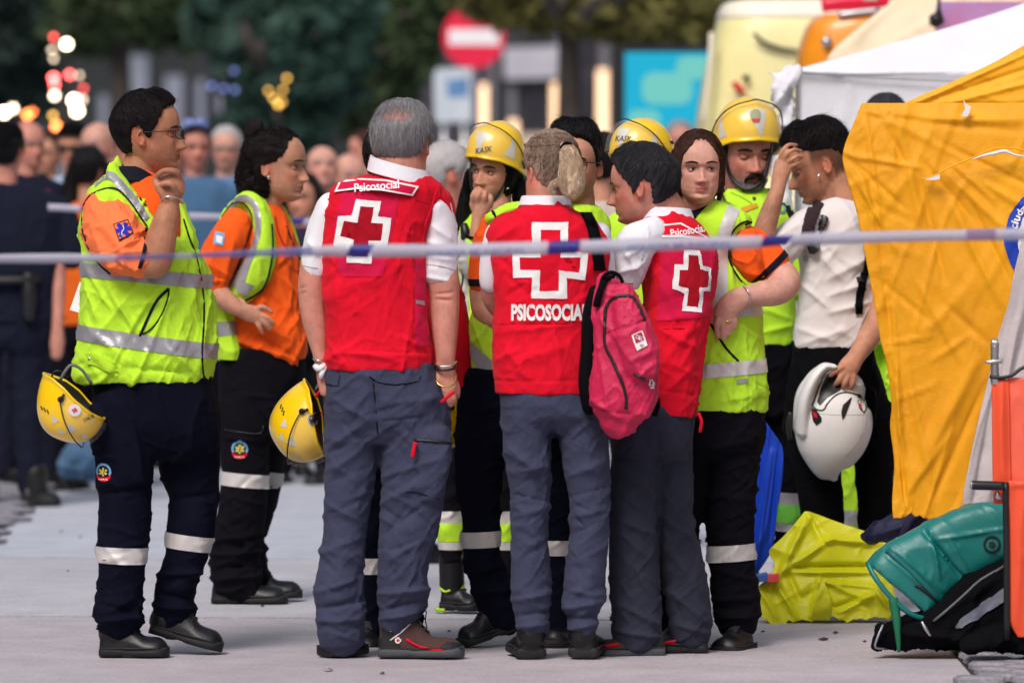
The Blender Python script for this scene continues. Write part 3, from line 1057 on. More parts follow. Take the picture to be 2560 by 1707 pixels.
        if beard:
            b = beard * np.clip((.33 - z) / .07, 0, 1) * np.clip((z + .12) / .08, 0, 1) * np.clip((y + .1) / .12, 0, 1) * (1 - np.clip(lipm, 0, 1))
            b = b * (.75 + .5 * vnoise(co * 400, 3))
            mixc(b, (.36, .33, .36))
        if fade:
            b = fade * np.clip((z - .34 + .25 * (y < -.1)) / .25, 0, 1) * np.clip((.8 - z) / .05, 0, 1) * np.clip((np.abs(x) - .2) / .05 + (y < -.2), 0, 1) * np.clip((.16 - y) / .05, 0, 1) * (np.hypot(y + .04, (z - .435) * .6) > .055)
            mixc(b, (.16, .15, .16))
        if scalp is not None:
            mixc(np.clip((z - scalp) / .1, 0, 1) * .7, (1.0, .80, .80))
        at = me.color_attributes.new('tint', 'FLOAT_COLOR', 'POINT')
        arr = np.ones((n, 4)); arr[:, :3] = np.clip(T, 0, 1)
        at.data.foreach_set('color', arr.ravel())

    def eyes(self, parent, skin, look=0.0, closed=0.0, lookz=0.0, which=(-1, 1), open_=1.0):
        for sx in which:
            c = np.array([sx * .130, .287, .472])
            R = .052
            n, m_ = 20, 14
            # eyeball
            def sph(rad, y_sc=1.0):
                rings = []
                for i in range(1, m_):
                    t = math.pi * i / m_
                    A = np.linspace(0, 2 * math.pi, n, endpoint=False)
                    L = np.stack([c[0] + rad * math.sin(t) * np.cos(A), np.full(n, c[1] + rad * math.cos(t)), c[2] + rad * math.sin(t) * np.sin(A)], 1)
                    rings.append(self.W(L))
                return ring_mesh(rings)
            eb = self.fr.obj('eye', sph(R), EYEW, parent)
            # iris: small cap on the ball in the gaze direction
            g = np.array([math.sin(math.radians(look)), math.cos(math.radians(look)) , math.sin(math.radians(lookz))]); g /= np.linalg.norm(g)
            e1 = np.cross(g, [0, 0, 1.0]); e1 /= np.linalg.norm(e1); e2 = np.cross(e1, g)
            V = [c + g * (R * 1.04)]
            for q in range(14):
                aa = 2 * math.pi * q / 14
                ir = .43
                V.append(c + R * 1.03 * (g * math.cos(ir) + (e1 * math.cos(aa) + e2 * math.sin(aa)) * math.sin(ir)))
            Fc = [(0, 1 + q, 1 + (q + 1) % 14) for q in range(14)]
            self.fr.obj('iris', (self.W(np.array(V)), Fc), IRIS, eb)
            # lids: shells round the opening
            for up in (1, -1):
                rr = R * 1.10
                rows_ = []
                for i in range(9):
                    row = []
                    for j in range(19):
                        az = math.radians(-95 + 190 * j / 18)
                        k_ = max(0, math.cos(az * 90 / 78)) if abs(math.degrees(az)) < 78 else 0
                        if up > 0: e0 = math.radians((20 * open_ * (1 - closed) - 22 * closed)) * k_ ** .7 + math.radians(2)
                        else: e0 = -math.radians(14 * open_ + 6 * closed) * k_ ** .8 + math.radians(2)
                        e1_ = math.radians(85) * up
                        el = e0 + (e1_ - e0) * (i / 8) ** 1.3
                        row.append(c + rr * np.array([math.sin(az) * math.cos(el), math.cos(az) * math.cos(el), math.sin(el)]))
                    rows_.append(np.array(row))
                V = self.W(np.vstack(rows_))
                Fc = []
                for i in range(8):
                    for j in range(18):
                        q = (i * 19 + j, i * 19 + j + 1, (i + 1) * 19 + j + 1, (i + 1) * 19 + j)
                        Fc.append(q if up > 0 else q[::-1])
                lo = self.fr.obj('eyelid', (V, Fc), skin, eb)
                at = lo.data.color_attributes.new('tint', 'FLOAT_COLOR', 'POINT')
                at.data.foreach_set('color', np.tile([.82, .70, .68, 1.0], len(V)))
                if up > 0:   # lashes along the upper lid edge
                    pts = self.W(rows_[0][3:16] + np.array([0, .004, 0]))
                    self.fr.obj('lashes', tube_world(pts, .0045 * self.H, 5), H_BLACK, eb)

    def brows(self, m, parent, th=.020, which=(-1, 1), z=.555):
        for sx in which:
            V, Fc = [], []
            N = 12
            for i in range(N + 1):
                t = i / N
                x = sx * (.055 + .175 * t)
                zc = z + .028 * math.sin(t * 2.4) - .02 * t
                h = th * (.6 + .8 * math.sin(math.pi * min(1, t * .9 + .1)))
                for dz in (-h / 2, h / 2):
                    a = math.asin(min(.98, abs(x) / .36)) * sx
                    yb = .95 * float(np.interp(zc, PROF, PF)) * (max(0, 1 - (abs(x) / (.335 * self.wide)) ** 2.25)) ** (1 / 2.25)
                    yb += .022 * math.exp(-((abs(x) - .125) / .09) ** 2 - ((zc + dz - .545) / .028) ** 2)
                    V.append((x, yb + .012, zc + dz))
            for i in range(N):
                Fc.append((2 * i, 2 * i + 2, 2 * i + 3, 2 * i + 1))
            self.fr.obj('eyebrow', (self.W(np.array(V)), Fc), m, parent)

    def hair(self, m, parent, line, thick, seed=1, strands=1500, flow=(0.0, -1.0), slen=.16, wobble=.012, name='hair', lift=.012, swidth=.0015, curl=0.0, nfreq=(22, 9), clump=.012, part_flow=None, spm=None, sparse=0.0):
        """line: [(deg, z)] hairline; thick: fn(a_deg_abs, z, a_signed)->thickness (fraction of H)"""
        ld = np.array([q[0] for q in line], float); lz = np.array([q[1] for q in line], float)
        def T(a, z):
            ad = np.abs((np.degrees(a) + 180) % 360 - 180)
            sg = (np.degrees(a) + 180) % 360 - 180
            zl = np.interp(ad, ld, lz) if ld.min() >= 0 else np.interp(sg, ld, lz)
            zl = zl + .016 * vnoise(np.stack([a * 6, z * 8, a * 0], -1).reshape(-1, 3), seed + 3).reshape(a.shape) + .022 * vnoise(np.stack([a * 19, z * 10, a * 0], -1).reshape(-1, 3), seed + 5).reshape(a.shape)
            mk = np.clip((z - zl) / .045, 0, 1); mk = mk * mk * (3 - 2 * mk)
            base = thick(ad, z, sg)
            # clumps run along the flow
            P3 = np.stack([np.cos(a) * nfreq[0] * .4, np.sin(a) * nfreq[0] * .4, z * nfreq[1]], -1).reshape(-1, 3)
            nn = vnoise(P3 * 1.1, seed).reshape(a.shape)
            nn = nn + 1.1 * (ridge(P3 * np.array([1.9, 1.9, .9]), seed + 2, 1.3).reshape(a.shape) - .4) + .8 * vnoise(P3 * .35, seed + 6).reshape(a.shape)
            return (base + clump * .6 * nn) * mk - .035 * (1 - mk)
        far = self.fr.s < 660
        nz, na = (36, 40) if far else (60, 96)
        zs = np.concatenate([np.linspace(0.0, .9, nz - 16), 1 - .1 * np.linspace(1, 0.0, 17)[1:] ** 2])
        A = np.linspace(0, 2 * math.pi, na, endpoint=False)
        rings = []
        for z in zs:
            t = T(A, np.full(na, z))
            zz = np.full(na, z)
            rings.append(self.W(self.surf(A, zz, t)))
        o = self.fr.obj(name, ring_mesh(rings), m, parent)
        if strands:
            rg = np.random.default_rng(seed)
            strands = int(strands * 1.5)
            N = strands * 4
            a0 = rg.uniform(-math.pi, math.pi, N); z0 = 1 - rg.uniform(0, 1, N) ** 1.3 * .95
            t0 = T(a0, z0)
            ok = np.where((t0 > .012) | ((t0 > -.034) & (rg.uniform(0, 1, N) < sparse)))[0][:strands]
            a0, z0 = a0[ok], z0[ok]
            K = 4
            rows_ = []
            fa = flow[0] * rg.normal(1, .25, len(ok)) + rg.normal(0, .35, len(ok)) * .6; fz = flow[1] * rg.normal(1, .25, len(ok))
            if part_flow is not None:
                fa, fz = part_flow(a0, z0, rg)
            zt_ = np.clip(z0 + fz * slen, .01, .995)
            tip = T(a0 + fa * slen, zt_)
            kp = (tip > .002) | (sparse > 0) | (rg.uniform(0, 1, len(ok)) < .012)
            a0, z0, fa, fz = a0[kp], z0[kp], np.broadcast_to(fa, kp.shape)[kp], np.broadcast_to(fz, kp.shape)[kp]
            ok = ok[kp]
            ph = rg.uniform(0, 6.28, len(ok))
            fly = np.where(rg.uniform(0, 1, len(ok)) < .11, rg.uniform(2, 5, len(ok)), 1.0)
            for k_ in range(K):
                q = k_ / (K - 1) * slen * 1.0
                sa = 1 / (np.maximum(.25, np.sqrt(np.maximum(0.02, 1 - z0 ** 6))))
                a = a0 + fa * q * sa + wobble * 2 * np.sin(ph + k_ * 1.1) + curl * np.sin(ph + k_ * 2.2)
                z = z0 + fz * q + curl * .6 * np.cos(ph + k_ * 2.2)
                over = np.clip(z - .995, 0, None)
                z = np.clip(z - over * 2, .01, .995)
                t = np.maximum(T(a, z), 0.0) + lift * (0.25 + fly * rg.uniform(.3, 1, len(ok)) * (k_ / (K - 1)))
                rows_.append(self.W(self.surf(a, z, t)))
            self._ribbons(rows_, spm or m, o, swidth, rg)
        return o

    def _ribbons(self, rows_, m, parent, w, rg):
        n = len(rows_[0]); K = len(rows_)
        V = np.empty((K, n, 2, 3)); 
        side = rg.normal(size=(n, 3)); side /= np.linalg.norm(side, axis=1)[:, None]
        for k_ in range(K):
            ww = w * (1 - .8 * k_ / (K - 1)) / 2
            V[k_, :, 0] = rows_[k_] - side * ww; V[k_, :, 1] = rows_[k_] + side * ww
        Vf = V.reshape(-1, 3)
        Fc = []
        idx = np.arange(n)
        for k_ in range(K - 1):
            a = (k_ * n + idx) * 2; b = ((k_ + 1) * n + idx) * 2
            Fc += list(zip(a.tolist(), (a + 1).tolist(), (b + 1).tolist(), b.tolist()))
        return self.fr.obj('hair_strands', (Vf, Fc), m, parent)

    def locks(self, paths, m, parent, name='lock', strands=300, wav=0.0, wavf=3.0, seed=3, swidth=.0012, spread=1.0, voxel=.006, noise=None, spm=None):
        """long hair: solid locks given as pixel tubes plus loose strands following them"""
        fr = self.fr
        parts = [fr.tube(p, n=14, k=4) for p in paths]
        o = fr.skin(name, parts, m, voxel, 2, noise=noise or [(9, 60, 0, 2.2, seed)], parent=parent)
        rg = np.random.default_rng(seed)
        for p in paths:
            p = [tuple(q) + (q[3],) if len(q) == 4 else tuple(q) for q in p]
            a = catmull(p, 5)
            K = len(a)
            n = strands
            th = rg.uniform(0, 6.28, n); rr = np.sqrt(rg.uniform(.55, 1.1, n)) * spread
            t_on = rg.uniform(0, .35, n)
            ph = rg.uniform(0, 6.28, n)
            rows_ = []
            T = np.gradient(a[:, :3], axis=0); T /= np.linalg.norm(T, axis=1)[:, None] + 1e-9
            for i in range(K):
                tt = T[i]
                u = np.array([-tt[1], tt[0], 0]); u /= np.linalg.norm(u) + 1e-9
                v = np.array([0, 0, 1.0])
                wv = wav * np.sin(ph + i * wavf)
                cxp = a[i, 0] + u[0] * (np.cos(th) * rr * a[i, 3] + wv)
                cyp = a[i, 1] + u[1] * (np.cos(th) * rr * a[i, 3] + wv)
                dyp = a[i, 2] + np.sin(th) * rr * a[i, 4] + wav * np.cos(ph + i * wavf)
                s = fr.s
                rows_.append(np.stack([(cxp - CX) / s - fr.o.x, dyp / s, HC - (cyp - YH) / s - fr.o.z], 1))
            self._ribbons(rows_, spm or m, o, swidth, rg)
        return o

    # ---- helmet on this head (or any head-like frame)
    def helmet(self, parent, m=None, name='helmet', top=1.22, wf=.50, wb=.53, ws=.445, rim=None, knobs=True, visor=True, stickers=(), arc_z=1.12, hard=None, arc_lo=.90, straps=True, vent=True):
        m = m or YELLOW
        rim = rim or [(0, .735), (40, .70), (75, .60), (100, .50), (130, .43), (180, .42)]
        rd = [q[0] for q in rim]; rz = [q[1] for q in rim]
        def S(a, t, off=0.0):
            ad = np.abs((np.degrees(a) + 180) % 360 - 180)
            zr = np.interp(ad, rd, rz)
            ca, sa = np.cos(a), np.sin(a)
            front = np.where(ca > 0, wf, wb)
            rad = 1 / np.sqrt((ca / front) ** 2 + (sa / ws) ** 2)
            q = t * math.pi / 2
            hz = zr + (top - zr) * np.cos(q) ** .92
            rr = rad * np.sin(q) ** .78 * (1 - .045 * np.clip(t - .75, 0, 1) * 4 * 0) 
            # central ridge
            hz = hz + .018 * np.exp(-(sa * rr / .07) ** 2) * np.clip(np.cos(q), 0, 1)
            n = np.stack([sa * np.sin(q), ca * np.sin(q), np.cos(q)], -1)
            L = np.stack([sa * rr, ca * rr, hz], -1) + n * np.asarray(off)[..., None] if np.ndim(off) else np.stack([sa * rr, ca * rr, hz], -1) + n * off
            return L
        A = np.linspace(0, 2 * math.pi, 64, endpoint=False)
        rings = [self.W(S(A, np.full(64, t))) for t in np.concatenate([[0.02], np.linspace(.06, 1, 26)])]
        # rim lip, then the inside
        rings.append(self.W(S(A, np.full(64, 1.0), .018) - np.array([0, 0, .012])))
        rings.append(self.W(S(A, np.full(64, 1.0), .010) - np.array([0, 0, .035])))
        rings.append(self.W(S(A, np.full(64, 1.0), -.02) - np.array([0, 0, .03])))
        for t in (.85, .6, .3, .05):
            rings.append(self.W(S(A, np.full(64, t), -.03)))
        V, Fc = ring_mesh(rings)
        o = self.fr.obj(name, (V, Fc), m, parent)
        self.S = S
        # black suspension band under the rim
        rr = [self.W(S(A, np.full(64, .97), -.035) + np.array([0, 0, dz])) for dz in (0, -.05)] + [self.W(S(A, np.full(64, .97), -.06) + np.array([0, 0, dz])) for dz in (-.05, 0)]
        self.fr.obj('inner_band', ring_mesh(rr), BLACKP, o)
        if visor:
            # raised clear visor: shell over the front with a black edge cord
            def edge(a):
                k_ = np.cos(a * 90 / 105)
                return np.clip(k_, 0, 1)
            AA = np.radians(np.linspace(-100, 100, 41))
            def pt(a, lev):
                # lev 0 = cord, 1 = lower edge
                tcord = 1.0 - edge(a) ** .75 * arc_lo * .72
                tlow = np.full_like(a, .985)
                t = tcord * (1 - lev) + np.maximum(tlow, tcord) * lev
                return S(a, t, .055 * edge(a) ** .5 + .012)
            vr = [self.W(pt(AA, l)) for l in np.linspace(0, 1, 7)]
            n = len(AA)
            Vv = np.vstack(vr); Fv = []
            for i in range(6):
                for j in range(n - 1):
                    Fv.append((i * n + j, i * n + j + 1, (i + 1) * n + j + 1, (i + 1) * n + j))
            vo = self.fr.obj('visor', (Vv, Fv), VISOR, o)
            self.fr.obj('visor_edge', tube_world(vr[0], .010 * self.H, 6), BLACKP, vo)
        if knobs:
            for sx in (-1, 1):
                a = math.radians(98 * sx)
                b0 = S(np.array([a]), np.array([.90]), .005)[0]; b1 = S(np.array([a]), np.array([.90]), .05)[0]
                pts = self.W(np.array([b0, b1]))
                self.fr.obj('visor_knob', tube_world(pts, .042 * self.H, 10), BLACKP, o)
                lo = self.W(np.array([b1 + [0, 0, 0.0], b1 + [0, 0.03, -.09]]))
                self.fr.obj('visor_catch', tube_world(lo, .02 * self.H, 8), BLACKP, o)
        if vent:
            vv = []
            for sx in (-1, 1):
                for k_ in range(3):
                    aa = np.radians(np.array([118, 124]) + k_ * 9) * sx
                    pts = self.W(np.vstack([S(aa[:1], np.array([.62]), .004), S(aa[1:], np.array([.66]), .004)]))
                    vv.append(tube_world(pts, .010 * self.H, 5))
            self.fr.obj('vent_slots', join(vv), BLACKP, o)
        for st in stickers:    # (a_deg, t, [(da, dt)...], mat)
            a0, t0, poly, sm = st
            bm = bmesh.new()
            vs = [bm.verts.new((a0 + p[0], t0 * 60 + p[1] * 60, 0)) for p in poly]
            bm.faces.new(vs); bmesh.ops.triangulate(bm, faces=bm.faces[:])
            for cc in np.arange(-180, 200, 5):
                bmesh.ops.bisect_plane(bm, geom=bm.verts[:] + bm.edges[:] + bm.faces[:], plane_co=(cc, 0, 0), plane_no=(1, 0, 0))
            for cc in np.arange(0, 62, 4):
                bmesh.ops.bisect_plane(bm, geom=bm.verts[:] + bm.edges[:] + bm.faces[:], plane_co=(0, cc, 0), plane_no=(0, 1, 0))
            for v in bm.verts:
                v.co = Vector(self.W(S(np.array([math.radians(v.co.x)]), np.array([v.co.y / 60]), .006))[0])
            me = bpy.data.meshes.new('sticker'); bm.to_mesh(me); bm.free(); me.materials.append(sm)
            so = bpy.data.objects.new('sticker', me); link(so, o)
        return o

LIDM = {}
def poly_cross(cx, cy, w, h, t, ang=0.0, sk=0.0):
    """outline of a cross, w x h, arm thickness t"""
    a, b, c = w / 2, h / 2, t / 2
    pts = [(-c, -b), (c, -b), (c, -c), (a, -c), (a, c), (c, c), (c, b), (-c, b), (-c, c), (-a, c), (-a, -c), (-c, -c)]
    ca, sa = math.cos(math.radians(ang)), math.sin(math.radians(ang))
    return [(cx + x * ca - y * sa + sk * y, cy + x * sa + y * ca) for x, y in pts]

def frame_polys(outer, inner):
    """ring between two outlines with equal vertex counts"""
    n = len(outer)
    return [[outer[i], outer[(i + 1) % n], inner[(i + 1) % n], inner[i]] for i in range(n)]

STK1 = [(-9, .10), (9, .10), (2, -.28)]
STK2 = [(-4, .10), (12, .16), (9, -.10), (2, -.02)]
def glasses(hd, parent, m, lens_w=.115, lens_h=.075, yl=.445, z=.475):
    def rim(sx):
        pts = []
        for q in range(17):
            a = 2 * math.pi * q / 16
            pts.append((sx * .135 + math.copysign(abs(math.cos(a)) ** .6, math.cos(a)) * lens_w, yl - .06 * (abs(math.cos(a)) if math.cos(a) * sx > 0 else 0), z + math.copysign(abs(math.sin(a)) ** .6, math.sin(a)) * lens_h))
        return tube_world(hd.W(np.array(pts)), .0065 * hd.H, 6)
    parts = [rim(1), rim(-1), tube_world(hd.W(np.array([(-.03, yl + .01, z + .03), (0, yl + .02, z + .04), (.03, yl + .01, z + .03)])), .008 * hd.H, 6)]
    g = hd.fr.obj('eyeglasses', join(parts), m, parent)
    for sx in (1, -1):
        hd.fr.obj('temple', tube_world(hd.W(np.array([(sx * .245, yl - .05, z + .04), (sx * .345, .20, z + .035), (sx * .35, -.03, z + .02), (sx * .34, -.09, z - .06)])), .0065 * hd.H, 6, 3), m, g)
    return g

SHORT = [(0, .835), (30, .83), (50, .77), (64, .66), (74, .52), (80, .40), (88, .44), (95, .56), (108, .54), (118, .34), (135, .24), (180, .20)]

def star_of_life(fr, target, cx, cy, r, m1, m2, off=.005, parent=None, ang=0):
    polys = []
    for k in range(3):
        a = math.radians(60 * k + ang)
        w = r * .26
        c, s = math.cos(a), math.sin(a)
        polys.append([(cx + x * c - y * s, cy + x * s + y * c) for x, y in ((-w, -r), (w, -r), (w, r), (-w, r))])
    for p in polys:
        fr.decal('star_emblem', target, [p], m1, off=off, parent=parent)
        off += .0004
    fr.line('emblem_staff', target, [(cx, cy - r * .7), (cx + r * .12, cy - r * .2), (cx - r * .12, cy + r * .2), (cx, cy + r * .7)], r * .07, m2, off=off + .002, parent=parent)

def disc(cx, cy, r, n=20, sx=1.0, a0=0, a1=360):
    return [(cx + r * sx * math.cos(math.radians(a0 + (a1 - a0) * i / n)), cy + r * math.sin(math.radians(a0 + (a1 - a0) * i / n))) for i in range(n)]

BLUEPR = cloth('royal_blue_print', (.03, .03, .42), var=.05, b2=.05)
SKYBL = cloth('light_blue_print', (.16, .38, .68), var=.05, b2=.05)
YELPR = cloth('pale_yellow_print', (.62, .56, .12), var=.05, b2=.05)

def leg_badge(fr, tgt, cx, cy, r):
    """round service badge: blue ring, yellow star, red scroll below"""
    a = [(cx + r * math.cos(t), cy + r * 1.05 * math.sin(t)) for t in np.linspace(math.radians(150), math.radians(390), 24)]
    b = [(cx + r * .72 * math.cos(t), cy + r * .76 * math.sin(t)) for t in np.linspace(math.radians(150), math.radians(390), 24)]
    fr.decal('badge_ring', tgt, [[a[i], a[i + 1], b[i + 1], b[i]] for i in range(23)], SKYBL, off=.004)
    star_of_life(fr, tgt, cx, cy + r * .05, r * .55, YELPR, COLLAR, off=.005)
    a = [(cx + r * 1.0 * math.cos(t), cy + r * .35 + r * .95 * math.sin(t)) for t in np.linspace(math.radians(25), math.radians(155), 12)]
    b = [(cx + r * 1.0 * math.cos(t), cy + r * .0 + r * .75 * math.sin(t)) for t in np.linspace(math.radians(25), math.radians(155), 12)]
    fr.decal('badge_scroll', tgt, [[a[i], a[i + 1], b[i + 1], b[i]] for i in range(11)], RED, off=.004)
    fr.text('badge_lettering', tgt, 'SAMUR', WHITEP, cx, cy + r * 1.02, r * .22, r * 1.2, off=.0055, arc=None)

# ================================================================== man at the left in the lime vest
def person_a():
    fr = Frame('person', 'dark haired man with glasses in lime vest over orange sleeves, fist at his chin', 'person', 17.80, 390)
    hd = Head(fr, 372, 333, 198, yaw=84, pitch=-1, dy=-10)
    body = hd.body_parts()
    body.append(fr.tube([(368, 385, -5, 46, 44), (352, 420, 0, 48, 50), (338, 470, 0, 50, 60), (345, 560, 0, 60, 65), (355, 700, 0, 75, 70), (365, 880, 0, 70, 65)], n=20))
    # near arm, bent up
    body.append(fr.tube([(275, 540, -90, 40), (320, 610, -150, 42), (372, 648, -182, 40), (398, 652, -190, 41), (408, 628, -198, 40), (418, 585, -205, 37), (430, 540, -208, 30), (437, 505, -208, 24), (438, 482, -206, 27)], n=16))
    # fist: palm and fingers curling to the left, thumb on the side
    body.append(fr.tube([(440, 500, -206, 24, 24), (441, 478, -206, 33, 26), (440, 455, -204, 34, 27), (440, 440, -200, 27, 22)], n=16))
    body.append(fr.tube([(462, 452, -214, 8), (454, 433, -230, 8.5), (430, 428, -238, 8), (410, 438, -230, 7.5), (402, 450, -218, 7)], n=10))
    body.append(fr.tube([(464, 474, -206, 9), (460, 454, -196, 9.5), (440, 440, -190, 9), (418, 450, -190, 8)], n=10))
    body.append(fr.tube([(430, 500, -226, 10), (418, 480, -230, 10.5), (408, 464, -228, 9.5), (402, 450, -222, 8)], n=10))
    body.append(fr.tube([(456, 484, -226, 8), (444, 462, -244, 8), (424, 460, -240, 7.5), (412, 470, -228, 7)], n=10))
    body.append(fr.tube([(458, 490, -190, 9), (456, 470, -182, 9), (444, 458, -180, 8.5), (430, 464, -184, 8)], n=10))
    # far arm behind the back
    body.append(fr.tube([(285, 530, 90, 40), (235, 660, 130, 36), (222, 760, 130, 32), (215, 850, 110, 24), (205, 885, 90, 20)], n=12))
    b = fr.skin('body', body, SK_TAN, .0036, 3)
    hd.face_tint(b, beard=.35, red=.15, lips=(.72, .45, .42))
    hd.eyes(b, SK_TAN, look=20, open_=.8, which=(-1, 1))
    hd.brows(H_BLACK, b, .022)
    glasses(hd, b, BLACKP, lens_w=.10, lens_h=.06)
    hd.hair(H_DARKM, b, SHORT, lambda ad, z, sg: .040 + .02 * np.clip((z - .7) / .3, 0, 1) + .03 * np.clip(1 - ad / 60, 0, 1) * (z > .8) + .012 * (ad > 120) * (z < .7), seed=11, strands=2600, flow=(1.1, -.45), slen=.16, lift=.010, clump=.014)
    # vest
    folds = [(230, 620, 300, 700, 9, 6), (205, 640, 285, 770, 8, 5), (215, 700, 250, 800, 7, 5), (268, 690, 345, 820, 9, 6), (300, 730, 352, 840, 7, 4), (330, 760, 470, 740, 12, 4), (210, 800, 330, 900, 10, 5), (420, 860, 505, 940, 10, 5), (330, 915, 480, 930, 8, -6), (240, 880, 300, 935, 7, 5), (360, 500, 470, 650, 9, 4), (455, 600, 500, 780, 8, 4), (380, 600, 340, 690, 9, -6)]
    shirt = fr.skin('shirt', [fr.loft([(318, 378, 420, 50, 6), (320, 412, 450, 80, 4), (310, 436, 480, 110), (300, 452, 520, 130), (300, 462, 580, 138), (300, 470, 640, 130)], n=28)], ORANGE, .006, 3)
    TH = bvh_of(shirt)
    vest = fr.skin('vest', [fr.tube([(292, 428, 10, 16, 50), (292, 450, -40, 26, 50), (310, 480, -80, 34, 50), (350, 540, -100, 40, 50), (390, 600, -100, 45, 50)], n=18),
                            fr.tube([(392, 450, 70, 20, 20), (428, 500, 60, 24, 30), (452, 560, 10, 28, 50), (470, 620, -20, 30, 60)], n=14),
                            fr.loft([(292, 312, 406, 30, 24), (264, 330, 432, 80, 20), (232, 350, 458, 118, 14), (211, 372, 492, 142), (202, 400, 535, 150), (198, 462, 590, 156), (198, 514, 650, 156), (196, 531, 715, 152), (195, 542, 790, 150), (193, 547, 860, 152), (184, 543, 905, 154), (178, 536, 938, 152), (190, 532, 957, 146)], n=36, e=2.2),
                            fr.tube([(440, 945, -40, 60, 70), (470, 962, -40, 58, 60)], n=14)], LIME, .0052, 3, folds + fr.creases(205, 530, 560, 930, 26, (30, 80), (40, 130), (3, 7), 2.4, 5), [(60, 240, 25, 7, 3), (26, 90, -30, 2.5, 5)])
    T = bvh_of(vest)
    # sleeve
    sl = fr.skin('sleeve', [fr.tube([(262, 525, -82, 56, 56), (282, 560, -118, 74, 62), (302, 600, -148, 76, 66), (328, 632, -172, 60, 60), (352, 645, -180, 50, 54), (374, 640, -186, 44, 50)], n=24)], SALMON, .0048, 3,
                 [(230, 500, 330, 640, 14, 6), (340, 590, 392, 560, 7, 7), (330, 610, 385, 590, 6, 6), (320, 630, 380, 625, 7, 7), (300, 640, 350, 670, 8, 7), (240, 560, 300, 680, 12, 6), (280, 500, 350, 560, 10, 4)], [(30, 80, 60, 4, 21), (60, 120, 10, 4, 22)])
    TS = bvh_of(sl)
    fr.line('sleeve_trim', TS, [(377, 572), (379, 600), (374, 635), (364, 668)], 5, COLLAR, off=.004)
    # badge on the sleeve
    q = [(297, 560), (333, 548), (348, 583), (314, 603)]
    fr.decal('sleeve_badge', TS, [q], COLLAR, off=.003)
    q2 = [(300, 562), (332, 552), (345, 582), (315, 599)]
    fr.decal('sleeve_badge_face', TS, [q2], SALMON, off=.0045)
    star_of_life(fr, TS, 322, 575, 19, BLUEPR, WHITEP, off=.006, ang=18)
    # armhole piping over the vest, collar, shirt front
    fr.line('armhole_piping', [T, TS], [(212, 520), (232, 490), (262, 474), (290, 470), (312, 480), (338, 508), (360, 540), (378, 566)], 2.2, COLLAR, off=.004)
    fr.line('armhole_piping', [T, TS], [(211, 520), (213, 560), (226, 600), (250, 650), (285, 684)], 2.2, COLLAR, off=.004)
    fr.collar('collar', (348, 418, 0), 62, 62, 34, COLLAR, yaw=84, drop=44, gap=26, flare=1.22)
    fr.line('neck_piping', T, [(308, 412), (328, 448), (360, 498), (395, 540), (425, 578)], 2.5, COLLAR, off=.003)
    # reflective bands
    pa = catmull([(238, 462), (262, 442), (285, 441), (303, 456), (331, 486), (356, 518), (376, 548)], 4)
    def strip(pa, w):
        L, R = [], []
        t = np.gradient(pa, axis=0); t /= np.linalg.norm(t, axis=1)[:, None]
        for p, q in zip(pa, t):
            L.append((p[0] - q[1] * w / 2, p[1] + q[0] * w / 2)); R.append((p[0] + q[1] * w / 2, p[1] - q[0] * w / 2))
        return [[L[i], L[i + 1], R[i + 1], R[i]] for i in range(len(L) - 1)]
    fr.decal('reflective_band', T, strip(pa, 19), SILVER)
    fr.ring('reflective_band', T, (358, 687), 5.5, 34, SILVER)
    fr.ring('reflective_band', T, (368, 853), 8, 38, SILVER)
    # zip, pocket mouth, hem tab, button
    fr.line('zip', T, [(462, 548), (476, 590), (495, 640), (508, 700), (514, 760), (514, 820), (511, 880), (512, 930), (514, 960)], 2.6, COLLAR)
    fr.line('pocket_edge', T, [(431, 719), (405, 744), (385, 778), (370, 812), (359, 836)], 4.0, COLLAR)
    fr.line('pocket_edge', T, [(431, 719), (428, 745), (412, 785), (388, 818), (359, 836)], 2.2, COLLAR)
    fr.decal('hem_tab', T, [[(222, 882), (240, 880), (300, 905), (306, 925), (280, 924), (228, 905)]], LIME_D, off=.006)
    c = fr.M(232, 893, 0); h = T.ray_cast(Vector((c[0], -2, c[2])), Vector((0, 1, 0)))[0] or Vector(c)
    fr.obj('button', tube_world([h + Vector((0, -.004, 0)), h + Vector((0, -.010, 0))], .006, 12), METAL)
    # paper folded in the back
    fr.obj('folded_paper', (np.array([fr.M(196, 705, 40), fr.M(172, 775, 30), fr.M(205, 785, 20), fr.M(215, 720, 30), fr.M(196, 705, 44), fr.M(172, 775, 34), fr.M(205, 785, 24), fr.M(215, 720, 34)]), [(0, 1, 2, 3), (7, 6, 5, 4), (0, 4, 5, 1), (1, 5, 6, 2), (2, 6, 7, 3), (3, 7, 4, 0)]), WHITEC, smooth=False)
    # trousers
    tz = [(45, 130, 70, 6, 31, lambda X, Y: np.clip((Y - 1380) / 120, .15, 1)), (80, 260, -20, 5, 33)]
    tf = [(250, 1230, 380, 1215, 10, -7), (420, 1250, 545, 1235, 9, -6), (245, 1545, 362, 1535, 8, 8), (240, 1500, 350, 1520, 7, -6), (380, 1440, 500, 1430, 8, 9), (378, 1480, 490, 1500, 8, -7), (385, 1515, 488, 1525, 8, 8), (236, 1128, 300, 1140, 6, 6), (400, 1180, 470, 1120, 10, 6)]
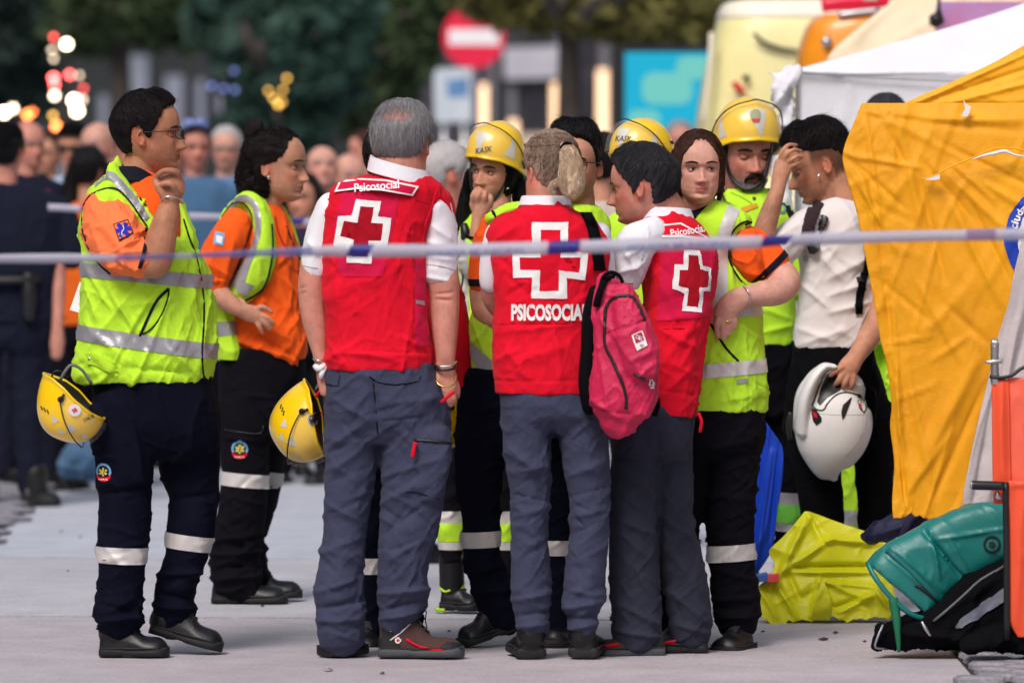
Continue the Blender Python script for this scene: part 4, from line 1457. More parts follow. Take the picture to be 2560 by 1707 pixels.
    tr = fr.skin('trousers', [fr.loft([(222, 528, 915, 135), (226, 538, 980, 138), (232, 549, 1060, 130), (245, 545, 1115, 100), (290, 500, 1150, 70)], n=30),
                              fr.tube([(302, 1010, -55, 70, 85), (312, 1100, -60, 75, 80), (314, 1180, -60, 73, 75), (315, 1240, -60, 67, 70), (313, 1317, -60, 69, 68), (308, 1400, -60, 63, 64), (304, 1470, -60, 62, 62), (300, 1530, -58, 66, 68), (300, 1556, -55, 58, 60)], n=24),
                              fr.tube([(465, 1010, 45, 82, 85), (470, 1100, 48, 79, 80), (471, 1180, 50, 79, 75), (480, 1240, 50, 67, 68), (474, 1317, 50, 64, 66), (464, 1390, 50, 56, 60), (444, 1441, 50, 54, 58), (433, 1487, 50, 59, 60), (430, 1525, 50, 58, 58), (424, 1553, 50, 54, 54)], n=24),
                              fr.tube([(262, 1030, -80, 38, 50), (262, 1105, -80, 34, 50)], n=16)], NAVY, .0062, 3, tf + fr.creases(235, 380, 1200, 1550, 22, (5, 45), (30, 90), (3, 6), 3.6, 6) + fr.creases(380, 545, 1000, 1540, 26, (5, 45), (30, 90), (3, 6), 3.6, 7), tz)
    TT = bvh_of(tr)
    fr.ring('reflective_band', TT, (308, 1383), 2, 41, SILVERB, dy=-60, rmax=.2)
    fr.ring('reflective_band', TT, (470, 1358), 8, 38, SILVERB, dy=50, rmax=.2)
    leg_badge(fr, TT, 268, 1173, 20)
    fr.shoe((258, 1638, -60), (422, 1638, -72), width=84, high=92, toe_h=50, sole_h=24, shaft=[(285, 1580, -60, 38), (296, 1530, -60, 40)])
    fr.shoe((374, 1588, 40), (547, 1634, 30), width=84, high=92, toe_h=50, sole_h=24, shaft=[(405, 1560, 42, 38), (425, 1520, 48, 40)])
    # bracelet
    fr.cord('bracelet', [(414, 507, -212), (424, 494, -236), (446, 492, -238), (466, 500, -216), (470, 508, -200), (455, 504, -178), (425, 500, -182), (414, 507, -212)], 2.4, SILVERJ)
    return fr
H_DARKM = H_DARK
person_a()
def hand_fingers(fr, base_pts, r=8.5):
    """each finger is a list of (x,y,dy); tapers to the tip"""
    out_ = []
    for f in base_pts:
        n = len(f)
        out_.append(fr.tube([tuple(p) + (r * (1.12 - .32 * i / (n - 1)),) for i, p in enumerate(f)], n=10, k=3))
    return out_

def strip(pa, w):
    L, R = [], []
    pa = catmull(pa, 4)
    t = np.gradient(pa, axis=0); t /= np.linalg.norm(t, axis=1)[:, None]
    for p, q in zip(pa, t):
        L.append((p[0] - q[1] * w / 2, p[1] + q[0] * w / 2)); R.append((p[0] + q[1] * w / 2, p[1] - q[0] * w / 2))
    return [[L[i], L[i + 1], R[i + 1], R[i]] for i in range(len(L) - 1)]

# ================================================================== woman in orange under a lime vest
def person_b():
    fr = Frame('person', 'curly haired woman with topknot, orange shirt under lime vest, hand on hip', 'person', 20.08, 620)
    hd = Head(fr, 690, 412, 184, yaw=74, pitch=2, dy=-5, fat=.10, nose=.9)
    body = hd.body_parts()
    body.append(fr.tube([(678, 465, 0, 40, 38), (668, 500, 0, 38, 40), (655, 545, 10, 46, 55), (645, 620, 20, 50, 55), (650, 780, 20, 55, 60), (655, 880, 20, 50, 55)], n=20))
    body.append(fr.tube([(560, 600, -90, 34), (530, 690, -100, 34), (534, 712, -106, 31), (560, 738, -120, 27), (590, 762, -128, 21), (608, 772, -130, 18), (630, 780, -130, 22, 14), (650, 786, -128, 20, 13)], n=16))
    body += hand_fingers(fr, [[(640, 776, -130), (660, 764, -134), (684, 777, -128)], [(650, 782, -130), (672, 790, -134), (689, 806, -126)], [(650, 790, -130), (668, 804, -134), (680, 820, -126)], [(644, 794, -128), (654, 812, -132), (661, 828, -124)], [(620, 768, -128), (612, 752, -120), (600, 745, -100)]], 7.2)
    b = fr.skin('body', body, SK_WARM, .0040, 3)
    hd.face_tint(b, red=.35, lips=(.75, .42, .42))
    hd.eyes(b, SK_WARM, look=8)
    hd.brows(H_DARK, b, .018)
    hair = hd.hair(H_CURL, b, [(0, .86), (25, .85), (45, .78), (62, .62), (75, .52), (90, .48), (105, .40), (120, .15), (150, .05), (180, .05)], lambda ad, z, sg: .022 + .04 * np.clip((ad - 80) / 60, 0, 1) * (z < .85), seed=21, strands=1800, flow=(1.6, -.2), slen=.2, lift=.012, clump=.02, curl=.02)
    hd.locks([[(640, 356, 6, 16, 18), (634, 338, 6, 25, 22), (640, 318, 4, 25, 22), (648, 306, 4, 14, 14)]], H_CURL, b, name='topknot', strands=260, wav=3, wavf=1.7, seed=4)
    hd.locks([[(650, 370, 0, 34, 50), (632, 410, 5, 34, 52), (626, 445, 5, 34, 52), (632, 478, 0, 34, 46), (642, 500, -5, 20, 26)],
              [(662, 420, -40, 14, 14), (656, 460, -48, 17, 16), (660, 492, -45, 13, 14)], [(630, 400, -10, 24, 26), (612, 440, -10, 22, 26), (606, 472, -10, 12, 18)]], H_CURL, b, name='curls', strands=700, wav=4.5, wavf=1.9, seed=6, noise=[(12, 16, 20, 5, 9), (26, 30, 0, 5, 4)], spread=1.06)
    fr.cord('earring', [(674, 441, -64), (675, 449, -64)], 4.0, SILVERJ)
    # shirt
    sf = [(620, 800, 740, 850, 14, 6), (600, 850, 750, 900, 12, 6), (700, 700, 745, 840, 12, 5), (690, 600, 720, 680, 8, 4), (640, 830, 760, 905, 8, -5)]
    shirt = fr.skin('shirt', [fr.loft([(645, 700, 508, 46, 8), (612, 715, 540, 80, 8), (585, 735, 580, 100, 10), (570, 748, 630, 105, 14), (560, 758, 700, 102, 14), (560, 758, 780, 100, 14), (570, 771, 840, 100, 12), (600, 769, 880, 96, 10), (660, 756, 915, 70, 0), (700, 750, 925, 50, -10)], n=32),
                              fr.tube([(596, 560, -62, 40, 44), (572, 600, -88, 47, 48), (548, 650, -100, 50, 48), (532, 692, -104, 50, 46), (540, 716, -108, 40, 38)], n=22)], ORANGE, .0052, 3,
                    sf + [(560, 560, 520, 700, 14, 5), (590, 600, 560, 720, 10, 5), (500, 640, 580, 690, 9, 5), (505, 700, 570, 700, 8, 5)] + fr.creases(590, 765, 620, 900, 24, (30, 75), (40, 120), (4, 8), 3.5, 3), [(50, 120, 20, 4, 23)])
    TS = bvh_of(shirt)
    # vest: near panel over the shoulder, far strip and the part behind the elbow
    vest = fr.skin('vest', [fr.tube([(608, 508, 20, 20, 50), (632, 505, -30, 26, 46), (655, 540, -62, 27, 44), (664, 590, -78, 27, 44), (658, 640, -86, 36, 40), (636, 690, -88, 40, 36), (606, 728, -84, 32, 34)], n=20),
                            fr.tube([(700, 520, 40, 10, 16), (716, 560, 40, 13, 24), (735, 610, 30, 12, 30), (748, 655, 20, 10, 30)], n=12),
                            fr.loft([(560, 610, 520, 50, 40), (548, 610, 560, 80, 30), (540, 600, 650, 95, 24), (530, 596, 740, 96, 10), (534, 600, 820, 96, 6), (540, 618, 870, 94, 6), (543, 622, 900, 92, 6)], n=26)], LIME, .0050, 3,
                   [(560, 760, 590, 880, 8, 4), (640, 560, 660, 680, 6, 3)], [(40, 120, 10, 3, 27)])
    T = bvh_of(vest)
    fr.decal('reflective_band', T, strip([(572, 527), (600, 499), (622, 497), (642, 515), (650, 545), (650, 580), (640, 620), (625, 660), (612, 700)], 15), SILVER)
    fr.decal('reflective_band', T, strip([(625, 590), (618, 650), (602, 690), (588, 715)], 34), SILVER)
    fr.decal('reflective_band', T, [[(541, 803), (592, 801), (598, 834), (546, 838)]], SILVER)
    fr.decal('reflective_band', T, [[(608, 700), (640, 712), (620, 738), (598, 728)]], SILVER, off=.004)
    fr.line('vest_piping', [T, TS], [(553, 543), (578, 512), (604, 506), (624, 520), (634, 545), (630, 580), (612, 630), (592, 680)], 1.8, COLLAR, off=.003)
    fr.line('vest_piping', [T, TS], [(684, 560), (687, 610), (684, 650), (672, 702), (652, 730), (612, 753)], 2.6, COLLAR, off=.003)
    fr.line('vest_piping', [T, TS], [(718, 565), (735, 610), (752, 650)], 1.8, COLLAR, off=.003)
    fr.line('placket', TS, [(690, 540), (698, 575), (712, 610), (730, 640)], 2.0, DEEPRED, off=.001)
    fr.collar('collar', (676, 520, 4), 44, 46, 24, ORANGE, yaw=74, drop=44, gap=50, flare=1.25)
    fr.decal('sleeve_badge', TS, [[(546, 578), (569, 584), (565, 614), (542, 609)]], SKYBL, off=.003)
    fr.decal('badge_mark', TS, [[(550, 588), (564, 592), (561, 609), (547, 605)]], WHITEP, off=.0045)
    # trousers
    tr = fr.skin('trousers', [fr.loft([(548, 760, 870, 100, 10), (545, 762, 940, 104, 10), (545, 740, 1010, 100, 10), (548, 722, 1080, 95, 10), (570, 700, 1110, 80, 10)], n=28),
                              fr.tube([(608, 1000, -20, 62, 62), (612, 1100, -20, 62, 62), (612, 1200, -20, 60, 60), (604, 1290, -20, 62, 58), (590, 1345, -20, 64, 56), (588, 1390, -20, 66, 58), (592, 1440, -20, 64, 58), (598, 1468, -20, 60, 54)], n=22),
                              fr.tube([(664, 1000, 60, 50, 60), (660, 1100, 60, 50, 58), (652, 1200, 62, 52, 56), (632, 1290, 62, 48, 52), (618, 1340, 62, 40, 50), (620, 1385, 62, 44, 50), (632, 1420, 62, 40, 50), (640, 1450, 62, 34, 44)], n=20)], NAVYB, .0062, 3,
                 [(530, 1350, 650, 1330, 9, 7), (525, 1385, 660, 1375, 8, 8), (530, 1415, 668, 1412, 8, -6), (540, 1445, 660, 1435, 8, 7), (560, 1300, 640, 1380, 9, 7), (560, 1090, 640, 1100, 6, 4), (640, 1000, 690, 1090, 7, -5)] + fr.creases(540, 700, 950, 1460, 34, (5, 50), (30, 90), (3, 6), 3.6, 9), [(45, 130, 60, 5, 41, lambda X, Y: np.clip((Y - 1280) / 100, .2, 1))])
    TT = bvh_of(tr)
    fr.ring('reflective_band', TT, (612, 1198), 5, 34, SILVERB, dy=-20, rmax=.14)
    fr.ring('reflective_band', TT, (672, 1198), 9, 34, SILVER, dy=62, rmax=.14)
    leg_badge(fr, TT, 603, 1118, 20)
    fr.line('pocket_edge', TT, [(548, 1068), (600, 1076), (652, 1080), (662, 1060)], 1.6, BLACKP, off=.001)
    fr.shoe((536, 1508, -20), (716, 1508, -34), width=72, high=78, toe_h=44, sole_h=20, shaft=[(572, 1450, -20, 34), (590, 1410, -20, 34)])
    fr.shoe((585, 1504, 62), (750, 1500, 58), width=72, high=78, toe_h=44, sole_h=20, shaft=[(622, 1450, 60, 32), (632, 1410, 60, 32)])
    return fr
person_b()
def cross_panel(fr, T, outer, inner, dark=DEEPRED, white=WHITEP):
    """white outlined cross with a dark red field"""
    fr.decal('cross_field', T, [inner], dark, off=.0035)
    fr.decal('cross_outline', T, frame_polys(outer, inner), white, off=.0045)

# ================================================================== grey haired man from behind
def person_c():
    fr = Frame('person', 'grey haired balding man seen from behind in red vest and white polo', 'person', 17.71, 960)
    hd = Head(fr, 1006, 356, 200, yaw=163, pitch=2, dy=0, wide=1.04)
    body = hd.body_parts()
    body.append(fr.tube([(1004, 400, -8, 62, 62), (1000, 440, -5, 64, 64), (980, 480, 0, 70, 60), (950, 560, 0, 80, 60), (945, 720, 0, 80, 60), (945, 900, 0, 70, 60)], n=20))
    body.append(fr.tube([(812, 560, 0, 40), (792, 640, -5, 38), (782, 700, -8, 36), (780, 735, -8, 35), (784, 790, -12, 31), (793, 840, -16, 26), (800, 885, -20, 18), (806, 920, -22, 17), (812, 950, -22, 19, 14), (816, 980, -22, 16, 12)], n=18))
    body.append(fr.tube([(1098, 560, 0, 44), (1102, 640, -4, 42), (1108, 705, -8, 40), (1111, 742, -8, 38), (1112, 790, -14, 36), (1113, 840, -20, 31), (1114, 890, -26, 25), (1114, 912, -28, 24, 18), (1116, 945, -30, 26, 16), (1122, 972, -30, 24, 15)], n=18))
    body += hand_fingers(fr, [[(1106, 965, -34), (1110, 990, -38), (1118, 1010, -32)], [(1118, 972, -34), (1122, 995, -38), (1128, 1012, -30)], [(1130, 968, -30), (1134, 990, -34), (1136, 1004, -28)], [(1138, 955, -24), (1144, 975, -26), (1144, 990, -20)], [(1098, 940, -34), (1092, 962, -40), (1098, 982, -40)]], 8.5)
    b = fr.skin('body', body, SK_PINK, .0040, 3, folds=[(1088, 735, 1134, 730, 3, -2.5), (1090, 748, 1130, 750, 3, -2.5), (1092, 741, 1128, 741, 3, 2), (748, 722, 765, 716, 3, -2), (750, 735, 768, 730, 3, -2)])
    hd.face_tint(b, red=.5, scalp=.62)
    # grey hair round a bald crown
    def th(ad, z, sg):
        bald = np.clip(1 - ((ad - 172) / 42) ** 2 - ((z - .84) / .115) ** 2, 0, 1)
        nz_ = vnoise(np.stack([ad * .25, z * 30, ad * 0], -1).reshape(-1, 3), 5).reshape(np.shape(z)) * .35
        return .040 - .062 * np.clip(bald * 1.5 + nz_ * (bald > 0), 0, 1) + .010 * (z > .9)
    hd.hair(H_GREY, b, [(0, .9), (40, .86), (70, .62), (84, .46), (100, .54), (112, .38), (130, .29), (180, .26)], th, seed=31, strands=3600, flow=(.25, -.8), slen=.15, lift=.016, clump=.016, swidth=.0013, sparse=.35)
    # shirt sleeves and collar
    shirt = fr.skin('shirt', [fr.tube([(832, 520, 0, 42, 60), (812, 570, 0, 44, 54), (796, 630, -4, 42, 48), (790, 672, -6, 40, 44)], n=20), fr.tube([(1086, 520, 0, 46, 62), (1098, 570, -2, 46, 54), (1099, 630, -4, 46, 50), (1100, 682, -6, 46, 48)], n=20),
                              fr.loft([(930, 1060, 450, 60), (850, 1088, 490, 70), (836, 1060, 560, 84), (836, 1046, 640, 84)], n=24)], WHITEC, .0052, 3,
                   [(1075, 560, 1130, 600, 9, 4), (1065, 600, 1135, 640, 8, 4), (1070, 640, 1135, 650, 8, 4), (770, 600, 800, 640, 8, 4), (1060, 690, 1140, 705, 5, 3)], [(40, 60, 20, 1.5, 51)])
    TS = bvh_of(shirt)
    fr.line('cuff_stitch', TS, [(1056, 660), (1098, 664), (1140, 676)], 1.0, SILVER)
    fr.line('cuff_stitch', TS, [(758, 664), (780, 668), (796, 670)], 1.0, SILVER)
    fr.collar('collar', (1000, 410, -4), 70, 68, 34, WHITEC, yaw=163, drop=30, gap=20, flare=1.10, th=3, tilt=20)
    vf = [(820, 900, 900, 850, 9, 4), (850, 870, 1010, 900, 9, 4), (1000, 560, 1060, 760, 12, 4), (880, 740, 980, 900, 13, 3), (820, 600, 860, 800, 11, 3), (1000, 840, 1070, 870, 8, 4), (810, 872, 1078, 880, 2.5, -2.2), (812, 880, 1078, 888, 9, 3), (1010, 770, 1060, 860, 8, 3)]
    vest = fr.skin('vest', [fr.loft([(905, 1068, 436, 66, 6), (860, 1096, 452, 86, 4), (826, 1112, 472, 98), (808, 1102, 510, 106), (801, 1082, 560, 112), (799, 1070, 620, 114), (800, 1070, 700, 114), (808, 1073, 780, 112), (812, 1078, 850, 112), (810, 1084, 900, 116), (811, 1080, 926, 116)], n=36, e=2.5),
                            fr.tube([(1072, 480, 0, 26, 60), (1104, 496, 10, 24, 62), (1124, 530, 16, 14, 50)], n=14)], RED, .0052, 3, vf + fr.creases(815, 1075, 560, 910, 26, (20, 80), (40, 120), (5, 9), 2.2, 11), [(70, 200, 15, 4, 53), (30, 60, -30, 1.8, 55)])
    T = bvh_of(vest)
    # paler worn panels
    fr.decal('back_panel', T, [[(860, 480), (1002, 488), (985, 560), (960, 690), (850, 690), (838, 560)]], REDMESH, off=.0016)
    fr.decal('side_panel', T, [[(1038, 620), (1058, 630), (1066, 720), (1074, 860), (1040, 866), (1036, 740)]], REDMESH, off=.0016)
    fr.line('seam', T, [(816, 497), (850, 482), (880, 478), (960, 478)], 1.0, DEEPRED, off=.0)
    fr.line('seam', T, [(1002, 488), (1040, 500), (1082, 512)], 1.0, DEEPRED, off=.0)
    fr.line('seam', T, [(1036, 560), (1037, 700), (1032, 868)], 1.0, DEEPRED, off=.0)
    fr.decal('side_tab', T, [[(1038, 748), (1060, 751), (1060, 762), (1040, 758)]], SILVER, off=.004)
    fr.line('armhole_edge', [T, TS], [(1092, 478), (1086, 500), (1072, 540), (1060, 576), (1057, 620), (1055, 660), (1056, 700)], 3.4, RED, off=.0)
    # name panel
    def bowpanel(x0, x1, yl, yr, h, sag, n=10):
        t = np.linspace(0, 1, n)
        top = [(x0 + (x1 - x0) * a, yl + (yr - yl) * a - sag * math.sin(math.pi * a * .9)) for a in t]
        bot = [(x0 - 14 + (x1 - x0 + 14) * a, yl + h + (yr - yl) * a - sag * math.sin(math.pi * a * .9)) for a in t]
        return top, bot
    O = [(850, 452), (905, 446), (965, 449), (1049, 466), (1034, 490), (960, 477), (895, 473), (838, 480)]
    I = [(853, 456), (905, 450), (965, 453), (1042, 469), (1031, 486), (960, 473), (895, 469), (845, 475)]
    fr.decal('name_panel', T, [O], REDMESH, off=.001, cell=4, fit='new')
    fr.decal('name_panel_edge', T, frame_polys(O, I), WHITEP, off=.0022, cell=4, fit='reuse')
    fr.text('lettering', T, 'Psicosocial', WHITEP, 944, 465, 21, 112, ang=-5, off=.0026, bold=.02, fit='reuse')
    # cross, tilted a few degrees as the vest hangs
    oc = [(894, 499), (955, 504), (948, 541), (981, 545), (970, 618), (935, 615), (932, 658), (870, 655), (873, 623), (838, 613), (850, 540), (883, 539)]
    ic = [(904, 516), (938, 519), (931, 557), (961, 559), (955, 601), (925, 601), (921, 641), (882, 640), (888, 598), (856, 590), (864, 552), (896, 556)]
    cross_panel(fr, T, oc, ic)
    # watch, bracelets
    fr.cord('bracelet', [(784, 896, -30), (798, 900, -42), (814, 897, -30)], 3.0, SILVERJ)
    fr.cord('wrist_tag', [(788, 914, -34, 7), (800, 920, -46, 9), (815, 912, -36, 7), (806, 932, -44, 8), (803, 945, -40, 5)], 7, WHITEPL)
    fr.cord('bracelet', [(1088, 908, -30), (1100, 914, -54), (1130, 912, -54), (1141, 903, -28)], 2.6, SILVERJ)
    fr.cord('bracelet', [(1088, 916, -30), (1100, 923, -56), (1130, 921, -56), (1140, 912, -28)], 3.4, BLACKP)
    fr.cord('gold_bracelet', [(1140, 934, -34), (1138, 952, -50), (1122, 964, -60), (1102, 962, -60), (1091, 950, -50), (1092, 938, -34)], 2.6, GOLD)
    # trousers
    tf = [(820, 1120, 900, 1060, 12, 6), (830, 1180, 910, 1110, 12, 5), (960, 1190, 1100, 1140, 9, 5), (950, 1260, 1050, 1200, 11, 6), (960, 1330, 1060, 1260, 9, -5), (970, 1400, 1060, 1340, 9, 5), (945, 1480, 1075, 1470, 9, 8), (945, 1520, 1070, 1500, 9, -7), (948, 1545, 1050, 1525, 7, 7), (785, 1480, 910, 1440, 9, 6), (785, 1520, 915, 1500, 9, -7), (788, 1550, 912, 1545, 9, 7), (810, 1250, 900, 1300, 10, 5), (800, 1380, 905, 1340, 9, 4), (935, 960, 950, 1080, 14, -9), (960, 1010, 1100, 990, 12, 4), (830, 990, 930, 1050, 10, 5), (960, 1050, 1080, 1035, 5, -3)]
    tr = fr.skin('trousers', [fr.loft([(812, 1082, 905, 112), (809, 1100, 950, 116), (810, 1122, 1010, 118), (811, 1128, 1060, 108), (830, 1105, 1110, 75)], n=30),
                              fr.tube([(876, 1000, 0, 64, 96), (878, 1100, -5, 68, 80), (876, 1180, -5, 66, 72), (866, 1290, -5, 58, 66), (856, 1390, -5, 58, 62), (848, 1470, -5, 66, 64), (850, 1530, -5, 64, 64), (851, 1588, -5, 62, 62)], n=24),
                              fr.tube([(1040, 1000, -10, 82, 96), (1038, 1100, -14, 88, 84), (1034, 1200, -18, 84, 74), (1026, 1290, -20, 78, 70), (1010, 1390, -20, 68, 64), (1006, 1450, -20, 64, 62), (1006, 1490, -20, 66, 64), (994, 1530, -20, 54, 58), (985, 1556, -20, 42, 50)], n=24),
                              fr.tube([(1078, 1090, -60, 50, 46), (1082, 1150, -60, 48, 46), (1070, 1225, -60, 42, 40)], n=16, e=3)], SLATE, .0058, 3, tf + fr.creases(810, 920, 1000, 1590, 36, (15, 60), (40, 120), (5, 9), 3.0, 12) + fr.creases(945, 1110, 1000, 1540, 44, (15, 60), (40, 130), (5, 9), 3.0, 13), [(50, 130, 40, 3.5, 57), (22, 50, -40, 1.2, 59)])
    TT = bvh_of(tr)
    fr.line('pocket_zip', TT, [(1036, 1096), (1070, 1097), (1100, 1100), (1126, 1104)], 4.5, BLACKP, off=.0)
    fr.cord('zip_pull', [(1040, 1100, -112), (1036, 1120, -114), (1033, 1138, -112)], 5, RED)
    fr.line('pocket_seam', TT, [(1016, 1225), (1050, 1228), (1112, 1250)], 1.4, NAVY, off=.0)
    fr.line('pocket_seam', TT, [(926, 938), (945, 950), (990, 958), (1040, 952)], 1.8, NAVY, off=.0)
    fr.decal('back_pocket_flap', TT, [[(928, 936), (1052, 934), (1046, 950), (990, 958), (944, 950)]], SLATE, off=.005)
    fr.decal('back_pocket_flap', TT, [[(814, 930), (854, 932), (849, 962), (812, 955)]], SLATE, off=.005)
    fr.line('seat_seam', TT, [(935, 940), (940, 1000), (946, 1080)], 1.4, NAVY, off=.0)
    fr.cord('zip_pull', [(1104, 1002, -120), (1122, 986, -122), (1136, 975, -118)], 5, RED)
    # boots: the right one brown and red, seen from the side
    sh = fr.shoe((955, 1643, -20), (1156, 1641, -46), width=84, high=108, toe_h=46, sole_h=26, m=BROWNL, sole_m=GREYRUB, shaft=[(985, 1570, -20, 38), (990, 1530, -20, 40)])
    TB = bvh_of(sh)
    fr.decal('toe_cap', TB, [[(1118, 1600), (1150, 1604), (1160, 1625), (1150, 1632), (1112, 1628), (1100, 1612)]], RUBBER, off=.002, parent=sh)
    fr.decal('heel_panel', TB, [[(942, 1572), (975, 1565), (990, 1600), (1010, 1625), (945, 1628)]], RUBBER, off=.002, parent=sh)
    fr.line('red_flash', TB, [(1016, 1594), (1040, 1608), (1070, 1616), (1108, 1620)], 3.2, RED, off=.002, parent=sh)
    fr.line('reflective_flash', TB, [(976, 1574), (1002, 1564), (1028, 1552)], 1.8, WHITEP, off=.002, parent=sh)
    fr.line('reflective_flash', TB, [(976, 1597), (1002, 1578), (1026, 1556)], 1.8, WHITEP, off=.002, parent=sh)
    fr.decal('cross_mark', TB, [poly_cross(996, 1597, 15, 15, 7)], WHITEP, off=.003, parent=sh)
    fr.decal('cross_mark', TB, [poly_cross(996, 1597, 9, 9, 3)], RED, off=.0036, parent=sh)
    fr.cord('lace', [(1042, 1545, -34), (1052, 1530, -50), (1066, 1524, -52), (1064, 1545, -56), (1068, 1568, -50)], 1.8, BLACKC, parent=sh)
    fr.shoe((812, 1643, -10), (905, 1641, 60), width=84, high=72, toe_h=44, sole_h=26, sole_m=RUBBER, shaft=[(848, 1585, -4, 38), (850, 1555, -4, 38)])
    fr.shoe
    return fr
person_c()
# ================================================================== blond ponytail woman from behind
def person_d():
    fr = Frame('person', 'woman with blond ponytail seen from behind in red vest with large outlined cross', 'person', 17.66, 1385)
    hd = Head(fr, 1379, 425, 190, yaw=-153, pitch=2, dy=0)
    body = hd.body_parts()
    body.append(fr.tube([(1362, 460, -5, 48, 50), (1362, 500, -2, 48, 52), (1370, 540, 0, 70, 50), (1375, 620, 0, 75, 55), (1370, 780, 0, 70, 55), (1370, 960, 0, 70, 55)], n=20))
    body.append(fr.tube([(1240, 610, 10, 32), (1228, 690, 30, 30), (1238, 760, 70, 27), (1280, 790, 130, 24), (1330, 780, 150, 20)], n=14))
    body.append(fr.tube([(1500, 610, 10, 32), (1510, 690, 30, 30), (1500, 760, 70, 27), (1460, 790, 130, 24), (1400, 780, 150, 20)], n=14))
    b = fr.skin('body', body, SK_PINK, .0042, 3)
    hd.face_tint(b, red=.5)
    at, zt = math.radians(-172), .80
    def pf(a0, z0, rg):
        da = (at - a0 + math.pi) % (2 * math.pi) - math.pi
        n = len(a0)
        return da * .9 * rg.normal(1, .06, n) * 1.6, (zt - z0) * 1.6 * rg.normal(1, .06, n)
    hd.hair(H_BLOND, b, [(0, .86), (30, .84), (55, .76), (72, .58), (86, .46), (98, .50), (110, .36), (130, .24), (150, .20), (180, .18)], lambda ad, z, sg: .030 + .012 * (z > .8), seed=41, strands=3200, slen=.5, lift=.006, clump=.010, part_flow=pf, wobble=.003, swidth=.0012, nfreq=(30, 4))
    hd.hair(H_DARK, b, [(0, 1.2), (100, 1.2), (112, .38), (130, .26), (180, .2)], lambda ad, z, sg: .024 - .2 * np.clip((z - .40) / .1, 0, 1), seed=42, strands=500, flow=(.2, .5), slen=.12, lift=.008, name='nape_hair')
    hd.locks([[(1408, 366, -92, 12, 12), (1422, 380, -104, 16, 16), (1432, 408, -106, 19, 18), (1437, 444, -102, 21, 18), (1438, 472, -96, 18, 16), (1430, 494, -92, 7, 8)],
              [(1410, 380, -96, 9, 9), (1410, 420, -104, 11, 11), (1408, 452, -102, 12, 10), (1416, 478, -96, 10, 8), (1426, 492, -92, 5, 5)],
              [(1400, 452, -94, 7, 6), (1384, 462, -92, 8, 6), (1378, 474, -90, 7, 5), (1386, 484, -88, 4, 4)]], H_BLOND2, b, name='ponytail', strands=520, wav=2.5, wavf=.9, seed=8, spread=1.05, noise=[(8, 70, 8, 3.5, 12)])
    fr.cord('hair_tie', [(1402, 372, -96), (1412, 360, -104), (1424, 362, -104), (1432, 372, -96)], 5, BLACKC)
    fr.collar('collar', (1362, 492, -2), 56, 56, 20, WHITEC, yaw=-153, drop=24, gap=10, flare=1.1, th=3)
    shirt = fr.skin('sleeve', [fr.tube([(1246, 585, 4, 34, 50), (1234, 630, 10, 32, 44), (1228, 680, 20, 31, 38), (1228, 706, 26, 30, 34)], n=18)], WHITEC, .0055, 3)
    fr.skin('sleeve', [fr.tube([(1494, 585, 4, 34, 50), (1504, 640, 12, 32, 44), (1510, 700, 26, 31, 36)], n=18)], WHITEC, .0055, 3)
    vf = [(1260, 860, 1330, 960, 12, 4), (1290, 900, 1420, 860, 16, 4), (1380, 840, 1450, 920, 14, 4), (1240, 830, 1460, 805, 8, 3), (1235, 812, 1455, 806, 2.5, -2), (1270, 640, 1330, 780, 12, 2), (1230, 950, 1455, 948, 2.5, -2.5), (1240, 600, 1300, 560, 12, 5), (1440, 560, 1510, 600, 12, 4), (1238, 900, 1300, 870, 9, 4)]
    vest = fr.skin('vest', [fr.loft([(1335, 1402, 492, 52, 2), (1290, 1432, 520, 78), (1240, 1482, 545, 92), (1213, 1515, 575, 100), (1214, 1528, 615, 104), (1228, 1524, 680, 104), (1238, 1518, 750, 102), (1230, 1512, 820, 104), (1228, 1512, 900, 108), (1236, 1512, 985, 108)], n=36, e=2.4)], RED, .0052, 3, vf + fr.creases(1240, 1500, 560, 970, 34, (20, 80), (40, 130), (5, 9), 2.5, 14), [(70, 180, -10, 3.5, 61), (30, 60, 30, 1.5, 62)])
    T = bvh_of(vest)
    k = 3.137
    def q(L): return [(1100 + x / k, 250 + y / k) for x, y in L]
    oc = q([(720, 960), (1003, 960), (1000, 1172), (1158, 1200), (1133, 1408), (990, 1390), (992, 1553), (714, 1550), (722, 1388), (578, 1390), (568, 1175), (722, 1172)])
    ic = q([(788, 1018), (942, 1018), (942, 1232), (1098, 1232), (1083, 1350), (932, 1332), (927, 1495), (780, 1492), (782, 1330), (630, 1328), (625, 1232), (788, 1232)])
    fr.decal('cross_outline', T, frame_polys(oc, ic), WHITEP, off=.003)
    fr.decal('cross_field', T, [ic], RED, off=.002)
    fr.text('lettering', T, 'PSICOSOCIAL', WHITEP, 1374, 779, 42, 192, off=.001, bold=.045, ang=0, fit='new')
    fr.line('seam', T, [(1237, 809), (1300, 806), (1400, 806), (1460, 803)], .9, DEEPRED, off=0)
    tf = [(1270, 1110, 1350, 1180, 14, 7), (1275, 1180, 1370, 1160, 14, 6), (1380, 1060, 1388, 1180, 12, -9), (1420, 1190, 1510, 1150, 12, 6), (1275, 1232, 1378, 1252, 2.5, -3), (1420, 1240, 1525, 1212, 2.5, -3), (1285, 1290, 1370, 1262, 10, 5), (1280, 1500, 1378, 1480, 9, 7), (1285, 1540, 1378, 1525, 8, -6), (1290, 1565, 1372, 1558, 8, 7), (1408, 1520, 1510, 1500, 9, 8), (1405, 1545, 1500, 1540, 8, -6), (1425, 1572, 1490, 1555, 8, 7), (1420, 1470, 1500, 1490, 8, 5), (1430, 1290, 1515, 1270, 10, 5)]
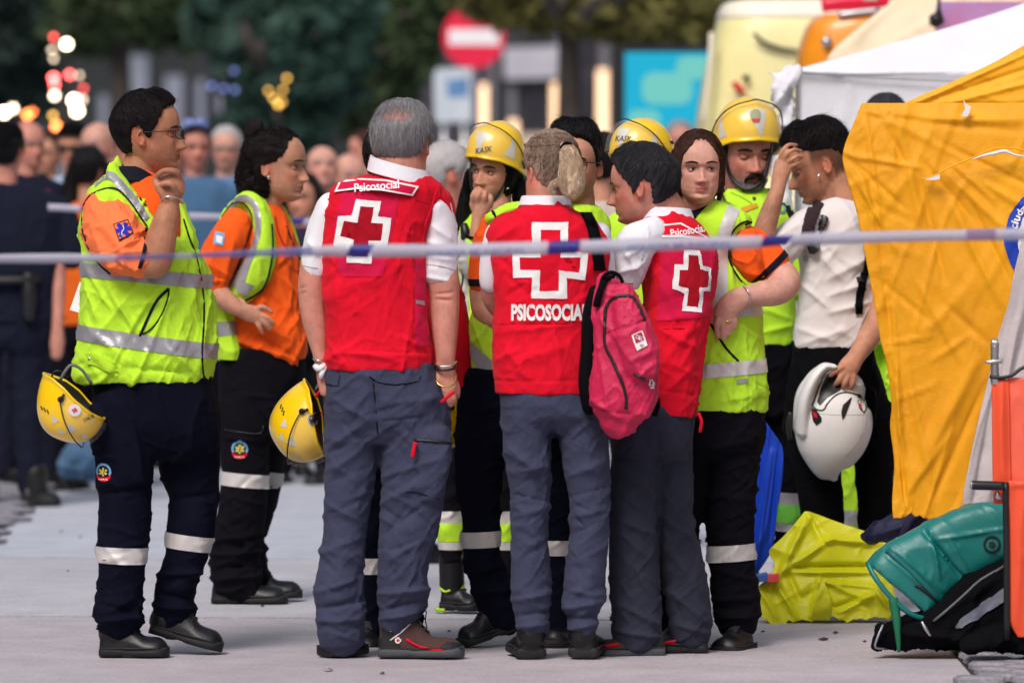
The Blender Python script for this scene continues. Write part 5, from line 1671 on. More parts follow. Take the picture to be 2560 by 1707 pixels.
    tr = fr.skin('trousers', [fr.loft([(1242, 1508, 960, 104), (1248, 1515, 1010, 106), (1254, 1522, 1050, 96), (1285, 1490, 1085, 60)], n=30),
                              fr.tube([(1318, 1030, 0, 68, 92), (1321, 1130, 0, 63, 76), (1326, 1232, 0, 53, 64), (1325, 1345, 0, 48, 54), (1328, 1430, 0, 52, 54), (1329, 1500, 0, 51, 54), (1331, 1560, 0, 42, 50), (1331, 1584, 0, 38, 46)], n=22),
                              fr.tube([(1450, 1030, 0, 66, 92), (1462, 1130, 0, 63, 76), (1472, 1232, 0, 54, 64), (1474, 1345, 0, 49, 54), (1464, 1430, 0, 54, 54), (1456, 1500, 0, 53, 54), (1456, 1550, 0, 42, 50), (1460, 1580, 0, 32, 44)], n=22)], SLATE, .0058, 3, tf + fr.creases(1270, 1380, 1040, 1590, 40, (15, 55), (30, 100), (5, 9), 2.8, 15) + fr.creases(1410, 1520, 1040, 1580, 40, (15, 55), (30, 100), (5, 9), 2.8, 16), [(50, 130, 40, 3.2, 67), (22, 50, -40, 1.2, 69)])
    fr.shoe((1328, 1647, -24), (1305, 1640, 150), width=88, high=72, toe_h=44, sole_h=26, shaft=[(1328, 1590, -10, 38), (1330, 1560, -6, 38)])
    fr.shoe((1458, 1646, -24), (1484, 1640, 150), width=88, high=86, toe_h=44, sole_h=26, shaft=[(1452, 1590, -10, 34), (1458, 1560, -6, 36)])
    return fr, T
_, TD = person_d()

# crimson rucksack slung on her right shoulder
PINK = cloth('crimson_nylon', (.56, .006, .070), rough=.6, var=.10, b2=.25, sheen=.2, spec=.5)
PINKD = cloth('dark_crimson_nylon', (.38, .004, .045), rough=.6, var=.10, b2=.25, spec=.5)
def rucksack():
    fr = Frame('rucksack', 'crimson rucksack with black zips and white cross, hanging from the ponytailed woman\'s shoulder', 'backpack', 17.46, 1545, py=1070)
    main = fr.skin('bag', [fr.tube([(1512, 700, 10, 22, 40), (1524, 730, 6, 44, 58), (1540, 790, 2, 60, 66), (1556, 860, 0, 76, 72), (1562, 930, 0, 88, 76), (1556, 990, 0, 88, 76), (1548, 1030, 0, 74, 70), (1545, 1052, 0, 50, 54)], n=28, e=2.5),
                           fr.tube([(1556, 735, -40, 34, 34), (1572, 790, -52, 44, 40), (1592, 860, -58, 50, 44), (1602, 915, -56, 50, 42)], n=22, e=2.6)], PINK, .0050, 3,
                   [(1486, 770, 1496, 900, 6, 4), (1498, 760, 1520, 880, 6, 4), (1470, 1020, 1600, 1040, 6, -4), (1480, 1000, 1560, 1050, 8, 5), (1560, 820, 1640, 785, 3, -3), (1570, 900, 1640, 870, 9, 5), (1585, 945, 1640, 900, 6, 4), (1545, 920, 1560, 1010, 7, 5), (1500, 900, 1520, 1030, 8, 4), (1595, 1060, 1640, 970, 8, 4), (1530, 730, 1560, 715, 6, -4)], [(26, 60, 30, 3, 71), (60, 120, -20, 4, 72)])
    T = bvh_of(main)
    fr.skin('back_panel', [fr.tube([(1490, 730, 50, 18, 50), (1476, 790, 55, 20, 60), (1472, 880, 55, 20, 64), (1466, 960, 50, 20, 60), (1478, 1020, 50, 22, 50)], n=18, e=3)], BLACKC, .006, 2)
    fr.line('zip', T, [(1511, 800), (1514, 770), (1530, 746), (1555, 738), (1580, 742), (1596, 765), (1610, 800)], 4.6, BLACKP, off=.0)
    fr.line('zip', T, [(1511, 800), (1512, 860), (1530, 900), (1548, 940), (1562, 985), (1564, 1020)], 4.6, BLACKP, off=.0)
    fr.line('zip_pull', T, [(1582, 932), (1596, 938), (1610, 948)], 4.0, BLACKP, off=.003)
    fr.line('seam', T, [(1516, 830), (1560, 810), (1605, 785)], 1.2, PINKD, off=0)
    k = 3.136
    lab = [(1576, 835), (1603, 823), (1616, 862), (1590, 874)]
    fr.decal('label', T, [lab], WHITEP, off=.004)
    fr.decal('label_field', T, [[(1581, 836), (1601, 827), (1608, 847), (1588, 856)]], PINKD, off=.005)
    fr.text('label_lettering', T, 'CRE', WHITEP, 1595, 842, 10, 17, ang=25, off=.0065)
    fr.text('label_lettering', T, 'cr', PINK, 1603, 862, 6, 10, ang=25, off=.0065)
    fr.decal('cross_outline', T, frame_polys(poly_cross(1626, 957, 15, 26, 9, -8), poly_cross(1626, 957, 9, 19, 4, -8)), WHITEP, off=.004)
    # straps
    fr.cord('strap', [(1534, 690, -10, 6), (1512, 700, -40, 8), (1498, 730, -60, 9), (1490, 764, -50, 10)], 9, BLACKC)
    # shoulder strap lies on the red vest
    off = (fr.o.x, fr.o.y, fr.o.z)
    pts = [(1463, 530), (1478, 560), (1488, 600), (1494, 640), (1499, 676)]
    fd = F / 17.66
    P3 = []
    o2 = Vector((17.66 * (1385 - CX) / F, 17.66, 0))
    V = []
    for x, y in catmull(pts, 3):
        row = []
        for dx in (-15, 15):
            p = Vector(((x + dx - CX) / fd - o2.x, -2.0, HC - (y - YH) / fd))
            h = TD.ray_cast(p, Vector((0, 1, 0)), 5)[0] or Vector((p.x, -.08, p.z))
            w = Vector((h.x, h.y - .016, h.z)) + o2
            row.append(w - fr.o)
        V.append(row)
    vs = []; Fc = []
    for r0 in V:
        a, b_ = r0
        vs += [a, b_, b_ + Vector((0, .006, 0)), a + Vector((0, .006, 0))]
    for i in range(len(V) - 1):
        for j in range(4):
            Fc.append((i * 4 + j, i * 4 + (j + 1) % 4, (i + 1) * 4 + (j + 1) % 4, (i + 1) * 4 + j))
    fr.obj('shoulder_strap', (vs, Fc), BLACKC)
    fr.cord('grab_loop', [(1500, 716, -30), (1508, 690, -50), (1528, 680, -56), (1548, 690, -50), (1556, 706, -46)], 5, BLACKC)
    fr.cord('loose_strap', [(1640, 990, 20), (1644, 1010, 20), (1636, 1040, 24)], 8, BLACKC)
rucksack()
# ================================================================== dark grey haired man, red vest, right of the rucksack
def person_e():
    fr = Frame('person', 'dark grey haired man in red vest, head bowed in profile to the left', 'person', 17.86, 1650)
    hd = Head(fr, 1607, 462, 194, yaw=-106, pitch=7, dy=-10, nose=1.12)
    body = hd.body_parts()
    body.append(fr.tube([(1640, 500, -5, 56, 52), (1662, 535, 0, 54, 50), (1680, 590, 0, 60, 60), (1690, 700, 0, 65, 70), (1685, 850, 0, 60, 65), (1680, 1000, 0, 50, 55)], n=20))
    body.append(fr.tube([(1600, 600, -90, 36), (1560, 680, -70, 34), (1530, 730, -20, 30), (1480, 740, 50, 26), (1450, 730, 90, 20)], n=14))
    b = fr.skin('body', body, SK_PINK, .0040, 3)
    hd.face_tint(b, red=.6, beard=.12, lips=(.8, .5, .5))
    hd.eyes(b, SK_PINK, look=10, closed=.35)
    hd.brows(H_SALT, b, .02)
    hd.hair(H_SALT, b, [(0, .80), (30, .80), (50, .74), (64, .62), (74, .50), (82, .38), (92, .44), (100, .56), (112, .50), (122, .30), (140, .20), (180, .17)], lambda ad, z, sg: .036 + .02 * np.clip((z - .7) / .3, 0, 1) + .03 * (ad > 110) * (z < .75) + .02 * (ad < 60), seed=51, strands=3000, flow=(-.9, -.5), slen=.2, lift=.016, clump=.018)
    shirt = fr.skin('shirt', [fr.tube([(1630, 580, -70, 42, 46), (1590, 610, -92, 52, 50), (1572, 650, -88, 50, 48), (1562, 690, -76, 44, 44)], n=22)], WHITEC, .0052, 3, [(1545, 600, 1600, 690, 9, 5), (1560, 640, 1600, 620, 7, 4), (1540, 680, 1600, 660, 8, 5)], [(30, 60, 20, 2.5, 81)])
    TS = bvh_of(shirt)
    fr.line('cuff_stitch', TS, [(1536, 690), (1560, 706), (1580, 708)], 1.2, COLLAR, off=.001)
    fr.collar('collar', (1664, 524, 0), 56, 60, 20, WHITEC, yaw=-125, drop=30, gap=20, flare=1.12, th=3, tilt=4)
    vf = [(1640, 800, 1760, 780, 12, 4), (1660, 900, 1760, 760, 14, 5), (1650, 990, 1740, 900, 10, 4), (1620, 968, 1745, 985, 2.5, -2), (1770, 640, 1780, 760, 8, -4), (1640, 820, 1730, 860, 10, 4), (1620, 640, 1680, 760, 12, 4)]
    vest = fr.skin('vest', [fr.loft([(1628, 1716, 522, 58, 4), (1600, 1742, 548, 84, 2), (1572, 1768, 580, 98), (1580, 1790, 610, 106), (1600, 1799, 655, 108), (1604, 1792, 710, 108), (1606, 1778, 780, 106), (1604, 1768, 850, 106), (1606, 1756, 940, 106), (1612, 1746, 1000, 104), (1620, 1741, 1040, 102)], n=34, e=2.3),], RED, .0052, 3, vf + fr.creases(1610, 1780, 600, 1020, 30, (20, 80), (40, 120), (4, 8), 3.0, 17), [(70, 180, 20, 4, 83), (30, 60, -20, 1.6, 84)])
    T = bvh_of(vest)
    fr.decal('back_panel', T, [[(1652, 610), (1790, 620), (1782, 790), (1640, 800)]], REDMESH, off=.0016)
    fr.line('seam', T, [(1606, 828), (1680, 818), (1766, 822)], 1.0, DEEPRED, off=0)
    O = [(1626, 563), (1700, 556), (1766, 592), (1768, 600), (1700, 592), (1640, 592)]
    I = [(1632, 567), (1698, 560), (1758, 590), (1760, 594), (1700, 587), (1643, 587)]
    fr.decal('name_panel', T, [O], RED, off=.001, cell=4, fit='new')
    fr.decal('name_panel_edge', T, frame_polys(O, I), WHITEP, off=.0022, cell=4, fit='reuse')
    fr.text('lettering', T, 'Psicosocial', WHITEP, 1716, 576, 20, 86, ang=-9, off=.0026, bold=.02, fit='reuse')
    k = 2.851
    def q5(L): return [(1500 + x / k, 200 + y / k) for x, y in L]
    oc = q5([(590, 1205), (700, 1215), (722, 1318), (785, 1338), (775, 1500), (722, 1500), (712, 1655), (574, 1640), (592, 1515), (508, 1480), (524, 1310), (586, 1312)])
    ic = q5([(622, 1245), (690, 1248), (700, 1345), (765, 1362), (756, 1475), (700, 1475), (688, 1615), (610, 1605), (622, 1480), (552, 1462), (560, 1350), (620, 1352)])
    cross_panel(fr, T, oc, ic)
    fr.cord('tie_cord', [(1744, 1030, -60), (1752, 1050, -66), (1748, 1078, -66)], 4, RED)
    tf = [(1640, 1240, 1560, 1180, 12, 6), (1540, 1290, 1650, 1340, 12, 7), (1560, 1380, 1640, 1500, 12, 6), (1540, 1500, 1650, 1560, 10, 6), (1660, 1290, 1730, 1350, 10, 7), (1680, 1380, 1750, 1480, 12, 6), (1680, 1480, 1770, 1560, 10, 6), (1536, 1570, 1650, 1590, 8, 7), (1690, 1560, 1776, 1585, 8, 6), (1546, 1146, 1604, 1150, 2, -3), (1643, 1080, 1650, 1400, 9, -7)]
    tr = fr.skin('trousers', [fr.loft([(1600, 1742, 1010, 98), (1562, 1738, 1060, 100), (1545, 1732, 1110, 98), (1550, 1720, 1150, 70)], n=30),
                              fr.tube([(1600, 1080, -26, 58, 72), (1588, 1200, -30, 64, 66), (1583, 1320, -30, 64, 62), (1586, 1430, -30, 66, 60), (1590, 1520, -30, 64, 60), (1592, 1592, -30, 62, 60)], n=22),
                              fr.tube([(1680, 1080, 30, 56, 76), (1680, 1200, 34, 54, 68), (1686, 1320, 34, 54, 62), (1708, 1430, 34, 58, 60), (1724, 1520, 34, 58, 60), (1730, 1592, 34, 50, 54)], n=22)], SLATED, .0058, 3, tf + fr.creases(1540, 1770, 1100, 1590, 60, (30, 70), (40, 140), (5, 9), 3.0, 18), [(50, 130, 50, 3.2, 87), (22, 50, -40, 1.2, 89)])
    s1 = fr.shoe((1655, 1640, -30), (1482, 1641, -50), width=84, high=86, toe_h=42, sole_h=26, m=BROWNL, sole_m=GREYRUB, shaft=[(1622, 1585, -30, 36), (1604, 1555, -30, 38)])
    TB = bvh_of(s1)
    fr.line('red_flash', TB, [(1545, 1606), (1520, 1608), (1498, 1612)], 4.5, RED, off=.002, parent=s1)
    fr.decal('heel_panel', TB, [[(1600, 1600), (1656, 1590), (1660, 1628), (1560, 1630)]], RUBBER, off=.002, parent=s1)
    s2 = fr.shoe((1768, 1638, 34), (1640, 1638, 40), width=84, high=76, toe_h=42, sole_h=26, m=LEATHER, sole_m=RUBBER, shaft=[(1738, 1590, 34, 36), (1730, 1560, 34, 38)])
    fr.line('red_flash', bvh_of(s2), [(1690, 1604), (1674, 1606), (1655, 1610)], 4.5, RED, off=.002, parent=s2)
person_e()
# ================================================================== woman with brown hair facing the camera
def person_f():
    fr = Frame('person', 'young woman with brown hair facing the camera, lime vest over orange sleeves', 'person', 18.12, 1820)
    hd = Head(fr, 1744, 419, 180, yaw=6, pitch=0, dy=-30, wide=1.0, fat=.16, nose=.88)
    body = hd.body_parts()
    body.append(fr.tube([(1742, 480, -20, 46, 44), (1746, 515, -10, 46, 44), (1766, 560, 0, 60, 40), (1770, 640, 0, 55, 50), (1790, 800, 0, 60, 50), (1800, 960, 0, 60, 50)], n=20))
    body.append(fr.tube([(1860, 600, 0, 26), (1900, 640, -16, 34), (1945, 682, -38, 40), (1958, 706, -56, 42), (1935, 726, -84, 37), (1895, 734, -110, 31), (1862, 738, -122, 26), (1838, 748, -126, 30, 22), (1815, 768, -124, 30, 20), (1802, 788, -122, 26, 17)], n=20))
    body += hand_fingers(fr, [[(1800, 780, -126), (1788, 806, -132), (1790, 838, -124)], [(1806, 786, -128), (1802, 814, -134), (1804, 842, -126)], [(1816, 786, -126), (1817, 810, -130), (1817, 832, -122)], [(1826, 780, -122), (1832, 800, -124), (1830, 818, -118)], [(1796, 762, -116), (1782, 780, -116), (1778, 802, -114)]], 8.6)
    b = fr.skin('body', body, SK_FAIR, .0038, 3)
    hd.face_tint(b, red=.3, lips=(.80, .45, .45))
    hd.eyes(b, SK_FAIR, look=14, open_=1.05)
    hd.brows(H_DARK, b, .018, z=.56)
    hd.hair(H_BROWN, b, [(0, .87), (14, .85), (28, .78), (42, .66), (54, .52), (64, .32), (76, .15), (90, .08), (120, .05), (180, .05)], lambda ad, z, sg: .028 + .008 * (z > .8) + .02 * (ad > 70) * (z < .7), seed=61, strands=2600, flow=(1.2, -.5), slen=.2, lift=.005, clump=.010, wobble=.004)
    hd.locks([[(1794, 380, -30, 9, 14), (1802, 420, -30, 9, 16), (1803, 460, -25, 8, 16), (1797, 500, -15, 6, 12)], [(1780, 360, -52, 7, 8), (1793, 400, -48, 8, 10), (1797, 440, -40, 7, 10)], [(1688, 380, -30, 10, 14), (1678, 430, -20, 12, 18), (1680, 480, -10, 12, 18), (1686, 520, 0, 8, 12)]], H_BROWN, b, name='side_hair', strands=200, seed=12)
    shirt = fr.skin('shirt', [fr.tube([(1850, 600, 0, 44, 54), (1880, 616, -10, 48, 52), (1918, 650, -22, 48, 52), (1934, 668, -30, 44, 48)], n=22), fr.loft([(1690, 1800, 530, 50), (1680, 1826, 570, 62), (1680, 1812, 640, 70), (1680, 1812, 700, 70)], n=22), fr.tube([(1866, 606, -24, 36, 60), (1870, 645, -40, 42, 62), (1880, 676, -44, 32, 54)], n=18)], ORANGE, .0052, 3, [(1850, 600, 1930, 690, 10, 4), (1860, 680, 1920, 690, 8, 4), (1900, 600, 1950, 650, 9, 3)], [(40, 60, 40, 2.5, 91)])
    TS = bvh_of(shirt)
    fr.ring('sleeve_trim', TS, (1930, 664), -44, 17, COLLAR, dy=-28, off=.003, rmax=.2)
    fr.collar('collar', (1744, 510, -12), 58, 52, 30, COLLAR, yaw=6, drop=36, gap=14, flare=1.25, th=3)
    vf = [(1780, 860, 1880, 960, 12, 4), (1800, 1000, 1900, 980, 9, 4), (1830, 800, 1905, 850, 10, 4), (1770, 880, 1830, 800, 10, 4), (1815, 600, 1830, 740, 10, 4), (1850, 700, 1900, 760, 9, 4)]
    vest = fr.skin('vest', [fr.loft([(1762, 1800, 498, 40, 6), (1720, 1845, 520, 62, 4), (1690, 1880, 545, 78), (1672, 1872, 575, 88), (1664, 1832, 610, 94), (1660, 1824, 650, 98), (1660, 1856, 700, 100), (1664, 1904, 760, 102), (1668, 1908, 850, 102), (1668, 1916, 930, 104), (1668, 1922, 975, 106), (1672, 1914, 1026, 104)], n=34, e=2.3)], LIME, .0050, 3, vf + fr.creases(1770, 1910, 760, 1010, 22, (20, 80), (30, 90), (3, 7), 3.0, 19), [(60, 200, 10, 4, 93)])
    T = bvh_of(vest)
    fr.decal('shirt_neck', T, [[(1700, 505), (1782, 500), (1722, 560), (1700, 585)]], COLLAR, off=.004)
    fr.decal('reflective_band', T, strip([(1834, 520), (1815, 560), (1803, 610), (1800, 660), (1800, 720), (1796, 790)], 32), SILVERB)
    fr.ring('reflective_band', T, (1800, 922), -5, 35, SILVERB)
    fr.ring('reflective_band', T, (1800, 778), -4, 32, SILVERB)
    fr.decal('care_tag', T, [[(1835, 945), (1865, 942), (1865, 953), (1836, 956)]], SILVER, off=.005)
    fr.line('armhole_piping', [T, TS], [(1900, 567), (1868, 553), (1840, 566), (1824, 592), (1820, 636), (1832, 676), (1852, 704)], 2.6, COLLAR, off=.003)
    fr.line('pocket_edge', T, [(1770, 803), (1790, 835), (1812, 868), (1842, 900)], 3.2, COLLAR, off=.001)
    fr.decal('hem_tab', T, [[(1875, 972), (1915, 968), (1924, 985), (1876, 996)]], LIME_D, off=.005)
    fr.cord('bracelet', [(1852, 714, -134), (1862, 722, -152), (1869, 740, -154), (1868, 758, -140)], 2.2, SILVERJ)
    fr.cord('finger_ring', [(1809, 798, -140), (1816, 802, -142), (1823, 801, -138)], 2.2, GOLD)
    fr.cord('earring', [(1793, 447, -36), (1794, 452, -36)], 4, SILVERJ)
    tf = [(1770, 1120, 1880, 1090, 10, 5), (1765, 1232, 1885, 1250, 10, 5), (1790, 1420, 1885, 1450, 10, 6), (1785, 1500, 1895, 1490, 9, 7), (1790, 1540, 1905, 1535, 9, 8), (1800, 1120, 1890, 1125, 3, 4)]
    tr = fr.skin('trousers', [fr.loft([(1672, 1908, 990, 98), (1670, 1912, 1050, 100), (1672, 1910, 1110, 96), (1700, 1880, 1150, 66)], n=30),
                              fr.tube([(1838, 1080, 0, 72, 84), (1830, 1200, 0, 66, 70), (1826, 1290, 0, 64, 64), (1828, 1380, 0, 62, 60), (1836, 1460, 0, 57, 58), (1842, 1520, 0, 62, 62), (1846, 1556, 0, 54, 56)], n=24),
                              fr.tube([(1720, 1080, 10, 62, 80), (1712, 1200, 10, 56, 66), (1702, 1300, 10, 52, 60), (1698, 1400, 10, 52, 58), (1694, 1500, 10, 52, 58), (1692, 1560, 10, 48, 54)], n=22)], NAVYB, .0062, 3, tf + fr.creases(1770, 1895, 1080, 1560, 36, (5, 50), (30, 90), (3, 6), 3.6, 20), [(45, 130, 60, 4, 97)])
    TT = bvh_of(tr)
    fr.ring('reflective_band', TT, (1828, 1381), -4, 41, SILVERB, dy=0, rmax=.13)
    fr.ring('reflective_band', TT, (1700, 1372), 0, 40, SILVERB, dy=10, rmax=.13)
    fr.shoe((1862, 1628, 0), (1800, 1632, -110), width=86, high=76, toe_h=46, sole_h=22, shaft=[(1852, 1572, 0, 36), (1846, 1540, 0, 38)])
    fr.shoe((1694, 1620, 20), (1668, 1624, -90), width=82, high=76, toe_h=46, sole_h=22, shaft=[(1694, 1572, 10, 34), (1692, 1540, 10, 36)])
person_f()
SK_TAN2 = skin_mat('olive_skin', (0.52, 0.25, 0.16))
# ================================================================== helmeted woman with her hand at her mouth
def person_g():
    fr = Frame('person', 'woman in yellow helmet with her knuckles at her mouth', 'person', 19.6, 1180)
    hd = Head(fr, 1240, 422, 168, yaw=-36, pitch=4, roll=7, dy=0, nose=1.0)
    body = hd.body_parts()
    body.append(fr.tube([(1245, 475, 0, 34, 34), (1240, 520, 0, 40, 40), (1230, 600, 0, 50, 50), (1225, 800, 0, 50, 50)], n=16))
    body.append(fr.tube([(1240, 620, -40, 26), (1200, 680, -60, 27), (1184, 660, -80, 25), (1190, 620, -86, 23), (1194, 585, -90, 20), (1196, 550, -92, 17), (1202, 525, -92, 22, 16), (1206, 508, -92, 24, 17)], n=16))
    body += hand_fingers(fr, [[(1186, 512, -96), (1182, 492, -108), (1190, 476, -106), (1198, 470, -96)], [(1198, 510, -98), (1196, 490, -112), (1202, 478, -108), (1206, 476, -96)], [(1212, 512, -98), (1212, 494, -110), (1214, 482, -106), (1212, 480, -94)], [(1226, 516, -94), (1228, 500, -102), (1226, 490, -98), (1220, 490, -90)], [(1188, 530, -94), (1180, 512, -100), (1182, 498, -100)]], 6.8)
    b = fr.skin('body', body, SK_WARM, .0040, 3)
    hd.face_tint(b, red=.3, lips=(.7, .42, .42))
    hd.eyes(b, SK_WARM, look=-26, open_=.9)
    hd.brows(H_BLACK, b, .02)
    hd.hair(H_BLACK, b, [(0, .88), (30, .86), (50, .74), (66, .50), (76, .20), (90, .05), (180, .02)], lambda ad, z, sg: .03 + .04 * (ad > 80) * (z < .7), seed=71, strands=700, flow=(.4, -.8), slen=.2, lift=.01)
    hd.locks([[(1292, 440, 10, 14, 24), (1300, 480, 14, 20, 30), (1302, 520, 14, 22, 30), (1296, 560, 10, 18, 20)], [(1172, 430, 30, 8, 20), (1166, 480, 40, 14, 24), (1160, 530, 40, 20, 24), (1156, 580, 34, 22, 20), (1160, 620, 30, 14, 18)]], H_BLACK, b, name='long_hair', strands=260, wav=1.5, wavf=.8, seed=15)
    hel = hd.helmet(fr.root, top=1.20, stickers=[(0, .86, [(-16, -.34), (16, -.34), (3, .12)], STICK), (62, .80, [(-14, .10), (10, .12), (16, -.30)], STICK), (-70, .75, [(-14, .10), (10, .12), (0, -.2)], STICK)])
    TH = bvh_of(hel)
    fr.text('lettering', TH, 'KASK', BLACKP, 1210, 376, 14, 42, ang=-10, off=.003, shear=.3)
    fr.cord('chin_strap', [(1178, 410, -30), (1176, 440, -36), (1184, 480, -30), (1212, 506, -36), (1240, 494, -40), (1262, 450, -40), (1268, 424, -30)], 3.5, BLACKP)
    fr.cord('earring', [(1269, 470, -46), (1270, 473, -46)], 4, SILVERJ)
    jk = fr.skin('jacket', [fr.loft([(1190, 1290, 520, 46, 10), (1160, 1310, 555, 66, 10), (1142, 1320, 600, 76, 10), (1136, 1318, 700, 80, 10), (1134, 1312, 850, 80, 10), (1136, 1310, 930, 80, 10)], n=26), fr.tube([(1236, 620, -36, 34), (1200, 676, -62, 34), (1180, 655, -84, 30), (1184, 610, -92, 27)], n=16)], LIME, .0065, 3, [(1140, 600, 1170, 800, 8, 4)], [(40, 90, 20, 3, 73)])
    TJ = bvh_of(jk)
    fr.decal('reflective_band', TJ, strip([(1154, 575), (1158, 650), (1160, 760), (1162, 880)], 24), SILVERB)
    fr.cord('cuff', [(1166, 590, -92), (1182, 594, -120), (1206, 590, -118), (1214, 584, -90)], 4, BLACKC)
    fr.cord('lapel_microphone', [(1160, 560, -64, 9), (1164, 580, -70, 12), (1162, 600, -72, 9)], 8, BLACKP)
    fr.cord('microphone_cable', [(1162, 604, -72), (1150, 640, -76), (1158, 690, -76), (1150, 740, -74)], 2.4, BLACKP)
    legs = [fr.loft([(1140, 1300, 900, 80, 10), (1120, 1300, 1000, 80, 10), (1108, 1296, 1090, 64, 10)], n=24),
            fr.tube([(1150, 1040, 10, 48, 60), (1132, 1140, 10, 40, 50), (1126, 1240, 10, 36, 44), (1126, 1340, 10, 34, 40), (1128, 1400, 10, 30, 36)], n=18),
            fr.tube([(1262, 1040, 10, 46, 60), (1262, 1140, 10, 40, 50), (1262, 1240, 10, 36, 44), (1262, 1340, 10, 34, 40), (1262, 1470, 10, 34, 40)], n=18)]
    tr = fr.skin('trousers', legs, NAVYB, .0075, 3, (), [(40, 90, 50, 4, 75)])
    TT = bvh_of(tr)
    for cx_ in (1126, 1262):
        fr.ring('reflective_band', TT, (cx_, 1292), 0, 30, SILVERB, dy=10, rmax=.1)
        fr.ring('lime_band', TT, (cx_, 1330), 0, 46, LIME, dy=10, rmax=.1)
        fr.ring('reflective_band', TT, (cx_, 1364), 0, 20, SILVERB, dy=10, rmax=.1)
    for (h, t) in (((1108, 1528, 10), (1200, 1528, -20)), ((1262, 1528, 10), (1262, 1528, -120))):
        sh = fr.shoe(h, t, width=74, high=74, toe_h=42, sole_h=22, shaft=[(h[0] + 22, 1470, 8, 32), (h[0] + 20, 1400, 10, 32)])
        TB = bvh_of(sh)
        fr.line('lime_flash', TB, [(h[0] - 8, 1470), (h[0] + 4, 1478), (h[0] + 18, 1474)], 3, LIME, off=.002, parent=sh)
        fr.decal('lime_flash', TB, [[(h[0] + 42, 1472), (h[0] + 50, 1458), (h[0] + 58, 1470)]], LIME, off=.003, parent=sh)
    fr.cord('sole_accent', [(1090, 1522, 8), (1096, 1523, -24), (1112, 1524, -30)], 5, LIME_D)
person_g()

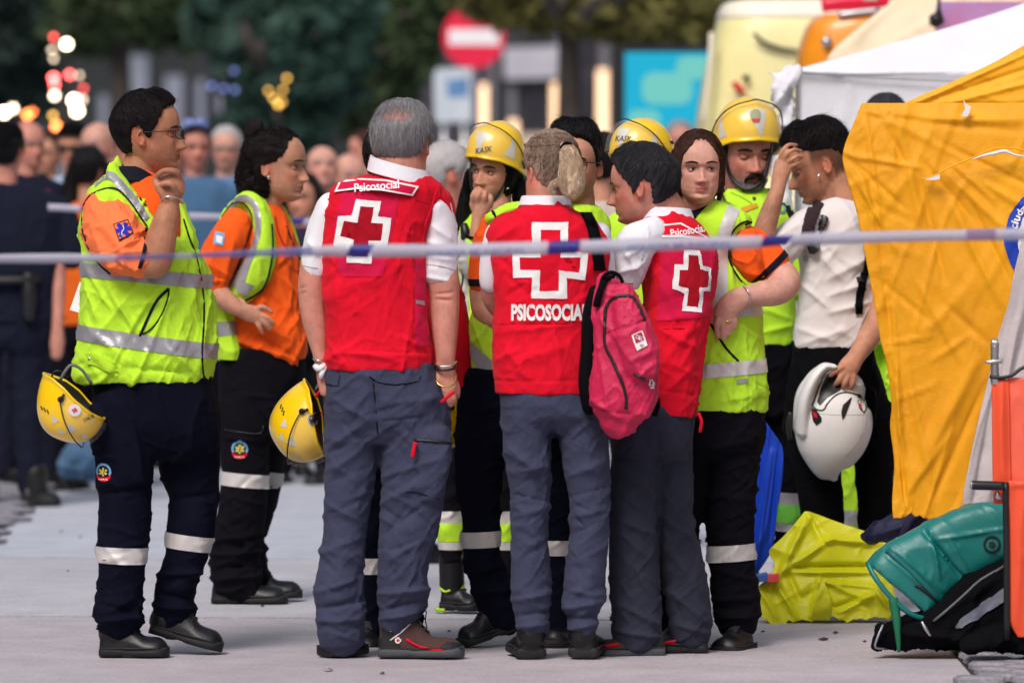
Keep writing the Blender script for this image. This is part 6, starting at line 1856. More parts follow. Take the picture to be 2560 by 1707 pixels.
# ================================================================== man with black hair and glasses, mostly behind the ponytailed woman
def person_h():
    fr = Frame('person', 'black haired man with dark framed glasses, mostly hidden behind the blond ponytailed woman', 'person', 18.15, 1300)
    hd = Head(fr, 1437, 410, 196, yaw=-14, pitch=0, dy=10)
    body = hd.body_parts()
    body.append(fr.tube([(1440, 470, 12, 44, 42), (1440, 520, 12, 48, 46), (1400, 570, 10, 70, 50), (1370, 650, 10, 70, 60), (1370, 900, 10, 70, 60)], n=16))
    body.append(fr.tube([(1236, 560, 0, 34), (1216, 640, -6, 34), (1206, 700, -10, 32), (1206, 745, -14, 32), (1214, 780, -30, 30), (1250, 800, -60, 28), (1300, 800, -80, 24), (1340, 790, -90, 20)], n=16))
    b = fr.skin('body', body, SK_WARM, .0044, 3)
    hd.face_tint(b, beard=.4, red=.2)
    hd.eyes(b, SK_WARM, look=-10)
    hd.brows(H_BLACK, b, .024)
    hd.hair(H_BLACK, b, [(0, .82), (30, .82), (50, .76), (62, .64), (74, .46), (84, .42), (95, .56), (108, .54), (118, .34), (135, .26), (180, .22)], lambda ad, z, sg: .018 + .075 * np.clip((z - .72) / .2, 0, 1), seed=75, strands=1500, flow=(.5, .4), slen=.10, lift=.02, clump=.02)
    glasses(hd, b, BLACKP, lens_w=.115, lens_h=.07)
    vest = fr.skin('vest', [fr.loft([(1395, 1478, 508, 44, 14), (1330, 1500, 520, 60, 12), (1225, 1520, 545, 78, 10), (1214, 1530, 580, 88, 10), (1228, 1525, 640, 92, 10), (1200, 1520, 720, 96, 10), (1172, 1520, 800, 100, 10), (1172, 1520, 860, 100, 10), (1178, 1520, 930, 100, 10), (1200, 1516, 955, 98, 10)], n=28), fr.tube([(1310, 515, -20, 12, 50), (1260, 530, -30, 16, 50), (1226, 548, -34, 16, 44)], n=14)], LIME, .0062, 3, [(1180, 800, 1220, 900, 7, 4)], [(40, 90, 20, 3, 76)])
    T = bvh_of(vest)
    fr.decal('reflective_band', T, [[(1172, 848), (1230, 900), (1232, 945), (1200, 930), (1176, 890)]], SILVER)
    fr.line('armhole_piping', T, [(1224, 522), (1234, 530), (1240, 546)], 3, COLLAR, off=.002)
    sl = fr.skin('sleeve', [fr.tube([(1236, 560, -6, 36, 44), (1216, 620, -12, 38, 42), (1206, 680, -16, 36, 38), (1206, 706, -18, 34, 36)], n=18)], ORANGE, .006, 3, (), [(30, 60, 20, 2, 77)])
    TS = bvh_of(sl)
    fr.ring('sleeve_trim', TS, (1206, 706), 0, 18, COLLAR, dy=-18, off=.003, rmax=.15)
    tf = [(1140, 1180, 1250, 1160, 10, 5), (1160, 1430, 1260, 1410, 10, 6), (1165, 1480, 1280, 1470, 10, 7)]
    tr = fr.skin('trousers', [fr.loft([(1170, 1500, 920, 96, 10), (1140, 1500, 1000, 98, 10), (1136, 1480, 1080, 92, 10), (1160, 1460, 1140, 66, 10)], n=26),
                              fr.tube([(1200, 1070, -10, 66, 74), (1196, 1180, -10, 60, 66), (1203, 1290, -10, 50, 58), (1204, 1380, -10, 50, 56), (1220, 1440, -6, 52, 56), (1242, 1500, 0, 56, 58), (1256, 1545, 0, 52, 54)], n=20),
                              fr.tube([(1400, 1070, 30, 64, 74), (1396, 1180, 30, 58, 66), (1398, 1290, 30, 52, 58), (1398, 1400, 30, 50, 56), (1400, 1500, 30, 52, 56), (1400, 1580, 30, 52, 54)], n=20)], NAVY, .0068, 3, tf, [(45, 130, 60, 5, 78)])
    TT = bvh_of(tr)
    fr.ring('reflective_band', TT, (1203, 1347), -3, 40, SILVERB, dy=-10, rmax=.12)
    fr.ring('reflective_band', TT, (1398, 1370), 0, 38, SILVERB, dy=30, rmax=.12)
    fr.shoe((1282, 1578, 10), (1154, 1618, -40), width=82, high=88, toe_h=52, sole_h=22, shaft=[(1256, 1540, 4, 38), (1250, 1500, 2, 40)])
    fr.shoe((1412, 1612, 60), (1380, 1620, -60), width=82, high=82, toe_h=48, sole_h=22, shaft=[(1404, 1570, 30, 38), (1402, 1540, 30, 38)])
person_h()

# ================================================================== person hidden behind the grey haired man
def person_j():
    fr = Frame('person', 'dark haired worker almost hidden behind the balding grey haired man', 'person', 18.3, 1000)
    hd = Head(fr, 985, 400, 186, yaw=30, pitch=2, dy=0)
    body = hd.body_parts()
    body.append(fr.tube([(985, 470, 0, 40, 40), (990, 560, 0, 60, 50), (1010, 900, 0, 70, 55)], n=16))
    body.append(fr.tube([(1100, 620, 10, 30), (1135, 760, 0, 26), (1150, 880, -20, 20), (1148, 950, -24, 22), (1144, 980, -24, 16)], n=14))
    b = fr.skin('body', body, SK_TAN, .006, 2)
    hd.face_tint(b)
    hd.hair(H_DARK, b, SHORT, lambda ad, z, sg: .06, seed=81, strands=500, flow=(.5, -.5), slen=.15)
    fr.skin('vest', [fr.loft([(930, 1060, 500, 60), (870, 1110, 540, 80), (870, 1128, 640, 88), (880, 1140, 760, 92), (900, 1160, 880, 96), (930, 1180, 960, 96)], n=24), fr.tube([(1132, 720, -70, 24, 40), (1150, 800, -80, 26, 40), (1160, 900, -84, 25, 40), (1164, 960, -84, 20, 36)], n=16)], RED, .0068, 3, (), [(40, 90, 20, 3, 82)])
    fr.skin('sleeve', [fr.tube([(1150, 820, -20, 28), (1176, 880, -16, 20), (1184, 930, -16, 10)], n=12)], ORANGE, .006, 2)
    tr = fr.skin('trousers', [fr.loft([(900, 1120, 930, 88), (890, 1110, 1040, 88), (900, 1100, 1110, 66)], n=22),
                              fr.tube([(926, 1080, -10, 54, 62), (926, 1200, -10, 50, 56), (926, 1350, -10, 46, 50), (922, 1480, -10, 48, 50), (916, 1580, -10, 50, 50)], n=18),
                              fr.tube([(1050, 1080, 0, 50, 62), (1044, 1200, 0, 46, 56), (1030, 1350, 0, 40, 48), (1020, 1480, 0, 40, 48), (1020, 1560, 0, 40, 48)], n=18)], NAVY, .0075, 3, (), [(40, 90, 50, 4, 83)])
    TT = bvh_of(tr)
    fr.ring('reflective_band', TT, (925, 1413), 0, 40, SILVERB, dy=-10, rmax=.12)
    fr.shoe((905, 1606, 10), (930, 1630, -150), width=78, high=70, toe_h=44, sole_h=20)
    fr.shoe((1020, 1590, 20), (1040, 1600, -60), width=78, high=70, toe_h=44, sole_h=20)
person_j()

# ================================================================== helmet wearer behind, face hidden
def person_k():
    fr = Frame('person', 'rescue worker in yellow helmet facing left, face hidden behind the bowed dark grey head', 'person', 19.2, 1620)
    hd = Head(fr, 1606, 418, 176, yaw=-48, pitch=2, roll=3, dy=0)
    body = hd.body_parts()
    body.append(fr.tube([(1610, 480, 0, 38, 38), (1615, 560, 0, 60, 50), (1620, 900, 0, 60, 50)], n=16))
    b = fr.skin('body', body, SK_WARM, .007, 2)
    hd.face_tint(b)
    hd.hair(H_BLACK, b, [(0, .88), (50, .74), (76, .20), (90, .05), (180, .02)], lambda ad, z, sg: .04, seed=85, strands=0)
    hel = hd.helmet(fr.root, top=1.18, stickers=[(4, .84, [(-18, -.34), (16, -.34), (3, .12)], STICK), (60, .80, [(-14, .10), (10, .12), (20, -.30)], STICK)])
    TH = bvh_of(hel)
    fr.text('lettering', TH, 'KASK', BLACKP, 1558, 348, 14, 40, ang=2, off=.003, shear=.3)
    fr.skin('jacket', [fr.loft([(1560, 1670, 520, 50), (1510, 1720, 560, 76), (1505, 1730, 700, 84), (1510, 1728, 900, 84), (1515, 1720, 960, 84)], n=22)], LIME, .009, 3)
    fr.skin('trousers', [fr.tube([(1580, 960, 0, 60, 70), (1580, 1200, 0, 50, 60), (1580, 1480, 0, 44, 50)], n=16), fr.tube([(1662, 960, 0, 60, 70), (1662, 1200, 0, 50, 60), (1662, 1480, 0, 44, 50)], n=16)], NAVYB, .010, 3)
    fr.shoe((1580, 1550, 0), (1560, 1550, -120), width=78, high=70, toe_h=44, sole_h=20)
    fr.shoe((1660, 1550, 0), (1650, 1550, -120), width=78, high=70, toe_h=44, sole_h=20)
person_k()

# ================================================================== moustached man in helmet
def person_m():
    fr = Frame('person', 'man with moustache and grey chin beard in yellow helmet and lime polo, eyes cast down', 'person', 19.95, 1960)
    hd = Head(fr, 1866, 382, 196, yaw=16, pitch=6, dy=0, fat=.10, nose=1.05, wide=.98)
    body = hd.body_parts()
    body.append(fr.tube([(1862, 440, 6, 50, 48), (1862, 490, 8, 52, 50), (1880, 560, 8, 70, 50), (1900, 700, 8, 70, 50), (1910, 840, 8, 60, 50)], n=18))
    b = fr.skin('body', body, SK_PINK, .0042, 3)
    hd.face_tint(b, beard=.75, red=.55, lips=(.8, .55, .55))
    hd.eyes(b, SK_PINK, look=0, closed=1.0, lookz=-30)
    hd.brows(H_BLACK, b, .026)
    # moustache: two drooping tufts
    mo = []
    for sx in (-1, 1):
        mo.append(tube_world(hd.W(np.array([(0, .432, .245), (sx * .05, .424, .240), (sx * .10, .395, .215), (sx * .125, .37, .175), (sx * .13, .352, .145)])), np.array([.024, .030, .028, .020, .008]) * hd.H, 10, 3))
    mo = fr.skin('moustache', mo, H_DARK, .0022, 1, parent=b, dec=1)
    rg = np.random.default_rng(5)
    rows_ = []
    n = 500
    t = rg.uniform(-1, 1, n); 
    for k_ in range(4):
        q = k_ / 3
        x = t * .10 + np.sign(t) * q * .02
        z = .262 - .05 * t ** 2 - q * .045 + rg.normal(0, .004, n)
        y = .445 - 1.1 * x ** 2 * 4 + .006 - q * .004
        rows_.append(hd.W(np.stack([x, np.clip(y, .37, .45), z], 1)))
    hd._ribbons(rows_, H_DARK, mo, .0010, rg)
    # grey chin beard
    rows_ = []
    n = 1400
    a = rg.uniform(-.95, .95, n); z0 = rg.uniform(.0, .15, n) + .06 * np.abs(a)
    for k_ in range(4):
        q = k_ / 3
        rows_.append(hd.W(hd.surf(a, np.clip(z0 - q * .05, 0, 1), .012 + q * .016)))
    hd._ribbons(rows_, H_GREY, b, .0011, rg)
    hd.hair(H_DARK, b, [(0, 1.2), (60, 1.2), (70, .46), (80, .40), (95, .52), (108, .5), (120, .30), (180, .25)], lambda ad, z, sg: .02, seed=87, strands=300, flow=(.2, -.5), slen=.08)
    hel = hd.helmet(fr.root, top=1.20, stickers=[(-2, .84, [(-20, -.36), (20, -.36), (4, .16)], STICK), (-62, .80, [(10, .12), (-8, .14), (-22, -.30)], STICK)])
    TH = bvh_of(hel)
    fr.decal('crest', TH, [disc(1884, 289, 13)], mat('olive_print', (.30, .33, .16), rough=.5), off=.004)
    fr.decal('crest_scroll', TH, [[(1873, 300), (1896, 299), (1892, 308), (1878, 308)]], RED, off=.005)
    fr.cord('chin_strap', [(1806, 345, -40), (1812, 400, -50), (1824, 440, -44), (1852, 470, -60), (1880, 470, -66), (1908, 440, -60), (1922, 380, -50), (1924, 345, -40)], 5, BLACKP)
    polo = fr.skin('polo_shirt', [fr.loft([(1820, 1910, 470, 50, 8), (1790, 1945, 495, 70, 8), (1780, 1985, 530, 84, 8), (1784, 2000, 600, 90, 8), (1800, 1990, 720, 90, 8), (1806, 1990, 800, 92, 8), (1810, 1992, 862, 92, 8)], n=28)], LIME, .006, 3, [(1880, 760, 1980, 800, 10, 4), (1900, 830, 1985, 810, 8, 4)], [(50, 120, 20, 3, 88)])
    T = bvh_of(polo)
    fr.decal('dark_yoke', T, [[(1936, 470), (1990, 520), (1995, 560), (1975, 560), (1958, 520), (1925, 485)]], COLLAR, off=.003)
    fr.collar('collar', (1864, 474, 4), 56, 54, 26, COLLAR, yaw=12, drop=40, gap=40, flare=1.22, th=3)
    fr.line('placket', T, [(1826, 482), (1850, 492), (1872, 505), (1884, 516)], 2.0, LIME_D, off=.002)
    for (x, y) in ((1856, 477), (1882, 497)):
        fr.decal('snap_button', T, [disc(x, y, 4, 10)], BLACKP, off=.004)
    fr.decal('badge', T, [disc(1950, 524, 11)], SKYBL, off=.004)
    fr.decal('badge_mark', T, [disc(1950, 524, 7)], LIME_D, off=.0055)
    fr.decal('name_tag', T, [[(1850, 520), (1888, 508), (1892, 518), (1856, 532)]], mat('ochre_trim', (.62, .30, .01), rough=.7), off=.004)
    fr.cord('lanyard', [(1792, 448, -60), (1800, 480, -72), (1812, 510, -84), (1820, 524, -92)], 3.6, BLACKP)
    fr.cord('radio_cable', [(1794, 452, -40), (1788, 480, -70), (1786, 510, -84), (1790, 540, -90)], 3.0, METAL)
    sl = fr.skin('sleeve', [fr.tube([(1968, 560, 0, 36, 44), (1986, 640, -4, 36, 42), (1994, 720, -6, 36, 40)], n=18)], LIME, .007, 3)
    tr = fr.skin('trousers', [fr.loft([(1812, 2000, 850, 88, 8), (1820, 2006, 940, 90, 8), (1880, 2010, 1040, 80, 8)], n=22),
                              fr.tube([(1960, 1000, 8, 50, 60), (1972, 1120, 8, 44, 54), (1976, 1230, 8, 40, 48), (1974, 1310, 8, 38, 46), (1972, 1420, 8, 36, 42)], n=18),
                              fr.tube([(1880, 1000, 20, 50, 60), (1870, 1200, 20, 44, 54), (1866, 1420, 20, 38, 44)], n=18)], NAVYB, .0075, 3, (), [(40, 90, 50, 4, 89)])
    TT = bvh_of(tr)
    fr.ring('reflective_band', TT, (1976, 1246), 3, 30, SILVER, dy=8, rmax=.12)
    fr.ring('lime_band', TT, (1975, 1284), 3, 46, mat('green_band', (.14, .50, .05), rough=.8, bump=.3), dy=8, rmax=.12)
    fr.ring('reflective_band', TT, (1974, 1318), 3, 20, SILVER, dy=8, rmax=.12)
    fr.shoe((1972, 1500, 20), (1940, 1510, -60), width=78, high=70, toe_h=44, sole_h=20, shaft=[(1968, 1440, 8, 34), (1972, 1380, 8, 34)])
    fr.shoe((1868, 1510, 30), (1860, 1515, -60), width=78, high=70, toe_h=44, sole_h=20, shaft=[(1866, 1460, 20, 34), (1866, 1400, 20, 34)])
person_m()

# ================================================================== young man in a white t-shirt, hand on his forehead
def person_n():
    fr = Frame('person', 'young man in off-white t-shirt with head bowed left, fingers on his forehead', 'person', 19.6, 2100)
    hd = Head(fr, 2050, 405, 196, yaw=-88, pitch=20, dy=0)
    body = hd.body_parts()
    body.append(fr.tube([(2076, 450, 0, 52, 46), (2098, 490, 0, 54, 50), (2100, 560, 0, 70, 60), (2095, 700, 0, 70, 60), (2095, 840, 0, 70, 60)], n=18))
    # raised arm
    body.append(fr.tube([(1985, 600, -60, 36), (1935, 640, -90, 34), (1902, 650, -106, 33), (1896, 620, -112, 31), (1908, 570, -112, 28), (1924, 520, -108, 24), (1938, 478, -104, 19), (1944, 450, -100, 20, 16), (1950, 425, -98, 23, 15), (1953, 408, -96, 22, 13)], n=18))
    body += hand_fingers(fr, [[(1944, 404, -98), (1950, 380, -106), (1966, 364, -102), (1986, 364, -88)], [(1954, 402, -102), (1964, 384, -110), (1980, 376, -104), (1998, 379, -88)], [(1962, 408, -102), (1976, 398, -108), (1988, 392, -102), (2001, 394, -88)], [(1964, 420, -98), (1978, 414, -102), (1990, 408, -96), (1999, 407, -88)], [(1944, 424, -82), (1954, 404, -70), (1968, 392, -62)]], 6.0)
    # other arm down to the helmet
    body.append(fr.tube([(2180, 600, 0, 34), (2200, 700, -6, 32), (2206, 756, -50, 32), (2186, 808, -96, 31), (2158, 850, -128, 27), (2132, 886, -152, 22), (2116, 908, -166, 26, 20), (2106, 922, -172, 26, 20)], n=18))
    body += hand_fingers(fr, [[(2096, 912, -184), (2080, 920, -192), (2066, 932, -186)], [(2098, 926, -184), (2088, 942, -192), (2080, 954, -184)], [(2110, 934, -184), (2102, 950, -190), (2098, 962, -182)], [(2122, 934, -180), (2120, 952, -184), (2116, 964, -176)]], 8.2)
    b = fr.skin('body', body, SK_TAN2, .0040, 3)
    hd.face_tint(b, beard=.55, red=.45, lips=(.75, .5, .5), fade=.9)
    hd.eyes(b, SK_TAN2, look=0, closed=1, lookz=-20)
    hd.brows(H_BLACK, b, .022)
    hd.hair(H_DARK, b, [(0, .80), (30, .80), (50, .76), (64, .69), (80, .66), (100, .62), (118, .54), (135, .40), (160, .28), (180, .25)], lambda ad, z, sg: .020 + .06 * np.clip((z - .68) / .2, 0, 1) + .03 * (ad < 50), seed=91, strands=2600, flow=(-.9, -.3), slen=.2, lift=.02, clump=.02)
    fr.cord('earring', [(2044, 436, -62), (2042, 443, -64), (2046, 446, -62)], 2.4, SILVERJ)
    sf = [(2000, 860, 2110, 820, 12, 5), (1995, 820, 2080, 850, 10, 4), (2060, 700, 2170, 640, 14, 5), (2060, 740, 2180, 700, 12, 5), (2020, 600, 2100, 700, 14, 5), (2070, 780, 2186, 750, 10, 5), (2060, 530, 2040, 640, 10, 4), (2110, 520, 2160, 640, 12, 4), (1990, 700, 2060, 760, 10, 4), (1930, 600, 1990, 560, 8, 4), (1950, 620, 2000, 590, 8, 4)]
    ts = fr.skin('t_shirt', [fr.loft([(2060, 2138, 496, 54, 2), (2028, 2170, 520, 78), (2006, 2196, 556, 90), (2000, 2196, 620, 94), (1997, 2190, 700, 94), (1992, 2190, 770, 94), (1985, 2186, 830, 94), (1986, 2170, 868, 92)], n=32),
                            fr.tube([(2020, 556, -40, 40, 50), (1982, 590, -66, 42, 46), (1952, 620, -84, 40, 42), (1936, 632, -92, 38, 40)], n=20), fr.tube([(2180, 560, 0, 36, 48), (2196, 640, -4, 36, 44), (2200, 680, -6, 36, 42)], n=18)], OFFWHITE, .0056, 3, sf + fr.creases(2000, 2180, 560, 850, 26, (20, 70), (50, 130), (5, 9), 1.8, 21), [(70, 160, 50, 3, 94)])
    T = bvh_of(ts)
    fr.decal('side_logo', T, [[(2006, 640), (2016, 636), (2018, 650), (2008, 654)]], SILVER, off=.003)
    DKP = cloth('maroon_strap', (.035, .018, .025), var=.2)
    def strap(pts, w, m, name='backpack_strap'):
        o = fr.decal(name, T, strip(pts, w), m, off=.010)
        sm = o.modifiers.new('t', 'SOLIDIFY'); sm.thickness = .006
        return o
    strap([(2046, 505), (2030, 530), (2016, 560), (2008, 600)], 28, DKP)
    strap([(2150, 560), (2160, 600), (2164, 650), (2150, 700), (2142, 740), (2141, 784)], 17, BLACKC)
    fr.line('strap_buckle', T, [(2142, 690), (2146, 704)], 8, BLACKP, off=.014)
    gl = [(2044, 552), (2056, 540), (2066, 546), (2060, 566), (2048, 576), (2040, 566)]
    sg = fr.decal('hanging_sunglasses', T, [gl], BLACKP, off=.014)
    sg.modifiers.new('t', 'SOLIDIFY').thickness = .008
    fr.line('sunglasses_arm', T, [(2050, 570), (2042, 600), (2036, 626)], 3, BLACKP, off=.012)
    fr.decal('sunglasses_lens', T, [[(2022, 614), (2040, 612), (2042, 626), (2030, 632)]], BLACKP, off=.016)
    tr = fr.skin('trousers', [fr.loft([(1984, 2180, 850, 90), (1972, 2200, 930, 94), (1960, 2225, 1020, 94), (1958, 2232, 1090, 84), (1990, 2200, 1130, 60)], n=28),
                              fr.tube([(2040, 1040, -10, 78, 84), (2040, 1140, -14, 66, 72), (2052, 1250, -14, 56, 60), (2060, 1360, -14, 50, 54), (2062, 1500, -14, 48, 52)], n=20),
                              fr.tube([(2180, 1040, 10, 62, 80), (2186, 1140, 14, 52, 70), (2190, 1250, 14, 46, 58), (2192, 1360, 14, 44, 54), (2192, 1500, 14, 42, 50)], n=20)], BLACKC, .0065, 3, [(1980, 1100, 2090, 1060, 12, 5)], [(50, 120, 40, 3, 96)])
    fr.shoe((2066, 1570, 0), (2040, 1574, -130), width=80, high=64, toe_h=40, sole_h=20)
    fr.shoe((2194, 1568, 20), (2180, 1572, -110), width=80, high=64, toe_h=40, sole_h=20)
person_n()

# ================================================================== figure behind the orange canvas
def person_p():
    fr = Frame('person', 'dark haired person in lime over-trousers almost hidden behind the orange canvas', 'person', 21.0, 2160)
    hd = Head(fr, 2214, 322, 170, yaw=170, dy=0)
    body = hd.body_parts()
    body.append(fr.tube([(2212, 390, 0, 40), (2210, 480, 0, 60, 50), (2200, 800, 0, 60, 50)], n=14))
    b = fr.skin('body', body, SK_PINK, .008, 2)
    hd.face_tint(b)
    hd.hair(H_SALT, b, SHORT, lambda ad, z, sg: .03, seed=97, strands=500, flow=(.3, -.6), slen=.1)
    fr.skin('jacket', [fr.loft([(2160, 2262, 420, 56), (2110, 2310, 480, 80), (2110, 2310, 700, 86), (2120, 2290, 860, 84)], n=20)], LIME_D, .010, 3)
    tr = fr.skin('trousers', [fr.tube([(2150, 850, 0, 56, 64), (2134, 1050, 0, 46, 56), (2130, 1200, 0, 36, 44), (2132, 1300, 0, 34, 40), (2134, 1440, 0, 32, 38)], n=16), fr.tube([(2250, 850, 0, 56, 64), (2250, 1200, 0, 44, 50), (2250, 1440, 0, 36, 40)], n=16)], LIME, .008, 3, (), [(20, 30, 40, 5, 98)])
    fr.ring('reflective_band', bvh_of(tr), (2131, 1292), 0, 36, SILVER, rmax=.1)
    fr.shoe((2134, 1490, 0), (2130, 1494, -80), width=70, high=70)
    fr.shoe((2250, 1490, 0), (2250, 1494, -80), width=70, high=70)
person_p()
# ------------------------------------------------------------------ helmets held in the hand
def held_helmet(label, d, cx, cy, H, yaw, spin, pitch, extra=None):
    fr = Frame('safety_helmet', label, 'helmet', d, cx, 'yellow safety helmets carried by hand', py=cy)
    hd = Head(fr, cx, cy, H, yaw=yaw, pitch=pitch, spin=spin)
    hel = hd.helmet(fr.root, name='shell', top=1.18, stickers=[(62, .55, [(-14, .10), (10, .12), (4, -.10)], STICK), (80, .38, [(-14, .06), (10, .10), (4, -.06)], STICK), (25, .55, [(-9, .06), (9, .06), (0, -.10)], STICK), (-62, .55, [(-14, .10), (10, .12), (4, -.10)], STICK), (-85, .4, [(-14, .06), (10, .10), (4, -.06)], STICK), (-110, .5, [(-10, .06), (10, .08), (4, -.06)], STICK), (100, .55, [(-10, .06), (10, .08), (4, -.06)], STICK)])
    T = bvh_of(hel)
    return fr, hd, T
fr, hd, T = held_helmet('yellow safety helmet with red cross sticker hanging behind the lime-vested man with glasses', 17.62, 190, 982, 178, -80, -160, 0)
fr.decal('cross_sticker', T, [disc(192, 1022, 15)], WHITEP, off=.005)
fr.decal('cross_mark', T, [poly_cross(192, 1022, 13, 13, 5, 12)], RED, off=.006)
fr.text('lettering', T, 'SAMUR', BLACKP, 224, 1042, 9, 28, ang=-22, off=.006, shear=.2)
fr.cord('chin_strap', [(150, 950, 0), (165, 925, -6), (180, 912, -6), (205, 925, 0), (228, 960, 10)], 4, mat('grey_webbing', (.16, .16, .18), rough=.8))
fr.cord('chin_strap', [(128, 945, 0), (134, 930, 0), (150, 928, 0), (168, 945, 4)], 2.4, BLACKP)
fr, hd, T = held_helmet('yellow safety helmet with round badge, held low beside the grey haired man\'s hip', 17.95, 796, 1040, 184, -76, -122, 0)
fr.decal('round_badge', T, [disc(787, 1046, 15)], SILVER, off=.005)
fr.decal('badge_face', T, [disc(787, 1046, 11)], BLACKP, off=.006)
fr.decal('badge_mark', T, [[(780, 1052), (787, 1036), (794, 1052), (787, 1048)]], SILVER, off=.007)
fr.decal('red_mark', T, [[(790, 1030), (806, 1034), (800, 1042)]], RED, off=.005)
fr.cord('chin_strap', [(790, 975, -20), (800, 955, -30), (806, 940, -30), (812, 960, -20), (816, 990, -10)], 4, mat('grey_webbing', (.16, .16, .18)))
fr.cord('red_tag', [(792, 990, -60), (800, 978, -64), (812, 970, -60)], 4, RED)

# white full-face helmet
def white_helmet():
    fr = Frame('motorcycle_helmet', 'white full-face motorcycle helmet held upside down by the man in the off-white t-shirt', 'helmet', 19.44, 2085, py=1060)
    shell = fr.skin('shell', [fr.tube([(2086, 1195, 0, 10, 10), (2078, 1175, 0, 46, 44), (2078, 1130, 0, 80, 76), (2082, 1080, 0, 96, 90), (2088, 1035, 0, 96, 92), (2096, 1000, 0, 84, 84), (2106, 975, 0, 60, 66)], n=36, e=2.2),
                              fr.tube([(2006, 1070, -30, 20, 44), (2008, 1010, -50, 19, 44), (2020, 968, -60, 17, 42), (2036, 938, -60, 15, 40), (2056, 917, -56, 12, 38), (2074, 915, -50, 9, 42)], n=20),
                              fr.tube([(2000, 1070, 30, 16, 44), (2006, 1000, 50, 17, 44), (2024, 955, 60, 15, 42), (2046, 925, 60, 12, 40), (2070, 914, 56, 10, 42)], n=20)], WHITEPL, .0042, 3, dec=.6)
    T = bvh_of(shell)
    fr.line('visor_seal', T, [(2086, 928), (2062, 940), (2044, 968), (2032, 1000), (2028, 1012), (2042, 1022), (2056, 1020), (2064, 1006), (2086, 985), (2112, 978), (2140, 984)], 2.0, BLACKP, off=.001)
    fr.decal('eye_opening', T, [[(2080, 932), (2064, 944), (2050, 970), (2040, 1002), (2046, 1010), (2066, 990), (2096, 974), (2106, 958), (2098, 936)]], BLACKP, off=.003)
    fr.decal('side_vent', T, [[(2023, 1016), (2038, 1022), (2050, 1040), (2050, 1050), (2038, 1060), (2030, 1050)]], BLACKP, off=.003)
    fr.decal('side_vent_light', T, [[(2029, 1026), (2038, 1030), (2040, 1042), (2032, 1038)]], RED, off=.004)
    fr.decal('vent', T, [[(2125, 990), (2122, 1002), (2106, 1040), (2101, 1046), (2098, 1028), (2102, 1010)]], BLACKP, off=.003)
    fr.decal('vent', T, [[(2136, 982), (2148, 984), (2153, 994), (2141, 992)]], BLACKP, off=.003)
    fr.decal('badge_edge', T, [[(2139, 998), (2162, 998), (2166, 1016), (2155, 1030), (2143, 1018)]], BLACKP, off=.003)
    fr.decal('badge_white', T, [[(2141, 1000), (2160, 1000), (2163, 1015), (2154, 1027), (2145, 1016)]], WHITEP, off=.004)
    fr.decal('badge_red', T, [[(2142, 1008), (2148, 1008), (2150, 1022), (2145, 1016)]], RED, off=.005)
    fr.decal('badge_green', T, [[(2157, 1008), (2162, 1008), (2163, 1015), (2158, 1022)]], mat('green_print', (.02, .25, .08)), off=.005)
    fr.text('lettering', T, 'AGV', BLACKP, 2151, 1003, 6, 16, off=.0055)
    fr.line('shell_line', T, [(2034, 1030), (2090, 1034), (2140, 1034), (2180, 1036)], .8, SILVER, off=.0)
    fr.line('shell_line', T, [(2164, 1020), (2158, 1070), (2136, 1110), (2110, 1140)], .9, SILVER, off=.0)
    # tinted visor flipped up
    vp = []
    n = 9
    for i in range(n):
        a = math.radians(-62 + 124 * i / (n - 1))
        for (x, y) in ((2134, 962), (2164, 960), (2188, 975), (2194, 1010), (2190, 1050)):
            vp.append(fr.M(x - 8 * (1 - math.cos(a)), y, 86 * math.sin(a)))
    fr.obj('visor', (np.array(vp), [(i * 5 + j, i * 5 + j + 1, (i + 1) * 5 + j + 1, (i + 1) * 5 + j) for i in range(n - 1) for j in range(4)]), glass_mat('smoked_visor', (.05, .05, .06), .55, .05))
    fr.cord('chin_buckle', [(1976, 1030, 0, 5), (1972, 1060, 0, 7), (1976, 1100, 0, 5)], 6, BLACKP)
white_helmet()

# helmet half hidden behind the grey haired man's right hand
fr = Frame('safety_helmet', 'edge of a yellow helmet behind the grey haired man\'s right hand', 'helmet', 18.2, 1110, 'yellow safety helmets carried by hand', py=1020)
hd = Head(fr, 1085, 1030, 150, yaw=60, spin=140)
hd.helmet(fr.root, name='shell', top=1.15, visor=False)

